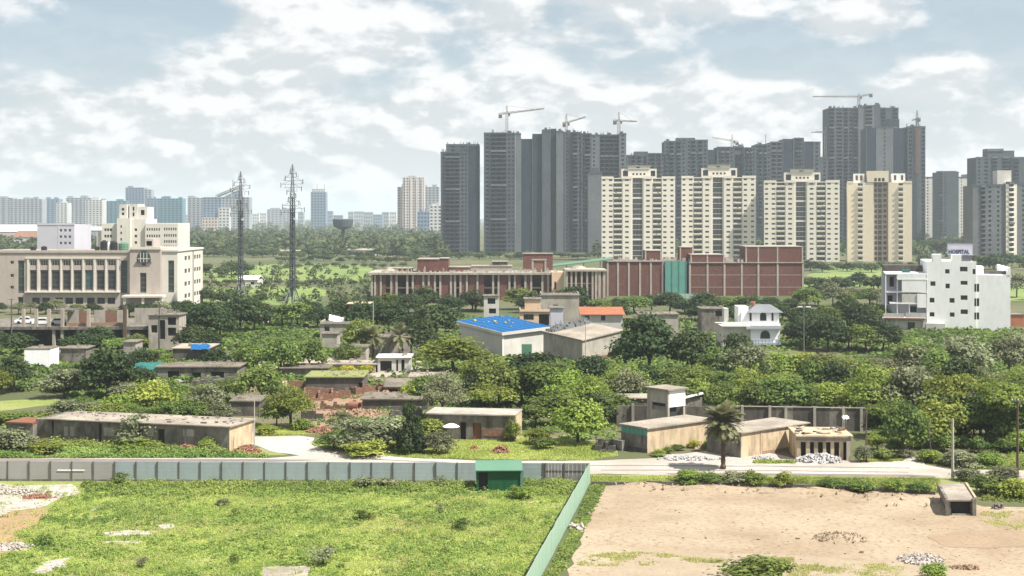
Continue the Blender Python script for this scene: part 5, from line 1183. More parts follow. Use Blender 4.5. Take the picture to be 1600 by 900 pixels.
# long low roofs in the yard
house(245, 372, 592, 574, 7, 'conc', 'long low shed with a broken pale roof right of the teal tarp', holes=[(262, 280, 580, 592, ''), (300, 314, 582, 592, ''), (330, 350, 581, 592, '')], roofn='roof_slab', over=.3)
house(325, 376, 580, 566, 5, 'conc_pale', 'narrow pale flat roof behind the long low shed', over=.3)
house(440, 512, 588, 576, 7, 'conc', 'long low roof strip right of the leafy round tree', over=.3)
house(512, 586, 583, 570, 6, 'conc_pale', 'low shed with a white roof behind the yellow bushes', rm='roofslab', over=.3)
house(590, 640, 582, 559, 5, 'offwhite', 'white portico with square pillars and a flat roof', holes=[(594, 612, 564, 580, ''), (619, 622, 562, 580, ''), (627, 632, 562, 580, '')], rm='white', over=.3)
house(478, 566, 612, 590, 8, 'wall_dark', 'dark brown ruined shed with a weedy flat roof', rm='verge', holes=[(560, 566, 598, 610, '')], over=.3)
house(566, 668, 640, 625, 7, 'wall_dark', 'long brown wall with a straw coloured roof edge above the shrub mound', rm='roof_old', over=.25)
house(602, 650, 620, 605, 5, 'brick_old', 'small brick hut with a pale sloping roof in the rubble yard', rm='roof_old', over=.3, holes=[(606, 630, 608, 620, '')], slope=.6)
house(360, 405, 650, 628, 6, 'wall_dark', 'dark wall with a thin roof behind the leafy round tree', over=.2)
house(640, 690, 610, 590, 6, 'conc_pale', 'pale roofed hut left of the bright feathery tree', rm='roofslab', over=.3)
def pipe(px, py, label):
    p = gp(px, py); mb = MB(); n = 16; L = 1.6; r0, r1 = .62, .5
    for k in range(n):
        a, b = 2 * math.pi * k / n, 2 * math.pi * (k + 1) / n
        A = lambda x, r_, t: (x, r_ * math.cos(t), r_ + .12 + r_ * math.sin(t) + (0.62 - r_))
        mb.quad(A(0, r0, a), A(0, r0, b), A(L, r0, b), A(L, r0, a)); mb.quad(A(0, r1, b), A(0, r1, a), A(L, r1, a), A(L, r1, b)); mb.quad(A(L, r0, a), A(L, r0, b), A(L, r1, b), A(L, r1, a)); mb.quad(A(0, r0, b), A(0, r0, a), A(0, r1, a), A(0, r1, b))
    o = mb.build('drain_pipe', M['rubble_red']); o.location = p; o.rotation_euler = (0, 0, -.5); return setp(o, label, 'pipe')
pipe(547, 642, 'large orange clay drain pipe lying in the rubble yard')

# broken walls and yard clutter
def ruin(px0, px1, pyb, pyt, m, label, seed, rz=0.0, name='broken_wall', thick=.3):
    """a wall with a crumbled top, built of a few courses of unequal blocks"""
    p = gp((px0 + px1) / 2, pyb); fr = Fr(p.x, p.y, rz); r = fr.root(name, label, 'wall'); u0, u1 = fr.u(px0), fr.u(px1); h = zat(pyt, p.y); R = random.Random(seed)
    n = max(3, int((u1 - u0) / .9)); q = h * R.uniform(.6, 1)
    for k in range(n):
        q = min(h, max(.3 * h, q + R.uniform(-.35, .35) * h)); a, b = u0 + (u1 - u0) * k / n, u0 + (u1 - u0) * (k + 1) / n
        boxobj('wall_piece', M[m], r, a, b - .02, R.uniform(-.03, .03), thick + R.uniform(-.03, .03), 0, q)
        if R.random() < .5: boxobj('wall_piece', M[m], r, a + .1, a + (b - a) * .6, .05, thick - .05, q - .01, q + R.uniform(.1, .35))
    mb = MB()
    for k in range(n * 7):
        x, y, s = R.uniform(u0 - .6, u1 + .6), R.uniform(-1.6, 0), R.uniform(.08, .28); mb.box(x, x + s * R.uniform(.7, 1.8), y, y + s, 0, s * R.uniform(.4, 1))
    mb.build('fallen_brick', M[m], r, kind='stuff')
RU = [(500, 560, 640, 626, 'brick_old', 'broken brick wall above the red heap at the road bend'), (520, 548, 622, 610, 'brick_old', 'low broken brick wall in front of the weedy roofed ruin'), (618, 662, 612, 600, 'conc_tan', 'crumbled tan wall beside the small brick hut'),
      (470, 505, 655, 642, 'wall_dark', 'broken dark wall behind the feathery tree'), (300, 340, 602, 592, 'conc', 'crumbled grey wall in front of the long low shed'), (350, 380, 606, 595, 'conc_pale', 'pale broken wall left of the leafy round topped tree'),
      (240, 268, 604, 595, 'conc', 'short broken wall below the left end of the long low shed'), (570, 604, 592, 582, 'conc_pale', 'pale broken wall in front of the white portico'), (640, 662, 588, 576, 'wall_dark', 'dark broken wall right of the white portico'),
      (452, 500, 604, 595, 'brick_old', 'low brick wall below the long low roof strip'), (520, 560, 566, 558, 'conc', 'grey broken wall behind the yellow bushes'), (380, 430, 562, 555, 'conc_pale', 'pale broken wall behind the long green clump'),
      (330, 366, 664, 650, 'conc', 'grey broken wall behind the right part of the long bunker'), (560, 600, 668, 658, 'brick_old', 'broken brick wall above the shrub mound'), (1090, 1125, 700, 692, 'conc_tan', 'low broken wall between the palm and the left tan shed'),
      (1052, 1098, 560, 548, 'conc', 'grey broken wall below the second dark tree'), (985, 1010, 600, 590, 'conc_pale', 'pale broken wall at the foot of the largest dark tree'), (860, 900, 560, 552, 'wall_dark', 'dark wall piece below the long grey shed'), (195, 232, 572, 560, 'wall_dark', 'dark wall piece behind the teal tarp')]
for i, q in enumerate(RU): ruin(*q, seed=50 + i, rz=[-.2, .1, .25, -.1][i % 4])
def enclosure(px0, px1, pyb, pyt, depth, m, label, seed, rz=0.0):
    """a roofless room: four walls of courses with gaps and a rubble floor"""
    p = gp((px0 + px1) / 2, pyb); fr = Fr(p.x, p.y, rz); r = fr.root('roofless_room', label, 'ruin'); a, b = fr.u(px0), fr.u(px1); h = zat(pyt, p.y); R = random.Random(seed); t = .25
    def run(x0, y0, x1, y1, gap):
        n = max(3, int(math.hypot(x1 - x0, y1 - y0) / 1.1)); q = h * R.uniform(.8, 1)
        for k in range(n):
            q = min(h, max(.55 * h, q + R.uniform(-.22, .22) * h)); hh = q * (.25 if gap and k == n // 2 else 1)
            xa, xb = x0 + (x1 - x0) * k / n, x0 + (x1 - x0) * (k + 1) / n; ya, yb = y0 + (y1 - y0) * k / n, y0 + (y1 - y0) * (k + 1) / n
            if x1 != x0: boxobj('wall_piece', M[m], r, xa, xb - .015, y0, y0 + t + R.uniform(0, .04), 0, hh)
            else: boxobj('wall_piece', M[m], r, x0, x0 + t + R.uniform(0, .04), ya, yb - .015, 0, hh)
    run(a, 0, b, 0, True); run(a, depth, b, depth, False); run(a, t + .05, a, depth - .02, False); run(b - t, t + .05, b - t, depth - .02, False); run((a + b) / 2, t + .05, (a + b) / 2, depth - .02, False)
    mb = MB()
    for k in range(60):
        x, y, s = R.uniform(a, b - .5), R.uniform(-1.2, depth), R.uniform(.1, .35); mb.box(x, x + s * R.uniform(.7, 2), y, y + s, 0, s * R.uniform(.3, .9))
    mb.build('fallen_brick', M[m], r, kind='stuff')
for i, q in enumerate([(300, 362, 606, 594, 5, 'conc', 'roofless grey room below the long low shed'), (474, 520, 626, 611, 5, 'brick_old', 'roofless brick room left of the reddish earth heaps'), (556, 602, 616, 603, 4, 'brick_old', 'roofless brick room below the yellow bushes'), (378, 436, 612, 600, 5, 'conc_tan', 'roofless tan room behind the leafy round topped tree'),
                       (640, 684, 606, 594, 4, 'conc', 'roofless grey room left of the yellow green tree'), (612, 660, 652, 640, 3.5, 'wall_dark', 'roofless dark room above the shrub mound'), (512, 560, 592, 583, 4, 'conc_pale', 'roofless pale room beside the weedy roofed ruin'), (930, 962, 705, 692, 3, 'wall_dark', 'small roofless dark enclosure left of the tan shed')]): enclosure(*q, seed=80 + i, rz=[-.15, .12, .3, -.08][i % 4])
def junk(px, py, label, seed):
    """a small pile of planks, sheets and drums"""
    p = gp(px, py); R = random.Random(seed); r = thing('junk_pile', label, 'junk', p, R.uniform(0, 3))
    for k in range(4): o = boxobj('plank', M['wood'], r, -1.2, 1.2, -.09, .09, 0, .05); o.location = (R.uniform(-.4, .4), R.uniform(-.6, .6), .06 + .06 * k); o.rotation_euler = (0, 0, R.uniform(-.5, .5))
    mb = MB(); mb.tube((1.3, .4, 0), (1.3, .4, .85), .28, .28, 10); mb.build('drum', M[R.choice(['rust', 'tank_black'])], r)
    o = boxobj('metal_sheet', M['fence_old'], r, -.8, .8, -.5, .5, -.01, .01); o.location = (-.9, .6, .35); o.rotation_euler = (.5, .1, .4)
for i, (a, b, l) in enumerate([(520, 600, 'junk pile in front of the weedy roofed ruin'), (655, 622, 'junk pile right of the small brick hut'), (395, 600, 'junk pile left of the leafy round topped tree'), (290, 598, 'junk pile before the long low shed'), (600, 574, 'junk pile beside the white portico'), (880, 575, 'junk pile below the long grey shed'), (1135, 560, 'junk pile in front of the white arched house')]): junk(a, b, l, i)
# left bunker
c = gp(358, 705); fr = Fr(c.x, c.y, math.atan2(-.266, .964)); r = fr.root('long_bunker', 'long low concrete block with dark doorways and a pale slab roof at left', 'building'); h = 2.75
ul = fr.u(56); dw = 6.4
hs = [(fr.u(81), fr.u(84), .1, 2.6), (fr.u(154.5), fr.u(158.5), .1, 2.5), (fr.u(246.5), fr.u(257), .1, 2.2)]
mb = MB(); mb.wallbox(ul, 0, 0, dw, 0, h, hs, t=.4); mb.build('wall', M['conc'], r); boxobj('interior', M['shadow'], r, ul + .3, -.3, .5, dw - .3, 0, h - .2)
for q in (108, 136, 190, 221, 290, 320): boxobj('plaster_rib', M['conc'], r, fr.u(q) - .12, fr.u(q) + .12, -.06, -.003, 0, h)
boxobj('roof_slab', M['roofslab'], r, fr.u(72), .3, -.3, dw + .2, h, h + .13); boxobj('end_sheet', M['conc_tan'], r, .002, .05, 0, dw, 0, h - .003)  # end wall covered in a lighter tan than the front
c = gp(52, 692); fr = Fr(c.x, c.y, math.atan2(-.266, .964)); r = fr.root('small_annex', 'small annex with a rusty red roof edge at the left end of the long bunker', 'building')
boxobj('wall', M['conc'], r, fr.u(10), -.05, 0, 4, 0, 2.2); boxobj('roof_edge', M['rust'], r, fr.u(9), -.03, -.2, 4.2, 2.2, 2.4)
Rb = random.Random(41); mb = MB(); fr0 = Fr(gp(358, 705).x, gp(358, 705).y, math.atan2(-.266, .964)); rb = [o for o in C.objects if o.name == 'long_bunker'][0]
for k in range(70):
    x, y, q = Rb.uniform(fr0.u(75), -.4), Rb.uniform(-.1, 6), Rb.uniform(.06, .2); mb.box(x, x + q * Rb.uniform(.7, 4), y, y + q, 2.87, 2.88 + q * Rb.uniform(.3, 1))
mb.build('roof_clutter', M['roof_old'], rb, kind='stuff')
for k in range(16):
    x = Rb.uniform(fr0.u(60), -1.5); w_ = Rb.uniform(.5, 1.8); z_ = Rb.uniform(.1, .5); boxobj('damp_plaster', M['wall_dark'], rb, x, x + w_, -.035 - .0012 * k, -.003, 0, z_) if not any(a < fr0.u(q) + .6 and b > fr0.u(q) - .4 for q in (82, 156, 251) for a, b in ((x, x + w_),)) else None
for k in range(4): x = fr0.u(100 + 62 * k); boxobj('patched_plaster', M['conc_pale'], rb, x, x + 1.4, -.025, -.003, .9 + .2 * k, 2.0 + .1 * k)
# house with doors behind the shrubs
c = gp(805, 689); fr = Fr(c.x, c.y, math.radians(-9)); r = fr.root('two_door_house', 'low brown house with two dark doorways beside a white umbrella', 'house'); Z = fr.z; h = 3.0
hs = [(fr.u(719), fr.u(728), 0, 2.1), (fr.u(739), fr.u(752), 0, 2.05)]
mb = MB(); mb.wallbox(fr.u(668), 0, 0, 5, 0, h, hs, t=.4); mb.build('wall', M['conc'], r); boxobj('interior', M['shadow'], r, fr.u(668) + .3, -.3, .5, 4.7, 0, h - .2)
boxobj('door', M['rust'], r, hs[1][0] + .05, hs[1][1] - .05, .22, .28, 0, 2.0); boxobj('brick_courses', M['brick_old'], r, fr.u(753.5), -.02, -.05, -.003, .5, 1.35); boxobj('roof_slab', M['conc_pale'], r, fr.u(668) - .2, .1, -.3, 5.2, h, h + .16); boxobj('end_sheet', M['conc_tan'], r, .002, .05, 0, 5, 0, h - .003)
p = gp(705, 690); r = thing('white_umbrella', 'white garden umbrella in front of the two door house', 'umbrella', p)
mb = MB(); mb.tube((0, 0, 0), (0, 0, 2.2), .03, .03, 6); mb.build('pole', M['wood'], r)
for k in range(8):
    a, b = 2 * math.pi * k / 8, 2 * math.pi * (k + 1) / 8; mb = MB(); f = lambda t, q, z: (q * math.cos(t), q * math.sin(t), z)
    mb.poly([f(a, 1.05, 1.8), f(b, 1.05, 1.8), f(b, .55, 2.08), f(a, .55, 2.08)]); mb.poly([f(a, .55, 2.08), f(b, .55, 2.08), (0, 0, 2.2)]); mb.build('canopy_panel', M['white'], r)

# tan sheds A and B, tower, walls, arcade
def corner(px, py, deg): c = gp(px, py); return Fr(c.x, c.y, math.radians(deg))
fr = corner(1011.5, 708, 40); r = fr.root('tan_shed', 'tan plastered shed with a green band on its shaded end, left of the palm', 'shed'); h = 2.75; L, W = fr.u(1113), 4.2
mb = MB(); mb.wallbox(0, L, 0, W, 0, h, [], t=.2); mb.build('wall', M['conc_tan'], r); boxobj('roof_slab', M['roofslab'], r, -.25, L + .25, -.25, W + .25, h, h + .16)
boxobj('end_sheet', M['conc'], r, -.05, -.003, 0, W, .5, h - .8)  # darker sheet on the sunless end: its shade is put into the colour
for k in range(6): boxobj('green_panel', M['teal_panel'], r, -.06, -.003, W * k / 6 + .03, W * (k + 1) / 6 - .03, h - .78, h - .04)
boxobj('plinth', M['wall_dark'], r, -.07, -.004, -.03, W, 0, .48)
boxobj('side_block', M['conc'], r, -1.2, -.1, W - 1.3, W + .3, 0, 1.15)
fr = corner(1157.8, 715.5, 40); r = fr.root('tan_shed', 'tan plastered shed with drip stains, right of the palm', 'shed'); L, W = fr.u(1261), 5.0; h = 2.75
mb = MB(); mb.wallbox(0, L, 0, W, 0, h, [], t=.2); mb.build('wall', M['conc_tan'], r); boxobj('roof_slab', M['roofslab'], r, -.2, L + .3, -.25, W + .25, h, h + .13); boxobj('end_sheet', M['conc'], r, -.05, -.003, 0, W, 0, h - .003)  # grey end sheet paints this end's shade into its colour
boxobj('plaster_rib', M['conc_tan'], r, L * .28, L * .28 + .3, -.06, -.003, 0, h); boxobj('red_plinth', M['soil_red'], r, L * .3, L * .8, -.04, -.002, 0, .35)
fr = corner(1043.5, 683, 40); r = fr.root('concrete_stair_tower', 'square concrete tower room with a flat roof above the left tan shed', 'building'); zt = fr.z(610.5); W = 3.4; L = fr.u(1070.5)
za, zb = fr.z(643), fr.z(631)
mb = MB(); mb.wallbox(0, L, 0, W, fr.z(637), zt, [], left=[(W * .12, W * .8, zb - 1.2, zb)], t=.25); mb.build('upper_wall', M['conc_pale'], r)
mb = MB(); mb.wallbox(.02, .3, 0.02, W - .02, 0, fr.z(637) + .02, [], left=[(W * .12, W * .8, za, fr.z(637.1))], t=.25); mb.build('lower_wall', M['conc_pale'], r)
boxobj('interior', M['inter'], r, .32, L * .6, .35, W - .3, 1, zt - .2)
for x, y in ((L - .3, 0.01), (L - .3, W - .3), (0, -.05), (0, W - .2)): boxobj('column', M['rcc'], r, x - (.06 if x == 0 else 0), x + .26, y, y + .28, 0, fr.z(637) - .01 if x else zt - .02)
boxobj('white_panel', M['white'], r, .1, L - .02, -.05, -.003, fr.z(637), zt - .05); boxobj('roof_slab', M['roofslab'], r, -.3, L + .3, -.35, W + .3, zt, zt + .18)
# long perimeter wall with pillars
a, b = gp(963, 667.5), gp(1352, 674); ang = math.atan2(b.y - a.y, b.x - a.x); fr = Fr(a.x, a.y, ang); Lw = (b - a).length; r = fr.root('boundary_wall', 'long sooty boundary wall with pale pillars behind the tan sheds', 'wall')
n = 14
for k in range(n): boxobj('wall_panel', M['wall_dark'] if k % 3 else M['conc'], r, Lw * k / n + .02, Lw * (k + 1) / n - .02, 0, .22 + .02 * (k % 2), 0, 2.75 + .06 * ((k * 7) % 3))
for px in (989, 1026, 1069, 1160, 1203, 1228, 1273, 1318, 1346): u = fr.u(px, -.2); boxobj('pillar', M['conc_pale'], r, u - .17, u + .17, -.25, -.003, 0, 3.05)
boxobj('coping', M['roofslab'], r, Lw * .42, Lw, -.1, .3, 2.87, 2.95)
c = gp(964, 664); fr = Fr(c.x, c.y + 3, 0.05); r = fr.root('roofed_wall_shed', 'low shed roof behind the boundary wall at the left of the stair tower', 'shed'); boxobj('wall', M['wall_dark'], r, 0, 6, 0, 4, 0, 3.0); boxobj('roof_slab', M['roofslab'], r, -.2, 6.2, -.2, 4.2, 3.0, 3.15)
c = gp(1075, 664); fr = Fr(c.x, c.y + 4, 0.1); r = fr.root('white_lean_to', 'white sloping lean to roof behind the boundary wall right of the stair tower', 'shed'); mb = MB(); mb.poly([(0, 0, 3.0), (2.6, 0, 3.6), (2.6, 3, 3.6), (0, 3, 3.0)]); mb.poly([(0, 0, 2.85), (0, 3, 2.85), (2.6, 3, 3.45), (2.6, 0, 3.45)]); mb.quad((0, 0, 2.85), (2.6, 0, 3.45), (2.6, 0, 3.6), (0, 0, 3.0)); mb.build('roof_sheet', M['white'], r); boxobj('wall', M['conc'], r, .2, 2.5, .3, 2.9, 0, 2.9)
# arcade
c = gp(1327, 719.5); fr = Fr(c.x, c.y, math.radians(-3)); r = fr.root('ruined_arcade', 'ruined low building with a row of dark doorways and debris on its roof', 'ruin'); h = 2.55; ul = fr.u(1245); z7 = lambda q: 1240 + q / 4.444
hs = [(fr.u(z7(a)), fr.u(z7(b)), .05, 2.0) for a, b in ((50, 86), (114, 143), (170, 205), (226, 258), (282, 318), (345, 376))]
mb = MB(); mb.wallbox(ul, 0, 0, 6, 0, h, hs, t=.45); mb.build('wall', M['conc_tan'], r); boxobj('interior', M['shadow'], r, ul + .3, -.3, .55, 5.6, 0, h - .2); boxobj('lintel', M['wall_dark'], r, ul - .1, .1, -.25, -.003, 2.2, 2.6)
boxobj('roof_slab', M['conc_tan'], r, ul - .1, .4, -.2, 6.2, h + .05, h + .22); boxobj('front_pier', M['rcc'], r, -.35, .05, -.3, -.02, 0, 2.18); boxobj('end_sheet', M['conc_tan'], r, .003, .06, 0, 6, 0, h)
R = random.Random(21)
for k in range(22):
    x, y = R.uniform(ul, 0), R.uniform(.5, 5.8); s = R.uniform(.15, .5); mb = MB(); mb.box(-s, s, -s * .5, s * .5, 0, s * .4); o = mb.build('roof_debris', M['roofslab'] if k % 3 else M['wood'], r); o.location = (x, y, h + .2); o.rotation_euler = (R.uniform(-.2, .2), R.uniform(-.2, .2), R.uniform(0, 3))
tarp(1322, 690, .8, .7, 2.95, M['white'], 'crumpled white sheet on the roof of the ruined arcade', .5, 'white_sheet')
p = gp(1350, 700); 
# ---- grey fence along the road
a, b = gp(-84, 751.2), gp(921, 754.8); ang = math.atan2(b.y - a.y, b.x - a.x); fr = Fr(a.x, a.y, ang); Lf = (b - a).length
r = fr.root('sheet_metal_fence', 'long grey sheet metal fence with dark posts along the road', 'fence')
posts = [12 + 33.45 * k for k in range(-2, 28)]; posts = [q for q in posts if q < 915 and not 750 < q < 815] + [852]; posts = sorted(set(round(q, 2) for q in posts if q < 845 or q > 848))
us = [0.0] + [fr.u(q) for q in posts if fr.u(q) > .3] + [Lf]
R = random.Random(3)
def pmat(px): return M['fence_tan'] if px < 175 else M['fence_grey'] if px < 849 else M['fence_old']
for k in range(len(us) - 1):
    u0, u1 = us[k], us[k + 1]; pxm = CX + F * (fr.X + (u0 + u1) / 2 * fr.c) / fr.Y
    if pxm > 849 and u1 - u0 > .3:      # last bay: narrow old sheets with battens
        n = 6
        for j in range(n): boxobj('fence_panel', M['fence_old'], r, u0 + (u1 - u0) * j / n + .02, u0 + (u1 - u0) * (j + 1) / n, 0, .03 + .02 * (j % 2), .2, 2.0)
        boxobj('rail', M['post'], r, u0, u1, -.05, -.003, 1.2, 1.27)
    else:
        mb = MB(); w = u1 - u0 - .06; nr = 4; dy = R.uniform(-.03, .03); zt_ = 1.98 + R.choice([0, 0, .02, -.04, .05, -.02]); ln = R.uniform(-.05, .05)
        for j in range(nr):     # shallow horizontal ribs
            z0, z1 = .22 + (zt_ - .22) * j / nr, .22 + (zt_ - .22) * (j + 1) / nr; zm = z0 + (z1 - z0) * .92
            mb.quad((u0 + .03, dy, z0), (u0 + .03 + w, dy, z0), (u0 + .03 + w, dy, zm), (u0 + .03, dy, zm)); mb.quad((u0 + .03, dy, zm), (u0 + .03 + w, dy, zm), (u0 + .03 + w, dy - .009, z1 - .02), (u0 + .03, dy - .009, z1 - .02)); mb.quad((u0 + .03, dy - .009, z1 - .02), (u0 + .03 + w, dy - .009, z1 - .02), (u0 + .03 + w, dy, z1), (u0 + .03, dy, z1))
        mb.box(u0 + .03, u0 + .03 + w, dy + .03, dy + .07, .22, zt_ - .02); o = mb.build('fence_panel', pmat(pxm), r); o.rotation_euler = (ln * .4, 0, 0)
    boxobj('post', M['post'], r, u1 - .055, u1 + .055, -.09, .06 + .02, 0, 2.03)
n = 12
for k in range(n): boxobj('plinth_block', M['conc'], r, Lf * k / n + .01, Lf * (k + 1) / n - .01, -.06, .1, 0, .2)
boxobj('top_rail', M['fence_grey'], r, 0, Lf, .085, .14, 1.92, 2.0)
o = boxobj('white_smear', M['white'], r, fr.u(90), fr.u(133), -.075, -.06, 1.08, 1.2)
# green side fence
a, b = gp(921.5, 755), Vector((.05, 92, 0)); b = Vector((gp(921.5, 755).x - .154 * 62, gp(921.5, 755).y - 62, 0)); ang = math.atan2(b.y - a.y, b.x - a.x); fr = Fr(a.x, a.y, ang); Lf = (b - a).length
r = fr.root('pale_green_fence', 'pale green sheet fence running towards the viewer between grass and bare dirt', 'fence')
n = 26; R = random.Random(6)
for k in range(n):
    u0, u1 = Lf * k / n, Lf * (k + 1) / n; mb = MB(); hh = 2.12 + R.uniform(-.03, .03); dy = R.uniform(-.03, .03)
    m_ = 6
    for j in range(m_):
        x0, x1 = u0 + .02 + (u1 - u0 - .03) * j / m_, u0 + .02 + (u1 - u0 - .03) * (j + 1) / m_; e = .012
        mb.box(x0, x1 + .03, dy - (e if j % 2 else 0), dy + .03 - (e if j % 2 else 0) + .001 * j, .02, hh)
    mb.build('fence_panel', M['fence_green'], r); boxobj('post', M['post'], r, u1 - .05, u1 + .05, -.16, -.06, 0, 2.1)
# green hut at the fence
c = gp(744.5, 768); fr = Fr(c.x, c.y, ang * 0 + .02); r = fr.root('green_hut', 'dark green metal hut with a mint roof against the grey fence', 'hut'); w = fr.u(813); d = 3.0; h = 2.12
mb = MB(); mb.wallbox(0, w, 0, d, 0.05, h - .08, [(.05 * w, .26 * w, .05, h - .25)], t=.3); mb.build('wall', M['green'], r); boxobj('interior', M['shadow'], r, .1, w * .5, .32, d - .2, .05, h - .2)
for k in range(5): boxobj('wall_rib', M['green'], r, w * (.32 + .16 * k) - .02, w * (.32 + .16 * k) + .02, -.03, -.002, .05, h - .1)
mb = MB(); o_ = .12; mb.quad((-o_, -.3, h), (w + o_ + .1, -.3, h), (w + o_ + .1, d + .1, h + .42), (-o_, d + .1, h + .42)); mb.quad((-o_, -.3, h - .08), (-o_, d + .1, h + .34), (w + o_ + .1, d + .1, h + .34), (w + o_ + .1, -.3, h - .08)); mb.quad((-o_, -.3, h - .08), (w + o_ + .1, -.3, h - .08), (w + o_ + .1, -.3, h), (-o_, -.3, h)); mb.quad((w + o_ + .1, -.3, h - .08), (w + o_ + .1, d + .1, h + .34), (w + o_ + .1, d + .1, h + .42), (w + o_ + .1, -.3, h)); mb.build('roof', M['green_light'], r)
boxobj('side_panel', M['green_light'], r, w + .003, w + .06, -.02, d, .05, h - .09); boxobj('corner_post', M['green_light'], r, w + .003, w + .3, -.14, -.03, .05, h - .09)
# low retaining wall along the dirt lot
pts = [gp(*q) for q in ((924, 757.5), (1060, 758), (1180, 760), (1300, 764), (1400, 769), (1462, 773))]
r = thing('retaining_wall', 'low dark retaining wall between the green verge and the bare dirt', 'wall', pts[0])
R = random.Random(9)
for i in range(len(pts) - 1):
    p, q = pts[i] - pts[0], pts[i + 1] - pts[0]; L = (q - p).length; n = max(2, int(L / 1.6)); an = math.atan2(q.y - p.y, q.x - p.x)
    for k in range(n):
        s = p.lerp(q, (k + .5) / n); o = boxobj('wall_block', M['wall_dark'], r, -L / n / 2 + .02, L / n / 2 - .02, -.15, .2, 0, R.uniform(.28, .42)); o.location.x += s.x; o.location.y += s.y; o.rotation_euler = (0, 0, an + R.uniform(-.02, .02))
# low hut with white roof
fb, ff = gp(1482.5, 806), gp(1521, 806); fr = Fr(fb.x, fb.y, 0); r = fr.root('sunken_hut', 'low dark hut with a flat white roof at the right end of the dirt lot', 'hut'); w = ff.x - fb.x; h = 1.3; d = 7.5; sh = 1.5
def skew(x0, x1, y0, y1, z0, z1, m, name):
    mb = MB(); f = lambda x, y, z: (x + sh * y / d, y, z)
    P = [f(x0, y0, z0), f(x1, y0, z0), f(x1, y1, z0), f(x0, y1, z0), f(x0, y0, z1), f(x1, y0, z1), f(x1, y1, z1), f(x0, y1, z1)]
    for q in ((0, 3, 2, 1), (4, 5, 6, 7), (0, 1, 5, 4), (1, 2, 6, 5), (2, 3, 7, 6), (3, 0, 4, 7)): mb.quad(*[P[i] for i in q])
    return mb.build(name, m, r)
skew(0, .22, .2, d, 0, h, M['wall_dark'], 'side_wall'); skew(w - .22, w, .2, d, 0, h, M['brick_old'], 'side_wall'); skew(.22, w - .22, d - .3, d, 0, h, M['wall_dark'], 'back_wall'); skew(.23, w - .23, .6, .75, 0, h - .02, M['shadow'], 'inner_wall')
skew(-.2, w + .15, 0, d + .2, h, h + .14, M['roofslab'], 'roof'); skew(-.3, .05, -.1, .4, 0, h + .05, M['conc'], 'front_pier'); skew(w - .1, w + .25, -.1, .4, 0, h + .25, M['conc'], 'front_pier'); skew(-.28, -.02, .5, d, h - .5, h + .22, M['conc'], 'roof_kerb'); skew(w + .16, w + .34, .5, d, h - .4, h + .3, M['conc_tan'], 'roof_kerb'); skew(.3, w - .2, .15, .3, 0, .14, M['roofslab'], 'door_sill')
# poles
def pole(px, pyb, pyt, r0, m, label, arms=0, lean=0):
    p = gp(px, pyb); zt = zat(pyt, p.y); r = thing('utility_pole', label, 'pole', p); mb = MB(); mb.tube((0, 0, 0), (lean, 0, zt), r0, r0 * .7, 8); mb.build('shaft', m, r)
    for k in range(arms):
        mb = MB(); z = zt - .35 - .8 * k; mb.box(lean - .75, lean + .75, -.16, -.06, z, z + .1); mb.build('cross_arm', M['steel_dark'], r)
        for s in (-.6, 0, .6): mb = MB(); mb.lathe([(.05, z + .1), (.09, z + .16), (.06, z + .28), (.01, z + .3)], 8, c=(lean + s, -.11)); mb.build('insulator', M['offwhite'], r)
pole(1488.5, 750, 654, .17, M['pole'], 'pale bare concrete pole at the road edge on the right')
pole(1590, 745, 622, .15, M['wood'], 'tall dark wooden pole at the right edge with a cross arm', 1)
pole(397.5, 706, 626, .07, M['pole'], 'thin pale pole at the right end of the long bunker')
pole(1353.5, 722, 640, .1, M['wood'], 'thin wooden pole at the right end of the ruined arcade')
pole(1457, 722, 655, .08, M['wood'], 'thin leaning dark pole in the trees left of the concrete pole', 0, -.6)
pole(18, 545, 465, .16, M['steel_dark'], 'dark pole with a cross arm standing before the parking deck at left', 1)
pole(249, 548, 470, .14, M['steel_dark'], 'dark pole near the panelled block at the right of the parking deck', 1)
pole(583, 545, 470, .1, M['pole'], 'thin pale pole in front of the dark grove left of the brick building')
pole(915, 570, 505, .09, M['pole'], 'thin pale pole at the near corner of the long grey shed')

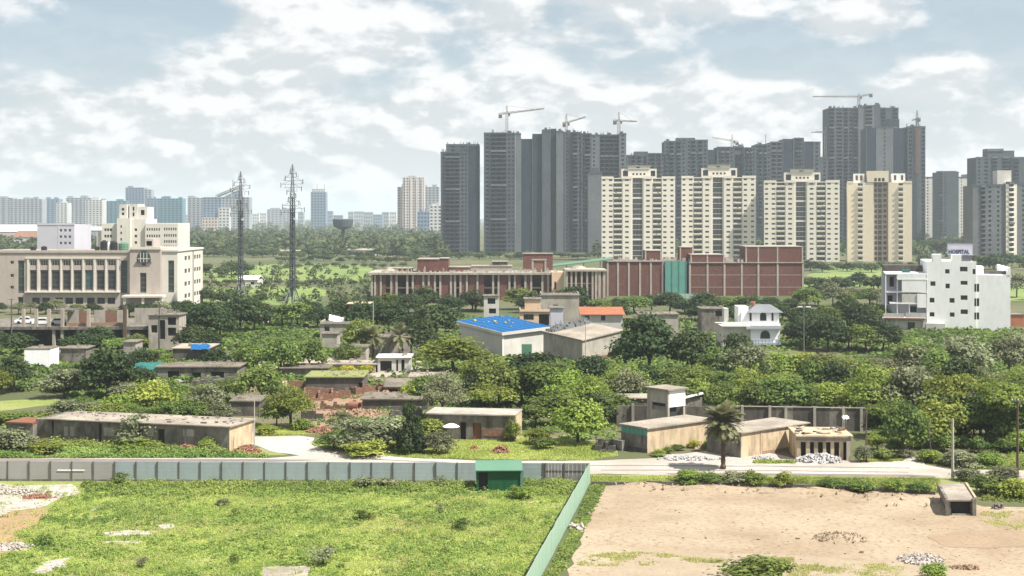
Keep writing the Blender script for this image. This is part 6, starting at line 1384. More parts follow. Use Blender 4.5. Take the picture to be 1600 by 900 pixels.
# rubble heaps
def heap(px, py, w, d, h, m, label, n=60, seed=0, size=.2, name='rubble_heap', base=True):
    p = gp(px, py); R = random.Random(seed); mb = MB()
    ring = []
    N = 14; rows = 4; V = []
    for j in range(rows + 1):
        t = j / rows
        V.append([((1 - t) * w / 2 * math.cos(2 * math.pi * k / N) * R.uniform(.85, 1.15), (1 - t) * d / 2 * math.sin(2 * math.pi * k / N) * R.uniform(.85, 1.15), h * math.sin(t * 1.5) * R.uniform(.75, 1.1) * .85 - .02) for k in range(N)])
    for j in range(rows):
        for k in range(N): mb.quad(V[j][k], V[j][(k + 1) % N], V[j + 1][(k + 1) % N], V[j + 1][k])
    o = mb.build(name, m); o.location = p; setp(o, label, 'rubble heap')
    mb = MB()
    for k in range(n):
        q = math.sqrt(R.random()); t = R.uniform(0, 6.28); x, y = w * .56 * q * math.cos(t), d * .56 * q * math.sin(t); z = h * max(0, math.sin((1 - q) * 1.5)) * .8; s = size * R.uniform(.5, 1.5)
        e = [Vector((R.gauss(0, 1), R.gauss(0, 1), R.gauss(0, 1))).normalized() for _ in range(3)]; c0 = Vector((x, y, z + s * .3)); a_, b_ = e[0] * s, e[0].orthogonal().normalized() * s * .6; c_ = e[0].cross(b_.normalized()) * s * .45
        P = [c0 + i * a_ + j * b_ + l * c_ for i in (-.5, .5) for j in (-.5, .5) for l in (-.5, .5)]
        for f in ((0, 1, 3, 2), (4, 6, 7, 5), (0, 4, 5, 1), (2, 3, 7, 6), (0, 2, 6, 4), (1, 5, 7, 3)): mb.quad(*[P[i] for i in f])
    mb.build('rubble_piece', m, o, kind='stuff')
    return o
heap(293, 703, 2.2, 1.6, .75, M['rubble_red'], 'red brick heap in the weeds in front of the long bunker', 90, 1)
heap(385, 707, 3.2, 2.2, .95, M['rubble_red'], 'red brick heap at the bright right end of the long bunker', 120, 2)
heap(783, 707, 2.0, 1.6, .9, M['rubble_red'], 'red brick heap on the grass below the two door house', 90, 3)
heap(741, 702, 1.0, .9, .35, M['rubble_red'], 'tiny red brick heap left of the bigger one below the two door house', 40, 4)
heap(1280, 721, 4.6, 2.6, .95, M['rubble_white'], 'heap of white marble rubble in front of the ruined arcade', 160, 5, .3)
heap(1075, 718, 6.5, 1.8, .22, M['rubble_white'], 'low strip of white rubble beside the road left of the palm', 150, 6, .25)
heap(1192, 717, 2.2, 1.1, .2, M['rubble_white'], 'low white rubble strip beside the right tan shed', 70, 7, .22)
heap(1312, 842, 4.2, 3.4, .62, M['dirt'], 'low dirt mound with stones in the middle of the bare lot', 110, 8, .16, 'dirt_mound')
heap(1440, 876, 3.6, 3.0, .35, M['pale_rubble'], 'scattered pale stones near the lower right of the bare lot', 120, 9, .22)
heap(1510, 888, 2.4, 1.1, .22, M['soil_red'], 'dark churned earth heap at the lower right of the bare lot', 50, 10, .18, 'dirt_mound')
heap(1560, 795, 1.0, .6, .35, M['conc'], 'broken concrete lump right of the low white roofed hut', 14, 11, .3)
heap(60, 778, 3.2, 1.4, .35, M['rubble_red'], 'reddish rubble heap on the pale rubble at the far left', 90, 12, .16)
heap(20, 770, 5, 2.2, .35, M['pale_rubble'], 'pale rubble heap beside the fence at the far left', 150, 13, .22)
heap(18, 856, 3.6, 2.4, .3, M['pale_rubble'], 'pale rubble patch at the left edge of the grass', 110, 14, .18)
heap(1004, 763, 8, 3.4, .75, M['dirt'], 'brown earth bank below the low wall near the green fence corner', 14, 15, .18, 'dirt_mound')
heap(1110, 766, 11, 3.0, .7, M['dirt'], 'brown earth bank along the retaining wall below the palm', 16, 16, .2, 'dirt_mound')
heap(1262, 772, 11, 3.6, .8, M['dirt'], 'brown earth bank along the retaining wall right of the palm', 16, 17, .2, 'dirt_mound')
heap(1400, 784, 10, 4.4, .8, M['dirt'], 'brown earth bank left of the low white roofed hut', 18, 18, .2, 'dirt_mound')
heap(900, 826, 1.4, 1.2, .3, M['pale_rubble'], 'small pale stone heap beside the green fence', 20, 19, .3)
heap(560, 650, 9, 5, .9, M['soil_red'], 'reddish earth heap in the rubble yard', 160, 20, .3, 'dirt_mound')
heap(600, 622, 8, 4, 1.1, M['soil_red'], 'reddish earth heap beside the small brick hut', 140, 21, .3, 'dirt_mound')
heap(505, 676, 4, 2, .8, M['rubble_red'], 'red brick heap at the bend of the dirt road', 120, 22, .25)
# loose stones scattered over the lot
R = random.Random(31); mb = MB()
for k in range(240):
    px, py = R.uniform(900, 1700), R.uniform(760, 905); p = gp(px, py)
    if px < 946 - (py - 758) * .42: continue
    s = R.uniform(.03, .1) * (2 if R.random() < .05 else 1); mb.prism([(p.x + s * math.cos(t) * R.uniform(.6, 1.4), p.y + s * math.sin(t) * R.uniform(.6, 1.4)) for t in (0, 1.3, 2.5, 3.9, 5.1)], .01, s * R.uniform(.5, 1.1))
o = mb.build('loose_stones', M['dirt_stone'], kind='stuff', label='small loose stones scattered over the bare dirt lot')
# ================================================================ VEGETATION
def leaf_quads(rng, pos, nrm, size, aspect=.75, jit=.42):
    """one leaf-sized quad per point, facing roughly along nrm"""
    n = len(pos)
    nn = nrm / (np.linalg.norm(nrm, axis=1, keepdims=True) + 1e-9) + rng.normal(0, jit, (n, 3)); nn /= np.linalg.norm(nn, axis=1, keepdims=True) + 1e-9
    t = np.cross(nn, rng.normal(0, 1, (n, 3))); t /= np.linalg.norm(t, axis=1, keepdims=True) + 1e-9
    b = np.cross(nn, t); s = np.asarray(size).reshape(-1, 1) * .5
    a, c = t * s, b * s * aspect
    return np.stack([pos - a - c * .4, pos - c * .2 + a * .1 - c, pos + a + c * .3, pos + c], axis=1).reshape(-1, 3)
def crown_mesh(name, seed, m, nl=16, npl=320, leaf=.05, flat=1.0, lobe=(.17, .27), zb=.18, sparse=0.0, umbrella=False, cone=False):
    rng = np.random.default_rng(seed); P = []; Nn = []; T = []; S = []
    for i in range(nl):
        if cone:
            h = rng.random() ** 1.1; rad = .36 * (1 - h) + .06; t = rng.random() * 6.28
            c = np.array([rad * math.cos(t) * rng.random() ** .4, rad * math.sin(t) * rng.random() ** .4, zb + .08 + (.86 - zb) * h]); r = rng.uniform(.1, .17) * (1.15 - .5 * h)
        else:
            d = rng.normal(0, 1, 3); d /= np.linalg.norm(d); d[2] = abs(d[2]) * .95 - .28
            k = rng.random() ** .35 * rng.uniform(.85, 1.12)
            r = rng.uniform(*lobe)
            c = np.array([d[0] * (.5 - r * .8) * k, d[1] * (.5 - r * .8) * k, zb + (1 - zb) * (.42 + d[2] * .48 * k)])
            if umbrella: c[2] = zb + (1 - zb) * (.72 - .9 * (c[0] ** 2 + c[1] ** 2) + rng.normal(0, .05))
        n = int(npl * (r / .2) ** 2)
        q = rng.normal(0, 1, (n * 2, 3)); q /= np.linalg.norm(q, axis=1, keepdims=True)
        keep = (q[:, 2] > -.45) | (rng.random(n * 2) < .2); q = q[keep][:n]
        rr = r * (.5 + .55 * rng.random(len(q)) ** .5) * np.where(rng.random(len(q)) < .13, rng.uniform(1.05, 1.45, len(q)), 1)
        w = 1 + .3 * np.sin(q[:, 0] * 7 + i) * np.sin(q[:, 1] * 6 + 2 * i) + .2 * np.sin(q[:, 2] * 9 + 3 * i)
        ax = np.array([rng.uniform(.75, 1.45), rng.uniform(.75, 1.45), rng.uniform(.55, .95)]) if not cone else np.array([1, 1, .85])
        p = c + q * (rr * w)[:, None] * ax * np.array([1, 1, flat])
        P.append(p); Nn.append(q * .75 + np.array([.12, -.06, .55])); lt = rng.uniform(.12, .78); T.append(np.clip(lt + rng.normal(0, .22, len(q)), 0, 1)); S.append(leaf * rng.uniform(.6, 1.35, len(q)))
    P, Nn, T, S = np.concatenate(P), np.concatenate(Nn), np.concatenate(T), np.concatenate(S)
    if sparse: k = rng.random(len(P)) > sparse; P, Nn, T, S = P[k], Nn[k], T[k], S[k]
    P[:, 2] = np.clip(P[:, 2], .02, 1.05)
    return np_mesh(name, leaf_quads(rng, P, Nn, S), 4, m, T)
def trunk_mesh(name, seed, forks=4, top=.55, r=.03):
    R = random.Random(seed); mb = MB(); b = Vector((R.uniform(-.02, .02), R.uniform(-.02, .02), top * .45))
    mb.tube((0, 0, -.02), b, r, r * .75, 7)
    for k in range(forks):
        t = 6.28 * k / forks + R.uniform(-.4, .4); e = Vector((math.cos(t) * R.uniform(.12, .25), math.sin(t) * R.uniform(.12, .25), top * R.uniform(.85, 1.15)))
        mid = b.lerp(e, .55) + Vector((0, 0, -.03)); mb.tube(b, mid, r * .55, r * .4, 5); mb.tube(mid, e, r * .4, r * .18, 5)
        e2 = e + Vector((math.cos(t + .9) * .1, math.sin(t + .9) * .1, .1)); mb.tube(mid, e2, r * .25, r * .1, 4)
    me = bpy.data.meshes.new(name); me.from_pydata(mb.v, [], mb.f); me.materials.append(M['bark']); me.update(); return me
CR = {}
CR['dark'] = [crown_mesh('crown_dark', 10 + i, LM['dark'], 30, 260, .056, 1, (.13, .21), .05) for i in range(4)]
CR['mid'] = [crown_mesh('crown_mid', 20 + i, LM['mid'], 32, 260, .056, 1, (.11, .2), .05) for i in range(5)]
CR['bright'] = [crown_mesh('crown_bright', 30 + i, LM['bright'], 32, 250, .054, 1, (.11, .2), .04) for i in range(4)]
CR['olive'] = [crown_mesh('crown_olive', 40 + i, LM['olive'], 36, 240, .046, .9, (.1, .18), .08, .12) for i in range(4)]
CR['airy'] = [crown_mesh('crown_airy', 50 + i, LM['bright'], 34, 240, .046, .6, (.11, .19), .22, .08, umbrella=True) for i in range(3)]
CR['ragged'] = [crown_mesh('crown_ragged', 130 + i, LM[['mid', 'bright', 'olive', 'mid'][i]], 22, 210, .05, .9, (.075, .15), .2, .05) for i in range(4)]
CR['tall'] = [crown_mesh('crown_tall', 140 + i, LM[['mid', 'dark', 'bright'][i]], 26, 230, .06, 1, (.1, .19), .1) for i in range(3)]
CR['feather'] = [crown_mesh('crown_feather', 150 + i, LM[['bright', 'olive', 'mid'][i]], 40, 300, .034, .8, (.1, .19), .02, .1) for i in range(3)]
CR['cone'] = [crown_mesh('crown_cone', 60 + i, LM['dark'], 34, 420, .056, 1.2, zb=.03, cone=True) for i in range(2)]
CR['bush'] = [crown_mesh('crown_bush', 70 + i, LM['bright'], 18, 200, .065, 1, (.14, .24), -.15) for i in range(3)]
CR['bush_olive'] = [crown_mesh('crown_bush_olive', 75 + i, LM['olive'], 20, 210, .058, 1, (.12, .22), -.15) for i in range(3)]
CR['bush_dark'] = [crown_mesh('crown_bush_dark', 80 + i, LM['mid'], 18, 200, .065, 1, (.14, .24), -.15) for i in range(3)]
CR['bush_wild'] = [crown_mesh('crown_bush_wild', 110 + i, LM['mid'], 9, 90, .085, 1.1, (.1, .2), -.1, .1) for i in range(4)]
CR['bush_wild_olive'] = [crown_mesh('crown_bush_wild_olive', 120 + i, LM['olive'], 9, 90, .085, 1.1, (.1, .2), -.1, .1) for i in range(3)]
CR['bush_yellow'] = [crown_mesh('crown_bush_yellow', 85 + i, LM['yellow'], 12, 160, .07, 1, (.18, .28), -.1) for i in range(2)]
CR['distant'] = [crown_mesh('crown_distant', 90 + i, LM['far'], 14, 90, .1, 1, (.16, .26), .0) for i in range(4)]
CR['distant_dark'] = [crown_mesh('crown_distant_dark', 95 + i, LM['dark'], 14, 90, .1, 1, (.16, .26), .0) for i in range(3)]
TR = [trunk_mesh('trunk', i, 4 + i % 2) for i in range(4)]
TRT = [trunk_mesh('trunk_tall', 7 + i, 4, .7, .022) for i in range(2)]
RT = random.Random(77)
def tree(px, pyb, wpx, hpx, kind, label, group=None, name=None, rz=None):
    p = gp(px, pyb); S = p.y / F; w, h = wpx * S, hpx * S
    bush = kind.startswith('bush')
    nm = name or {'dark': 'dense_tree', 'mid': 'leafy_tree', 'bright': 'bright_tree', 'olive': 'olive_tree', 'airy': 'umbrella_tree', 'ragged': 'ragged_tree', 'tall': 'tall_tree', 'feather': 'feathery_tree', 'cone': 'conical_tree', 'distant': 'distant_tree', 'distant_dark': 'distant_tree'}.get(kind, 'bush')
    r = thing(nm, label, 'bush' if bush else 'tree', p, RT.uniform(0, 6.28) if rz is None else rz, group)
    if kind == 'tall': w *= .72; h *= 1.15
    r.scale = (w * 1.04, w * 1.04, h)
    link('crown', RT.choice(CR[kind]), r)
    link('stem' if bush else 'trunk', RT.choice(TRT if kind in ('airy', 'olive', 'ragged', 'tall') else TR), r)
    return r
LMK = [(5, 'left edge'), (40, 'leftmost parked car'), (87, 'lilac block'), (125, 'far grey hall'), (170, 'black roof tanks'), (215, 'arched tower block'), (255, 'cream wing'), (297, 'office end wall'),
       (340, 'slanted far roof'), (376, 'left lattice mast'), (415, 'open meadow gap'), (457, 'right lattice mast'), (497, 'lone blue tower'), (536, 'water tower'), (575, 'open gallery corner'), (612, 'left brick bays'), (646, 'pale tower cluster'),
       (680, 'red roof block'), (719, 'leftmost dark tower'), (755, 'slim white house'), (792, 'left tilted crane'), (840, 'peach house'), (885, 'small raised crane'), (930, 'blank grey block'), (967, 'level jib crane'), (1000, 'first cream tower'),
       (1056, 'teal bay'), (1090, 'second cream tower'), (1130, 'date palm'), (1188, 'white arched house'), (1225, 'third cream tower'), (1256, 'street lamp'), (1290, 'pale crane'), (1342, 'long level crane'), (1374, 'yellow cream tower'),
       (1405, 'hospital balconies'), (1433, 'orange hoist'), (1465, 'hospital turret'), (1500, 'hospital sign'), (1545, 'hospital right block'), (1580, 'massive edge tower'), (1625, 'right edge')]
ADJ = {'dark': 'dark', 'mid': 'green', 'bright': 'bright', 'olive': 'pale olive', 'airy': 'flat topped', 'ragged': 'ragged', 'tall': 'slim tall', 'feather': 'feathery', 'distant': 'pale', 'distant_dark': 'dark', 'bush_dark': 'dark', 'bush': 'bright'}
def row(x0, x1, step, yb, jit, h, w, kinds, label, group, skip=None):
    """a belt of trees: every one is its own thing, told apart by its look and by what it lines up with"""
    x = x0 + RT.uniform(0, step * .5); out = []
    while x < x1:
        y = yb + RT.uniform(-jit, jit); s = RT.uniform(.78, 1.22); kd = RT.choice(kinds)
        if not (skip and any(a < x < b for a, b in skip)): out.append((x, tree(x, y, w * s, h * s * RT.uniform(.9, 1.12), kd, 'tree', group), kd))
        x += step * RT.uniform(.7, 1.3)
    by = {}
    for x, o, kd in out: by.setdefault(ADJ[kd] + ' ' + label + ', below ' + min(LMK, key=lambda q: abs(q[0] - x))[1], []).append(o)
    for lab, os_ in by.items():
        if len(lab.split()) > 15: lab = lab.replace(' in the ', ' of the ', 1).replace('the second line under ', '')
        for i, o in enumerate(os_): o['label'] = lab if len(os_) == 1 else (['left', 'right'] if len(os_) == 2 else ['left', 'middle', 'right'] if len(os_) == 3 else ['first', 'second', 'third', 'fourth', 'fifth'])[i] + ' ' + lab
# ---- trees that can be singled out
for a in [
 (408, 634, 78, 78, 'mid', 'leafy round topped tree left of the feathery bush pair behind the dirt road'),
 (455, 668, 88, 84, 'feather', 'broad feathery light green tree behind the bend of the dirt road'),
 (432, 668, 46, 54, 'mid', 'small round tree in front left of the broad feathery tree'),
 (168, 625, 92, 92, 'dark', 'big dome shaped dark tree left of the teal tarp'),
 (100, 622, 86, 58, 'olive', 'brownish olive tree in front left of the big dome shaped tree'),
 (640, 708, 56, 84, 'cone', 'dark slim tree standing up from the shrub mound behind the fence'),
 (903, 692, 90, 78, 'bright', 'round bright tree standing alone right of the two door house'),
 (692, 655, 76, 88, 'feather', 'tall feathery yellow green tree left of the two door house roof'),
 (765, 650, 84, 62, 'ragged', 'green tree spreading over the roof of the two door house'),
 (838, 668, 62, 50, 'mid', 'low tree between the two door house and the round bright tree'),
 (708, 583, 108, 70, 'bright', 'broad green tree in front of the blue roofed shed'),
 (1012, 588, 110, 112, 'dark', 'largest dark tree right of the long grey shed'),
 (1082, 592, 88, 90, 'dark', 'second dark tree, between the largest dark tree and the white arched house'),
 (1152, 580, 56, 72, 'dark', 'small dark tree right in front of the white arched house'),
 (320, 655, 76, 66, 'olive', 'pale olive tree with loose leaves behind the long bunker'),
 (230, 645, 84, 60, 'bright', 'bright green tree behind the middle of the long bunker'),
 (262, 640, 50, 56, 'mid', 'dark leafy tree between bright trees behind the long bunker'),
 (178, 655, 64, 46, 'bright', 'low bright tree above the left half of the long bunker'),
 (1080, 650, 80, 70, 'mid', 'green tree behind the concrete stair tower'),
 (985, 640, 70, 75, 'olive', 'pale airy tree left of the concrete stair tower'),
 (1575, 600, 90, 92, 'olive', 'pale olive tree with whitish leaves at the right edge below the hospital'),
 (1500, 600, 110, 96, 'olive', 'large pale olive tree in front of the hospital'),
 (1430, 610, 70, 84, 'mid', 'dark leafy tree at the left foot of the hospital'),
 (1410, 712, 84, 100, 'mid', 'big tree with low dark branches where the side road leaves the main road'),
 (1490, 690, 100, 118, 'airy', 'wide umbrella shaped tree behind the pale bare concrete pole'),
 (1572, 700, 100, 112, 'airy', 'umbrella shaped tree at the right edge beside the dark wooden pole'),
 (395, 582, 60, 56, 'mid', 'left tree of the long green clump above the low yard roofs'),
 (440, 584, 74, 68, 'mid', 'middle tree of the long green clump above the low yard roofs'),
 (483, 582, 56, 64, 'mid', 'right tree of the long green clump above the low yard roofs'),
 (262, 585, 32, 30, 'bright', 'small round light green tree right of the big dome shaped tree'),
 (225, 575, 54, 40, 'dark', 'low purple dark tree behind the small round light green tree'),
 (22, 612, 60, 66, 'dark', 'dark tree left of the white wall block at the left edge'),
 (4, 616, 40, 44, 'bright', 'bright lower tree at the left edge below the white wall block'),
 (1215, 640, 70, 66, 'bright', 'bright round tree below the white arched house'),
]: tree(*a)
# ---- belts
row(1110, 1610, 40, 606, 6, 66, 78, ['bright', 'mid', 'olive', 'ragged', 'feather'], "tree at the back of the right wood", 'trees of the right wood, back row', skip=[(1470, 1610), (1225, 1245)])
row(1125, 1620, 38, 630, 6, 70, 84, ['mid', 'bright', 'ragged', 'olive', 'feather', 'tall'], 'tree in the middle of the right wood', 'trees of the right wood, middle row')
row(1040, 1370, 36, 652, 5, 64, 80, ['mid', 'bright', 'tall', 'feather', 'mid'], 'tree behind the sooty wall', 'trees behind the boundary wall')
row(1360, 1640, 40, 662, 8, 92, 98, ['bright', 'feather', 'mid', 'olive', 'ragged'], 'tree at the front of the right wood', 'trees of the right wood, front row')
row(1375, 1640, 36, 692, 8, 74, 84, ['mid', 'bright', 'mid', 'dark'], 'low tree at the road edge of the right wood', 'trees at the road edge of the right wood', skip=[(1425, 1456)])
row(745, 1000, 38, 640, 6, 76, 84, ['mid', 'bright', 'feather', 'dark', 'ragged'], 'tree in the belt below the long shed', 'trees below the long grey shed')
row(760, 1130, 40, 612, 6, 60, 78, ['mid', 'ragged', 'dark', 'feather'], 'tree in the upper row below the long shed', 'second tree row below the long grey shed', skip=[(850, 890)])
row(860, 985, 34, 662, 5, 60, 66, ['dark', 'mid'], 'tree behind the bright tree', 'dark trees behind the round bright tree')
row(555, 745, 32, 556, 8, 68, 70, ['dark', 'dark', 'dark', 'mid'], 'tree in the grove left of the blue roof', 'dark grove left of the blue roof', skip=[(575, 640), (690, 760)])  # mostly dark kinds in these groves, partly painting a cloud's shade into the leaves
row(560, 730, 34, 525, 6, 58, 66, ['dark', 'dark', 'dark', 'mid'], 'tree below the framed brick building', 'dark grove below the framed brick building', skip=[(695, 760)])
row(480, 760, 32, 492, 5, 38, 48, ['dark', 'dark', 'dark', 'mid'], 'tree at the foot of the brick columns', 'trees at the foot of the framed building', skip=[(500, 560)])
row(730, 900, 32, 487, 5, 36, 46, ['dark', 'dark', 'dark', 'mid'], 'tree between brick columns and roofs', 'trees in front of the brick columns', skip=[(750, 785)])
row(895, 1260, 26, 490, 4, 32, 48, ['dark', 'dark', 'dark', 'mid'], 'tree in the hedge line under the brick wing', 'hedge line below the brick wing')
row(960, 1260, 32, 505, 5, 32, 48, ['dark', 'dark', 'dark', 'mid'], 'tree in the second line under the brick wing', 'second line below the brick wing', skip=[(990, 1065)])
row(285, 420, 30, 525, 7, 62, 64, ['dark', 'dark', 'dark', 'mid'], 'tree in the clump around the left mast', 'dark clump around the left mast')
row(400, 560, 30, 508, 6, 42, 50, ['dark', 'dark', 'dark', 'mid'], 'tree around the base of the right mast', 'trees around the right mast')
row(150, 330, 30, 552, 6, 42, 54, ['dark', 'dark', 'dark', 'mid'], 'tree in front of the parking deck', 'trees in front of the parking deck', skip=[(228, 285)])
row(-20, 130, 36, 555, 6, 40, 56, ['dark', 'dark', 'dark', 'mid'], 'tree under the left part of the deck', 'trees under the left parking deck', skip=[(36, 96)])
row(-10, 330, 24, 492, 4, 24, 34, ['dark', 'mid', 'olive'], 'small tree along the office building', 'small trees at the office building')
row(300, 560, 36, 578, 5, 48, 60, ['mid', 'dark'], 'tree above the yard roofs', 'trees above the yard roofs', skip=[(295, 330), (365, 540)])
row(30, 240, 30, 612, 5, 38, 54, ['dark', 'olive', 'dark'], 'scrub tree beside the lawn strip', 'scrub trees beside the left lawn', skip=[(0, 96)])
row(-20, 100, 18, 664, 3, 22, 36, ['bush', 'bush_dark'], 'hedge bush below the lawn strip', 'hedge bushes below the left lawn')
row(95, 345, 26, 658, 5, 38, 58, ['bright', 'mid', 'feather', 'olive'], 'low tree behind the long bunker', 'low belt behind the long bunker')
row(190, 360, 30, 632, 5, 42, 58, ['mid', 'feather', 'ragged'], 'low tree in the second line behind the bunker', 'second low belt behind the long bunker')
row(640, 700, 26, 628, 5, 50, 54, ['mid', 'bright'], 'small tree right of the rubble yard', 'small trees right of the rubble yard')
row(1255, 1390, 26, 545, 7, 52, 60, ['dark', 'dark', 'dark', 'mid'], 'tree left of the hospital front', 'dark trees left of the hospital')
row(1250, 1390, 24, 512, 6, 46, 54, ['mid', 'dark'], 'tree left of the hospital middle', 'green trees left of the hospital')
row(1255, 1385, 22, 480, 6, 40, 50, ['mid', 'olive', 'dark'], 'hazy tree between brick wing and hospital', 'hazy trees between brick wing and hospital')
row(1258, 1390, 20, 452, 4, 26, 36, ['distant', 'distant_dark'], 'distant tree right of the brick wing', 'distant trees right of the brick wing')
row(1250, 1480, 18, 424, 3, 18, 30, ['distant', 'distant_dark'], 'distant tree at the foot of the cream towers', 'trees at the foot of the cream towers')
row(1440, 1610, 20, 420, 4, 26, 34, ['distant', 'distant_dark'], 'distant tree behind the hospital', 'trees behind the hospital')
row(1440, 1530, 18, 398, 3, 30, 34, ['distant', 'distant_dark'], 'distant tree behind the hospital sign', 'trees behind the hospital sign')
row(1580, 1640, 24, 470, 8, 44, 46, ['mid', 'olive'], 'tree right of the hospital', 'trees right of the hospital')
row(680, 960, 15, 404, 2, 12, 24, ['distant_dark', 'distant'], 'small distant tree at the dark towers', 'trees at the foot of the dark towers')
row(430, 640, 14, 418, 2, 7, 14, ['distant'], 'small tree along the far meadow edge', 'trees along the far edge of the meadow')
row(430, 700, 13, 409, 2, 10, 17, ['distant_dark', 'distant'], 'distant tree just beyond the meadow', 'trees just beyond the meadow')
row(320, 600, 17, 445, 2, 9, 17, ['distant_dark', 'distant', 'distant'], 'small tree along the near meadow edge', 'trees along the near edge of the meadow')
row(400, 590, 80, 428, 5, 6, 9, ['distant', 'distant_dark'], 'lone small tree inside the meadow', 'lone trees in the meadow')
row(320, 700, 14, 402, 2, 14, 24, ['distant_dark', 'distant'], 'distant tree in the belt beyond the meadow', 'dark belt beyond the meadow')
row(320, 400, 20, 432, 3, 22, 30, ['distant_dark', 'distant'], 'distant tree left of the meadow', 'trees left of the meadow')
row(300, 420, 34, 478, 4, 22, 34, ['distant_dark', 'dark'], 'tree below the white meadow shed', 'trees below the meadow shed', skip=[(380, 398)])
row(-10, 60, 16, 400, 3, 16, 22, ['distant'], 'distant tree behind the office roof', 'trees behind the office roof')
row(110, 160, 14, 400, 3, 18, 22, ['distant'], 'distant tree beside the cream building', 'trees between lilac block and cream building')

# far woods: nobody could count these
def far_wood(name, label, n, ymin, ymax, x0, x1, seed, m, hm=9, skip=()):
    rng = np.random.default_rng(seed); base = rng.normal(0, 1, (40, 3)); base /= np.linalg.norm(base, axis=1, keepdims=True); base[:, 2] = np.abs(base[:, 2])
    P = []; Nn = []; S = []; T = []
    for i in range(n):
        py = ymin + (ymax - ymin) * rng.random(); px = x0 + (x1 - x0) * rng.random()
        if any(a < px < b for a, b in skip): continue
        p = gp(px, py); w = hm * rng.uniform(.5, 1.0); h = hm * rng.uniform(.5, 1.1); k = 24
        q = base[rng.integers(0, 40, k)] + rng.normal(0, .2, (k, 3))
        P.append(np.array([p.x, p.y, h * .25]) + q * np.array([w * .6, w * .6, h * .7])); Nn.append(q + np.array([0, 0, .4])); S.append(rng.uniform(.28, .5, k) * w); T.append(np.clip(rng.uniform(.1, .8) + rng.normal(0, .2, k), 0, 1))
    me = np_mesh(name, leaf_quads(rng, np.concatenate(P), np.concatenate(Nn), np.concatenate(S), .9), 4, m, np.concatenate(T))
    o = link(name, me); return setp(o, label, None, None, 'stuff')
far_wood('far_wood', 'hazy green woods stretching to the horizon behind the meadow', 2600, 356, 399, -150, 700, 1, LM['far'], 10)
far_wood('far_wood', 'green woods between and behind the towers at right', 900, 358, 402, 930, 1760, 2, LM['far'], 10)
far_wood('horizon_wood', 'grey green tree line along the horizon', 1500, 343.5, 356, -150, 1750, 3, LM['far'], 13)
far_wood('meadow_scrub', 'low scrub dotted over the far meadow and fields', 260, 413, 475, 300, 590, 4, LM['far'], 2.6)

# ---- palms
def frond_mesh(name, seed, pairs=26, L=1.0, droop=.55, lw=.026, ll=.2, m=None):
    R = random.Random(seed); mb = MB(); T = []
    pt = lambda t: Vector((L * t * math.cos(droop * t * .8), 0, L * (.42 * t - droop * 1.25 * t * t)))
    prev = pt(0)
    V = []
    for k in range(10):
        a, b = pt(k / 10), pt((k + 1) / 10); w = .012 * (1 - k / 11); V += [a + Vector((0, -w, 0)), b + Vector((0, -w, 0)), b + Vector((0, w, 0)), a + Vector((0, w, 0))]
    for k in range(pairs):
        t = .14 + .86 * k / pairs; p = pt(t); d = (pt(min(1, t + .03)) - pt(t - .03)).normalized(); l = ll * math.sin(math.pi * (.12 + .8 * t)) * R.uniform(.8, 1.15)
        for s in (-1, 1):
            e = p + d * l * .75 + Vector((0, s * l * .75, R.uniform(-.1, .22) * l - .05 * l)); wv = d * lw
            V += [p - wv * .5, p + wv * .5, e + wv * .15, e - wv * .15]
    rng = np.random.default_rng(seed); n = len(V) // 4
    return np_mesh(name, np.array([tuple(v) for v in V]), 4, m or LM['palm'], rng.random(n))
FR = [frond_mesh('frond', i, 30, 1.0, .38, .05, .25) for i in range(3)]
def palm(px, pyb, pyt, crown_px, label, n=64, r0=.24, name='date_palm'):
    p = gp(px, pyb); S = p.y / F; r = thing(name, label, 'palm tree', p); H = zat(pyt, p.y); R = random.Random(int(px)); L = crown_px * S / 2
    mb = MB(); prof = []; nn = int(H / .28)
    for k in range(nn): z = H * k / nn; rr = r0 * (1.12 if k % 2 else .92) * (1.25 if k < 2 else 1); prof.append((rr, z))
    mb.lathe(prof + [(r0 * 1.2, H * .98), (r0 * .5, H + .1), (.01, H + .15)], 10); mb.build('trunk', M['bark'], r)
    for k in range(n):
        el = math.radians(R.uniform(-62, 68)) if k > n * .2 else math.radians(R.uniform(35, 85)); s = L * R.uniform(.82, 1.08)
        link('frond', FR[k % 3], r, (0, 0, H + .05), (s, s, s), (0, -el * .8, R.uniform(0, 6.28)))
    return r
palm(1130, 733, 662, 74, 'date palm with a dense round crown between the two tan sheds', 130)
palm(583, 562, 528, 52, 'left of two small dark palms beside the broad green tree', 34, .2, 'small_palm')
palm(625, 562, 526, 54, 'right of two small dark palms beside the broad green tree', 34, .2, 'small_palm')

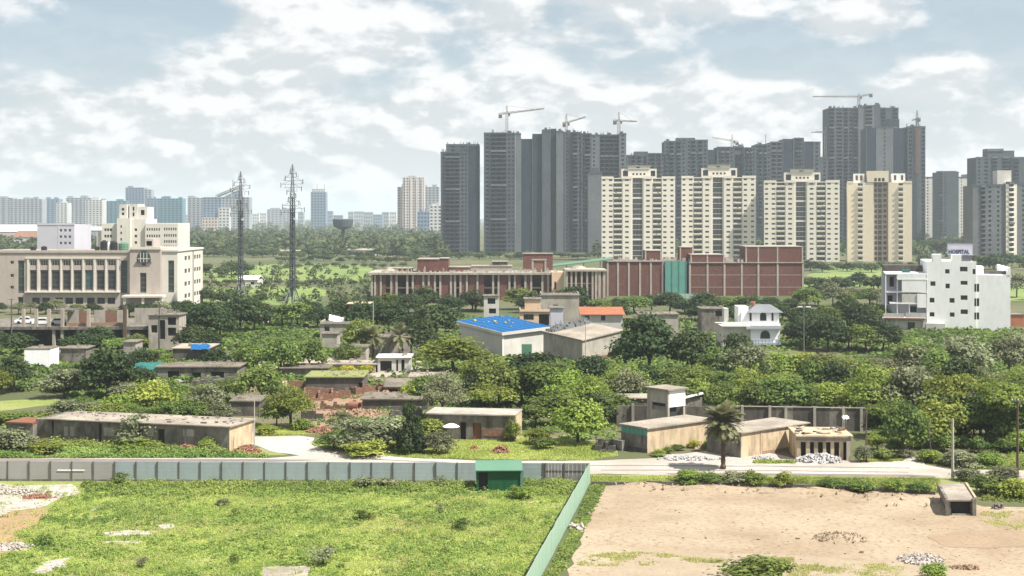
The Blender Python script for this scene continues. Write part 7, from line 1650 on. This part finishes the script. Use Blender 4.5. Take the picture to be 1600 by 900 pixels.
# ---- shrubs
for a in [
 (560, 705, 100, 58, 'bush_olive', 'broad feathery shrub forming the left of the shrub mound behind the fence'),
 (605, 698, 90, 62, 'bush_olive', 'tall feathery shrub in the middle of the shrub mound'),
 (522, 702, 60, 34, 'bush_dark', 'low shrub at the left tip of the shrub mound by the dirt road'),
 (682, 708, 56, 44, 'bush_olive', 'rounded shrub right of the dark slim tree'),
 (668, 690, 60, 44, 'bush', 'bright shrub behind the dark slim tree'),
 (575, 712, 80, 30, 'bush', 'low light shrub in front of the shrub mound'),
 (540, 690, 60, 44, 'bush_olive', 'feathery shrub above the left tip of the shrub mound'),
 (850, 702, 44, 26, 'bush_dark', 'dark low shrub left of the round bright tree foot'),
 (800, 690, 30, 40, 'bush', 'yellowish shrub at the right end of the two door house'),
 (838, 694, 50, 30, 'bush', 'light shrub behind the dark low shrub'),
 (1028, 713, 26, 14, 'bush', 'small round bush at the corner of the left tan shed'),
 (1045, 709, 22, 13, 'bush', 'middle small round bush along the left tan shed'),
 (1060, 704, 24, 13, 'bush_dark', 'right small round bush along the left tan shed'),
 (1085, 700, 22, 15, 'bush_yellow', 'yellow green bush left of the palm'),
 (1105, 701, 20, 16, 'bush', 'yellow green bush touching the palm crown'),
 (1075, 755, 52, 26, 'bush', 'leafy bush at the left of the roadside row below the palm'),
 (1108, 757, 44, 24, 'bush_dark', 'dark bush just left of the palm trunk'),
 (1150, 757, 56, 26, 'bush_olive', 'pale bush just right of the palm trunk'),
 (1180, 758, 44, 26, 'bush', 'green bush right of the pale roadside bush'),
 (1222, 760, 40, 30, 'bush', 'upright leafy bush on the verge right of the palm'),
 (1300, 764, 44, 20, 'bush_dark', 'low bush on the verge below the white marble rubble'),
 (1345, 768, 50, 24, 'bush_dark', 'dark bush overhanging the earth bank in the middle of the verge'),
 (1395, 768, 44, 22, 'bush', 'green bush right of the overhanging dark bush'),
 (1435, 770, 40, 20, 'bush_dark', 'bush just left of the low white roofed hut'),
 (1540, 772, 60, 36, 'bush_dark', 'dark shrub right of the low white roofed hut'),
 (1590, 778, 60, 40, 'bush', 'green shrub at the right edge below the road'),
 (1515, 752, 50, 26, 'bush_olive', 'greyish shrub at the road edge right of the concrete pole'),
 (1570, 752, 60, 30, 'bush_olive', 'greyish shrub at the foot of the dark wooden pole'),
 (1455, 722, 44, 24, 'bush', 'bright shrub where the side road meets the wood'),
 (1500, 728, 60, 30, 'bush_olive', 'feathery shrub behind the road right of the concrete pole'),
 (1545, 728, 50, 26, 'bush', 'bright shrub behind the road near the right edge'),
 (1415, 716, 34, 20, 'bush_olive', 'pale shrub left of the side road mouth'),
 (1380, 718, 40, 20, 'bush_dark', 'low shrub right of the ruined arcade'),
 (1350, 722, 30, 34, 'bush_olive', 'climbing shrub on the right end of the ruined arcade'),
 (1187, 912, 120, 50, 'bush_dark', 'large dark fern like bush at the bottom edge of the bare lot'),
 (1460, 906, 48, 30, 'bush', 'light green bush at the bottom edge right of the pale stones'),
 (190, 758, 46, 26, 'bush_wild', 'shrub with pale stems against the fence at left'),
 (345, 750, 34, 16, 'bush_wild', 'dark low bush against the fence left of centre'),
 (570, 762, 46, 24, 'bush_wild_olive', 'grey green leafy weed patch against the middle of the fence'),
 (605, 762, 40, 20, 'bush_wild_olive', 'second grey green weed patch against the middle of the fence'),
 (692, 760, 34, 20, 'bush_wild_olive', 'weed clump against the fence left of the green hut'),
 (815, 778, 46, 22, 'bush', 'bright bush at the right corner of the green hut'),
 (570, 811, 40, 20, 'bush_wild', 'dark round bush in the middle of the grass'),
 (720, 828, 32, 26, 'bush_wild', 'dark upright bush in the grass right of centre'),
 (687, 803, 16, 22, 'bush_wild_olive', 'small brownish upright shrub in the grass below the green hut'),
 (366, 808, 22, 18, 'bush_wild', 'small dark bush left of the grass centre'),
 (350, 790, 26, 14, 'bush_olive', 'flat dark weed left of the grass centre'),
 (366, 880, 18, 20, 'bush_wild', 'small dark bush near the bottom of the grass'),
 (505, 882, 54, 36, 'bush_wild_olive', 'loose greyish shrub right of the paved slab'),
 (222, 886, 24, 20, 'bush_wild_olive', 'small greyish bush at the bottom left of the grass'),
 (70, 852, 40, 22, 'bush_wild', 'grassy dark bush at the left edge of the grass'),
 (298, 705, 0, 0, 'bush', ''),
 (325, 705, 34, 24, 'bush', 'round bush right of the red brick heap before the long bunker'),
 (215, 702, 80, 26, 'bush', 'bright bush patch below the middle door of the long bunker'),
 (203, 701, 74, 66, 'bush_wild_olive', 'loose shrub reaching over the roof edge of the long bunker'),
 (150, 655, 50, 30, 'bush_olive', 'loose bush growing above the roof of the long bunker at left'),
 (18, 706, 84, 46, 'bush_olive', 'large leafy weed bush at the left edge before the small annex'),
 (75, 708, 60, 24, 'bush', 'bright weed bush in front of the small annex'),
 (420, 678, 40, 18, 'bush', 'low bush under the feathery tree beside the dirt road'),
 (515, 585, 26, 14, 'bush_yellow', 'yellow flowering bush at the left of the yellow row on the yard roof'),
 (545, 584, 28, 16, 'bush_yellow', 'yellow flowering bush in the middle of the yard roof row'),
 (572, 584, 26, 16, 'bush_yellow', 'yellow flowering bush at the right of the yard roof row'),
 (532, 665, 40, 26, 'bush_olive', 'dry shrub on the reddish earth heap'),
 (475, 672, 40, 24, 'bush', 'green bush left of the red brick heap at the road bend'),
]:
    if a[2]: tree(*a)

row(1362, 1640, 22, 704, 5, 34, 42, ['bush_dark', 'bush_dark', 'bush'], 'understorey bush at the wood edge', 'understorey bushes of the right wood', skip=[(1422, 1452)])
row(1362, 1640, 26, 684, 5, 46, 52, ['dark', 'mid'], 'low dense tree inside the wood edge', 'inner low trees of the right wood')
# ---- grass and weeds as ground cover
def inside(pts, poly):
    x, y = pts[:, 0], pts[:, 1]; c = np.zeros(len(pts), bool); n = len(poly)
    for i in range(n):
        (x0, y0), (x1, y1) = poly[i], poly[(i + 1) % n]
        if y0 == y1: continue
        k = (y0 > y) != (y1 > y); c ^= k & (x < (x1 - x0) * (y - y0) / (y1 - y0) + x0)
    return c
def wav(p, s, k):
    return (np.sin(p[:, 0] * s + k) + np.sin(p[:, 1] * s * 1.3 + 2 * k) + np.sin((p[:, 0] * .7 + p[:, 1]) * s * 1.9 + 3 * k) + np.sin((p[:, 0] - p[:, 1] * .6) * s * 2.7 + k * 5)) / 4
def scatter(polys, n, seed, holes=(), thin=.0, s=.35):
    rng = np.random.default_rng(seed); out = []
    for q in polys:
        G_ = [tuple(gp(*p)[:2]) for p in q]; xs = [g[0] for g in G_]; ys = [g[1] for g in G_]
        p = np.stack([rng.uniform(min(xs), max(xs), n * 3), rng.uniform(min(ys), max(ys), n * 3)], 1); p = p[inside(p, G_)]
        for h in holes: p = p[~inside(p, [tuple(gp(*z)[:2]) for z in h]) | (rng.random(len(p)) < .1)]
        if thin: p = p[(wav(p, s, seed) + rng.normal(0, .25, len(p))) > thin - .5]
        out.append(p[:n])
    return np.concatenate(out), rng
def grass(name, label, polys, n, h, spread, m, seed, holes=(), thin=0, blades=5, width=.06, s=.35):
    p, rng = scatter(polys, n, seed, holes, thin, s); n = len(p)
    hv = (.65 + .5 * wav(p, .5, seed + 2)).clip(.25, 1.3)
    V = []; T = []
    ct = np.clip(.5 + .45 * wav(p, .22, seed + 5) + rng.normal(0, .15, n), 0, 1)
    for b in range(blades):
        a = rng.uniform(0, 6.283, n); hh = h * hv * rng.uniform(.5, 1.2, n); l = spread * rng.uniform(.2, 1, n); off = rng.normal(0, spread * .5, (n, 2))
        bx = np.stack([p[:, 0] + off[:, 0], p[:, 1] + off[:, 1], np.zeros(n)], 1); w = width * rng.uniform(.6, 1.4, n)
        d = np.stack([np.cos(a), np.sin(a), np.zeros(n)], 1); pr = np.stack([-np.sin(a), np.cos(a), np.zeros(n)], 1)
        tip = bx + d * l[:, None] + np.stack([np.zeros(n), np.zeros(n), hh], 1)
        V.append(np.stack([bx - pr * w[:, None], bx + pr * w[:, None], tip], 1)); T.append(np.clip(ct + rng.normal(0, .18, n), 0, 1))
    me = np_mesh(name, np.concatenate(V).reshape(-1, 3), 3, m, np.concatenate(T))
    return setp(link(name, me), label, None, None, 'stuff')
def weeds(name, label, polys, n, rad, leaf, m, seed, holes=(), thin=0, per=14, s=.35, hs=1.0):
    p, rng = scatter(polys, n, seed, holes, thin, s); n = len(p); sz = rad * (.55 + .8 * rng.random(n) ** 2) * (.8 + .45 * wav(p, .6, seed) + .3 * wav(p, 1.7, seed + 1)).clip(.25, 2)
    P = []; Nn = []; S = []; T = []; tb = np.clip(.5 + .5 * wav(p, .21, seed + 3) + .4 * wav(p, .9, seed + 4) + rng.normal(0, .12, n), 0, 1)
    for k in range(per):
        q = rng.normal(0, 1, (n, 3)); q /= np.linalg.norm(q, axis=1, keepdims=True); q[:, 2] = np.abs(q[:, 2])
        P.append(np.concatenate([p, np.zeros((n, 1))], 1) + q * sz[:, None] * np.array([1, 1, hs]) * rng.uniform(.5, 1, (n, 1))); Nn.append(q + np.array([0, 0, .5])); S.append(leaf * rng.uniform(.6, 1.4, n)); T.append(np.clip(tb + rng.normal(0, .2, n), 0, 1))
    me = np_mesh(name, leaf_quads(rng, np.concatenate(P), np.concatenate(Nn), np.concatenate(S)), 4, m, np.concatenate(T))
    return setp(link(name, me), label, None, None, 'stuff')
FIELD = [(-220, 757), (-220, 930), (790, 930), (828, 895), (915, 762), (900, 757)]
BARE = [[(-250, 757), (122, 757), (130, 770), (98, 778), (80, 796), (55, 820), (20, 836), (40, 852), (5, 868), (-250, 890)], [(410, 885), (487, 884), (480, 910), (405, 910)],
        [(160, 832), (205, 828), (252, 831), (235, 837), (165, 839)], [(45, 895), (75, 877), (114, 869), (104, 882), (70, 899)], [(165, 845), (226, 845), (215, 850), (160, 850)], [(244, 821), (273, 817), (276, 825), (255, 828)], [(740, 757), (822, 757), (822, 768), (740, 769)]]
weeds('grass', 'low light green grass and clover of the fenced field', [FIELD], 60000, .27, .12, LM['grass'], 1, BARE, .3, 7, .9, .4)
grass('grass_blades', 'thin upright blades among the low grass of the fenced field', [FIELD], 26000, .2, .2, LM['grass'], 41, BARE, .35, 4, .035, .5)
grass('tall_grass', 'taller darker grass tufts spread over the fenced field', [FIELD], 5000, .42, .3, LM['weed'], 2, BARE, .75, 7, .04, .8)
grass('dry_grass', 'straw coloured dry grass in the fenced field', [FIELD], 9000, .22, .2, LM['straw'], 3, BARE, .6, 5, .05, .25)
weeds('weed_patch', 'leafy weeds growing in patches of the fenced field', [FIELD], 5200, .62, .15, LM['weed'], 4, BARE, .72, 22, .42, .75)
weeds('weed_tuft', 'scattered dark weed tufts of the fenced field', [FIELD], 260, .75, .16, LM['weed'], 44, BARE, 0, 40, .3, .9)
weeds('fence_weeds', 'band of taller weeds along the foot of the grey fence', [[(130, 757), (740, 758), (742, 768), (640, 770), (420, 772), (250, 774), (140, 776)], [(820, 757), (905, 758), (890, 772), (822, 775)]], 4600, .55, .17, LM['weed'], 5, (), .2, 24, .5, 1.2)
weeds('edge_weeds', 'weeds growing along the right foot of the pale green fence', [[(924, 757), (946, 758), (930, 795), (910, 832), (898, 862), (872, 905), (845, 905), (858, 890), (893, 830)]], 1500, .3, .14, LM['weed'], 6, (), 0, 20, .7, .8)
grass('lot_grass', 'thin grass tufts on the bare lot', [[(910, 868), (1000, 862), (1100, 872), (1020, 884), (900, 885)], [(1230, 884), (1420, 880), (1400, 905), (1230, 905)], [(1535, 800), (1640, 800), (1640, 830), (1570, 828), (1530, 812)], [(1070, 874), (1240, 872), (1240, 878), (1080, 880)]], 900, .2, .18, LM['straw'], 7, (), .62, 6, .04, .9)
weeds('verge_weeds', 'green weeds on the verge between the road and the bare lot', [[(1040, 748), (1240, 748), (1465, 750), (1465, 770), (1300, 763), (1050, 758)], [(1530, 752), (1700, 756), (1700, 795), (1535, 782)]], 3000, .36, .15, LM['weed'], 8, (), .35, 20, .7, .9)
grass('verge_grass', 'short grass on the verge beside the road', [[(924, 744), (1060, 744), (1460, 747), (1465, 768), (1300, 762), (1050, 757), (926, 756)], [(485, 694), (520, 704), (640, 716), (920, 720), (965, 712), (950, 695), (830, 686), (660, 690)], [(1340, 712), (1412, 712), (1410, 720), (1345, 722)], [(400, 672), (490, 670), (500, 678), (410, 681)]], 9000, .25, .16, LM['grass'], 9, (), 0, 5, .06)
weeds('bunker_weeds', 'dense leafy weeds in front of the long bunker', [[(-200, 690), (60, 694), (200, 700), (345, 706), (400, 712), (420, 715), (-200, 716)]], 4600, .62, .2, LM['weed'], 10, (), .1, 24, .35, 1.0)
weeds('wall_weeds', 'tall leafy weeds close against the long bunker', [[(-100, 690), (60, 692), (200, 699), (300, 703), (352, 708), (340, 711), (200, 706), (50, 700), (-100, 700)]], 1100, 1.0, .24, LM['weed'], 45, (), .3, 30, .4, 1.0)
weeds('road_weeds', 'weeds at the wood edge behind the road at right', [[(1440, 718), (1450, 712), (1640, 712), (1640, 735), (1500, 732)], [(1180, 0 + 722), (1240, 722), (1240, 724), (1180, 724)]], 900, .4, .18, LM['weed'], 11, (), 0, 20, .6, .9)
weeds('yard_weeds', 'low scrub between the yard buildings', [[(-100, 662), (95, 660), (340, 650), (440, 672), (520, 640), (560, 600), (700, 655), (960, 660), (960, 690), (830, 684), (660, 668), (500, 672), (350, 668), (-100, 690)]], 3800, .6, .3, LM['weed'], 12, (), .45, 16, .3, .8)
weeds('mid_scrub', 'low scrub filling the ground between the trees', [[(-200, 535), (-200, 612), (100, 612), (100, 655), (350, 650), (420, 600), (560, 600), (700, 640), (960, 660), (1350, 660), (1400, 710), (1760, 715), (1760, 520), (1255, 500), (900, 500), (480, 490), (290, 520)]], 15000, 1.0, .7, LM['mid'], 13, (), .3, 12, .08, .9)

# ================================================================ AIR
mb = MB(); mb.box(-15600, 15600, -560, 15600, -1, 150)
hz = mb.build('haze', mat('haze_air', (1, 1, 1))); hz['kind'] = 'stuff'
nt = hz.data.materials[0].node_tree; nt.nodes.clear()
out = nt.nodes.new('ShaderNodeOutputMaterial'); vol = nt.nodes.new('ShaderNodeVolumePrincipled')
vol.inputs['Color'].default_value = (.8, .9, 1, 1); vol.inputs['Density'].default_value = HAZE; vol.inputs['Anisotropy'].default_value = .2
nt.links.new(vol.outputs[0], out.inputs['Volume'])
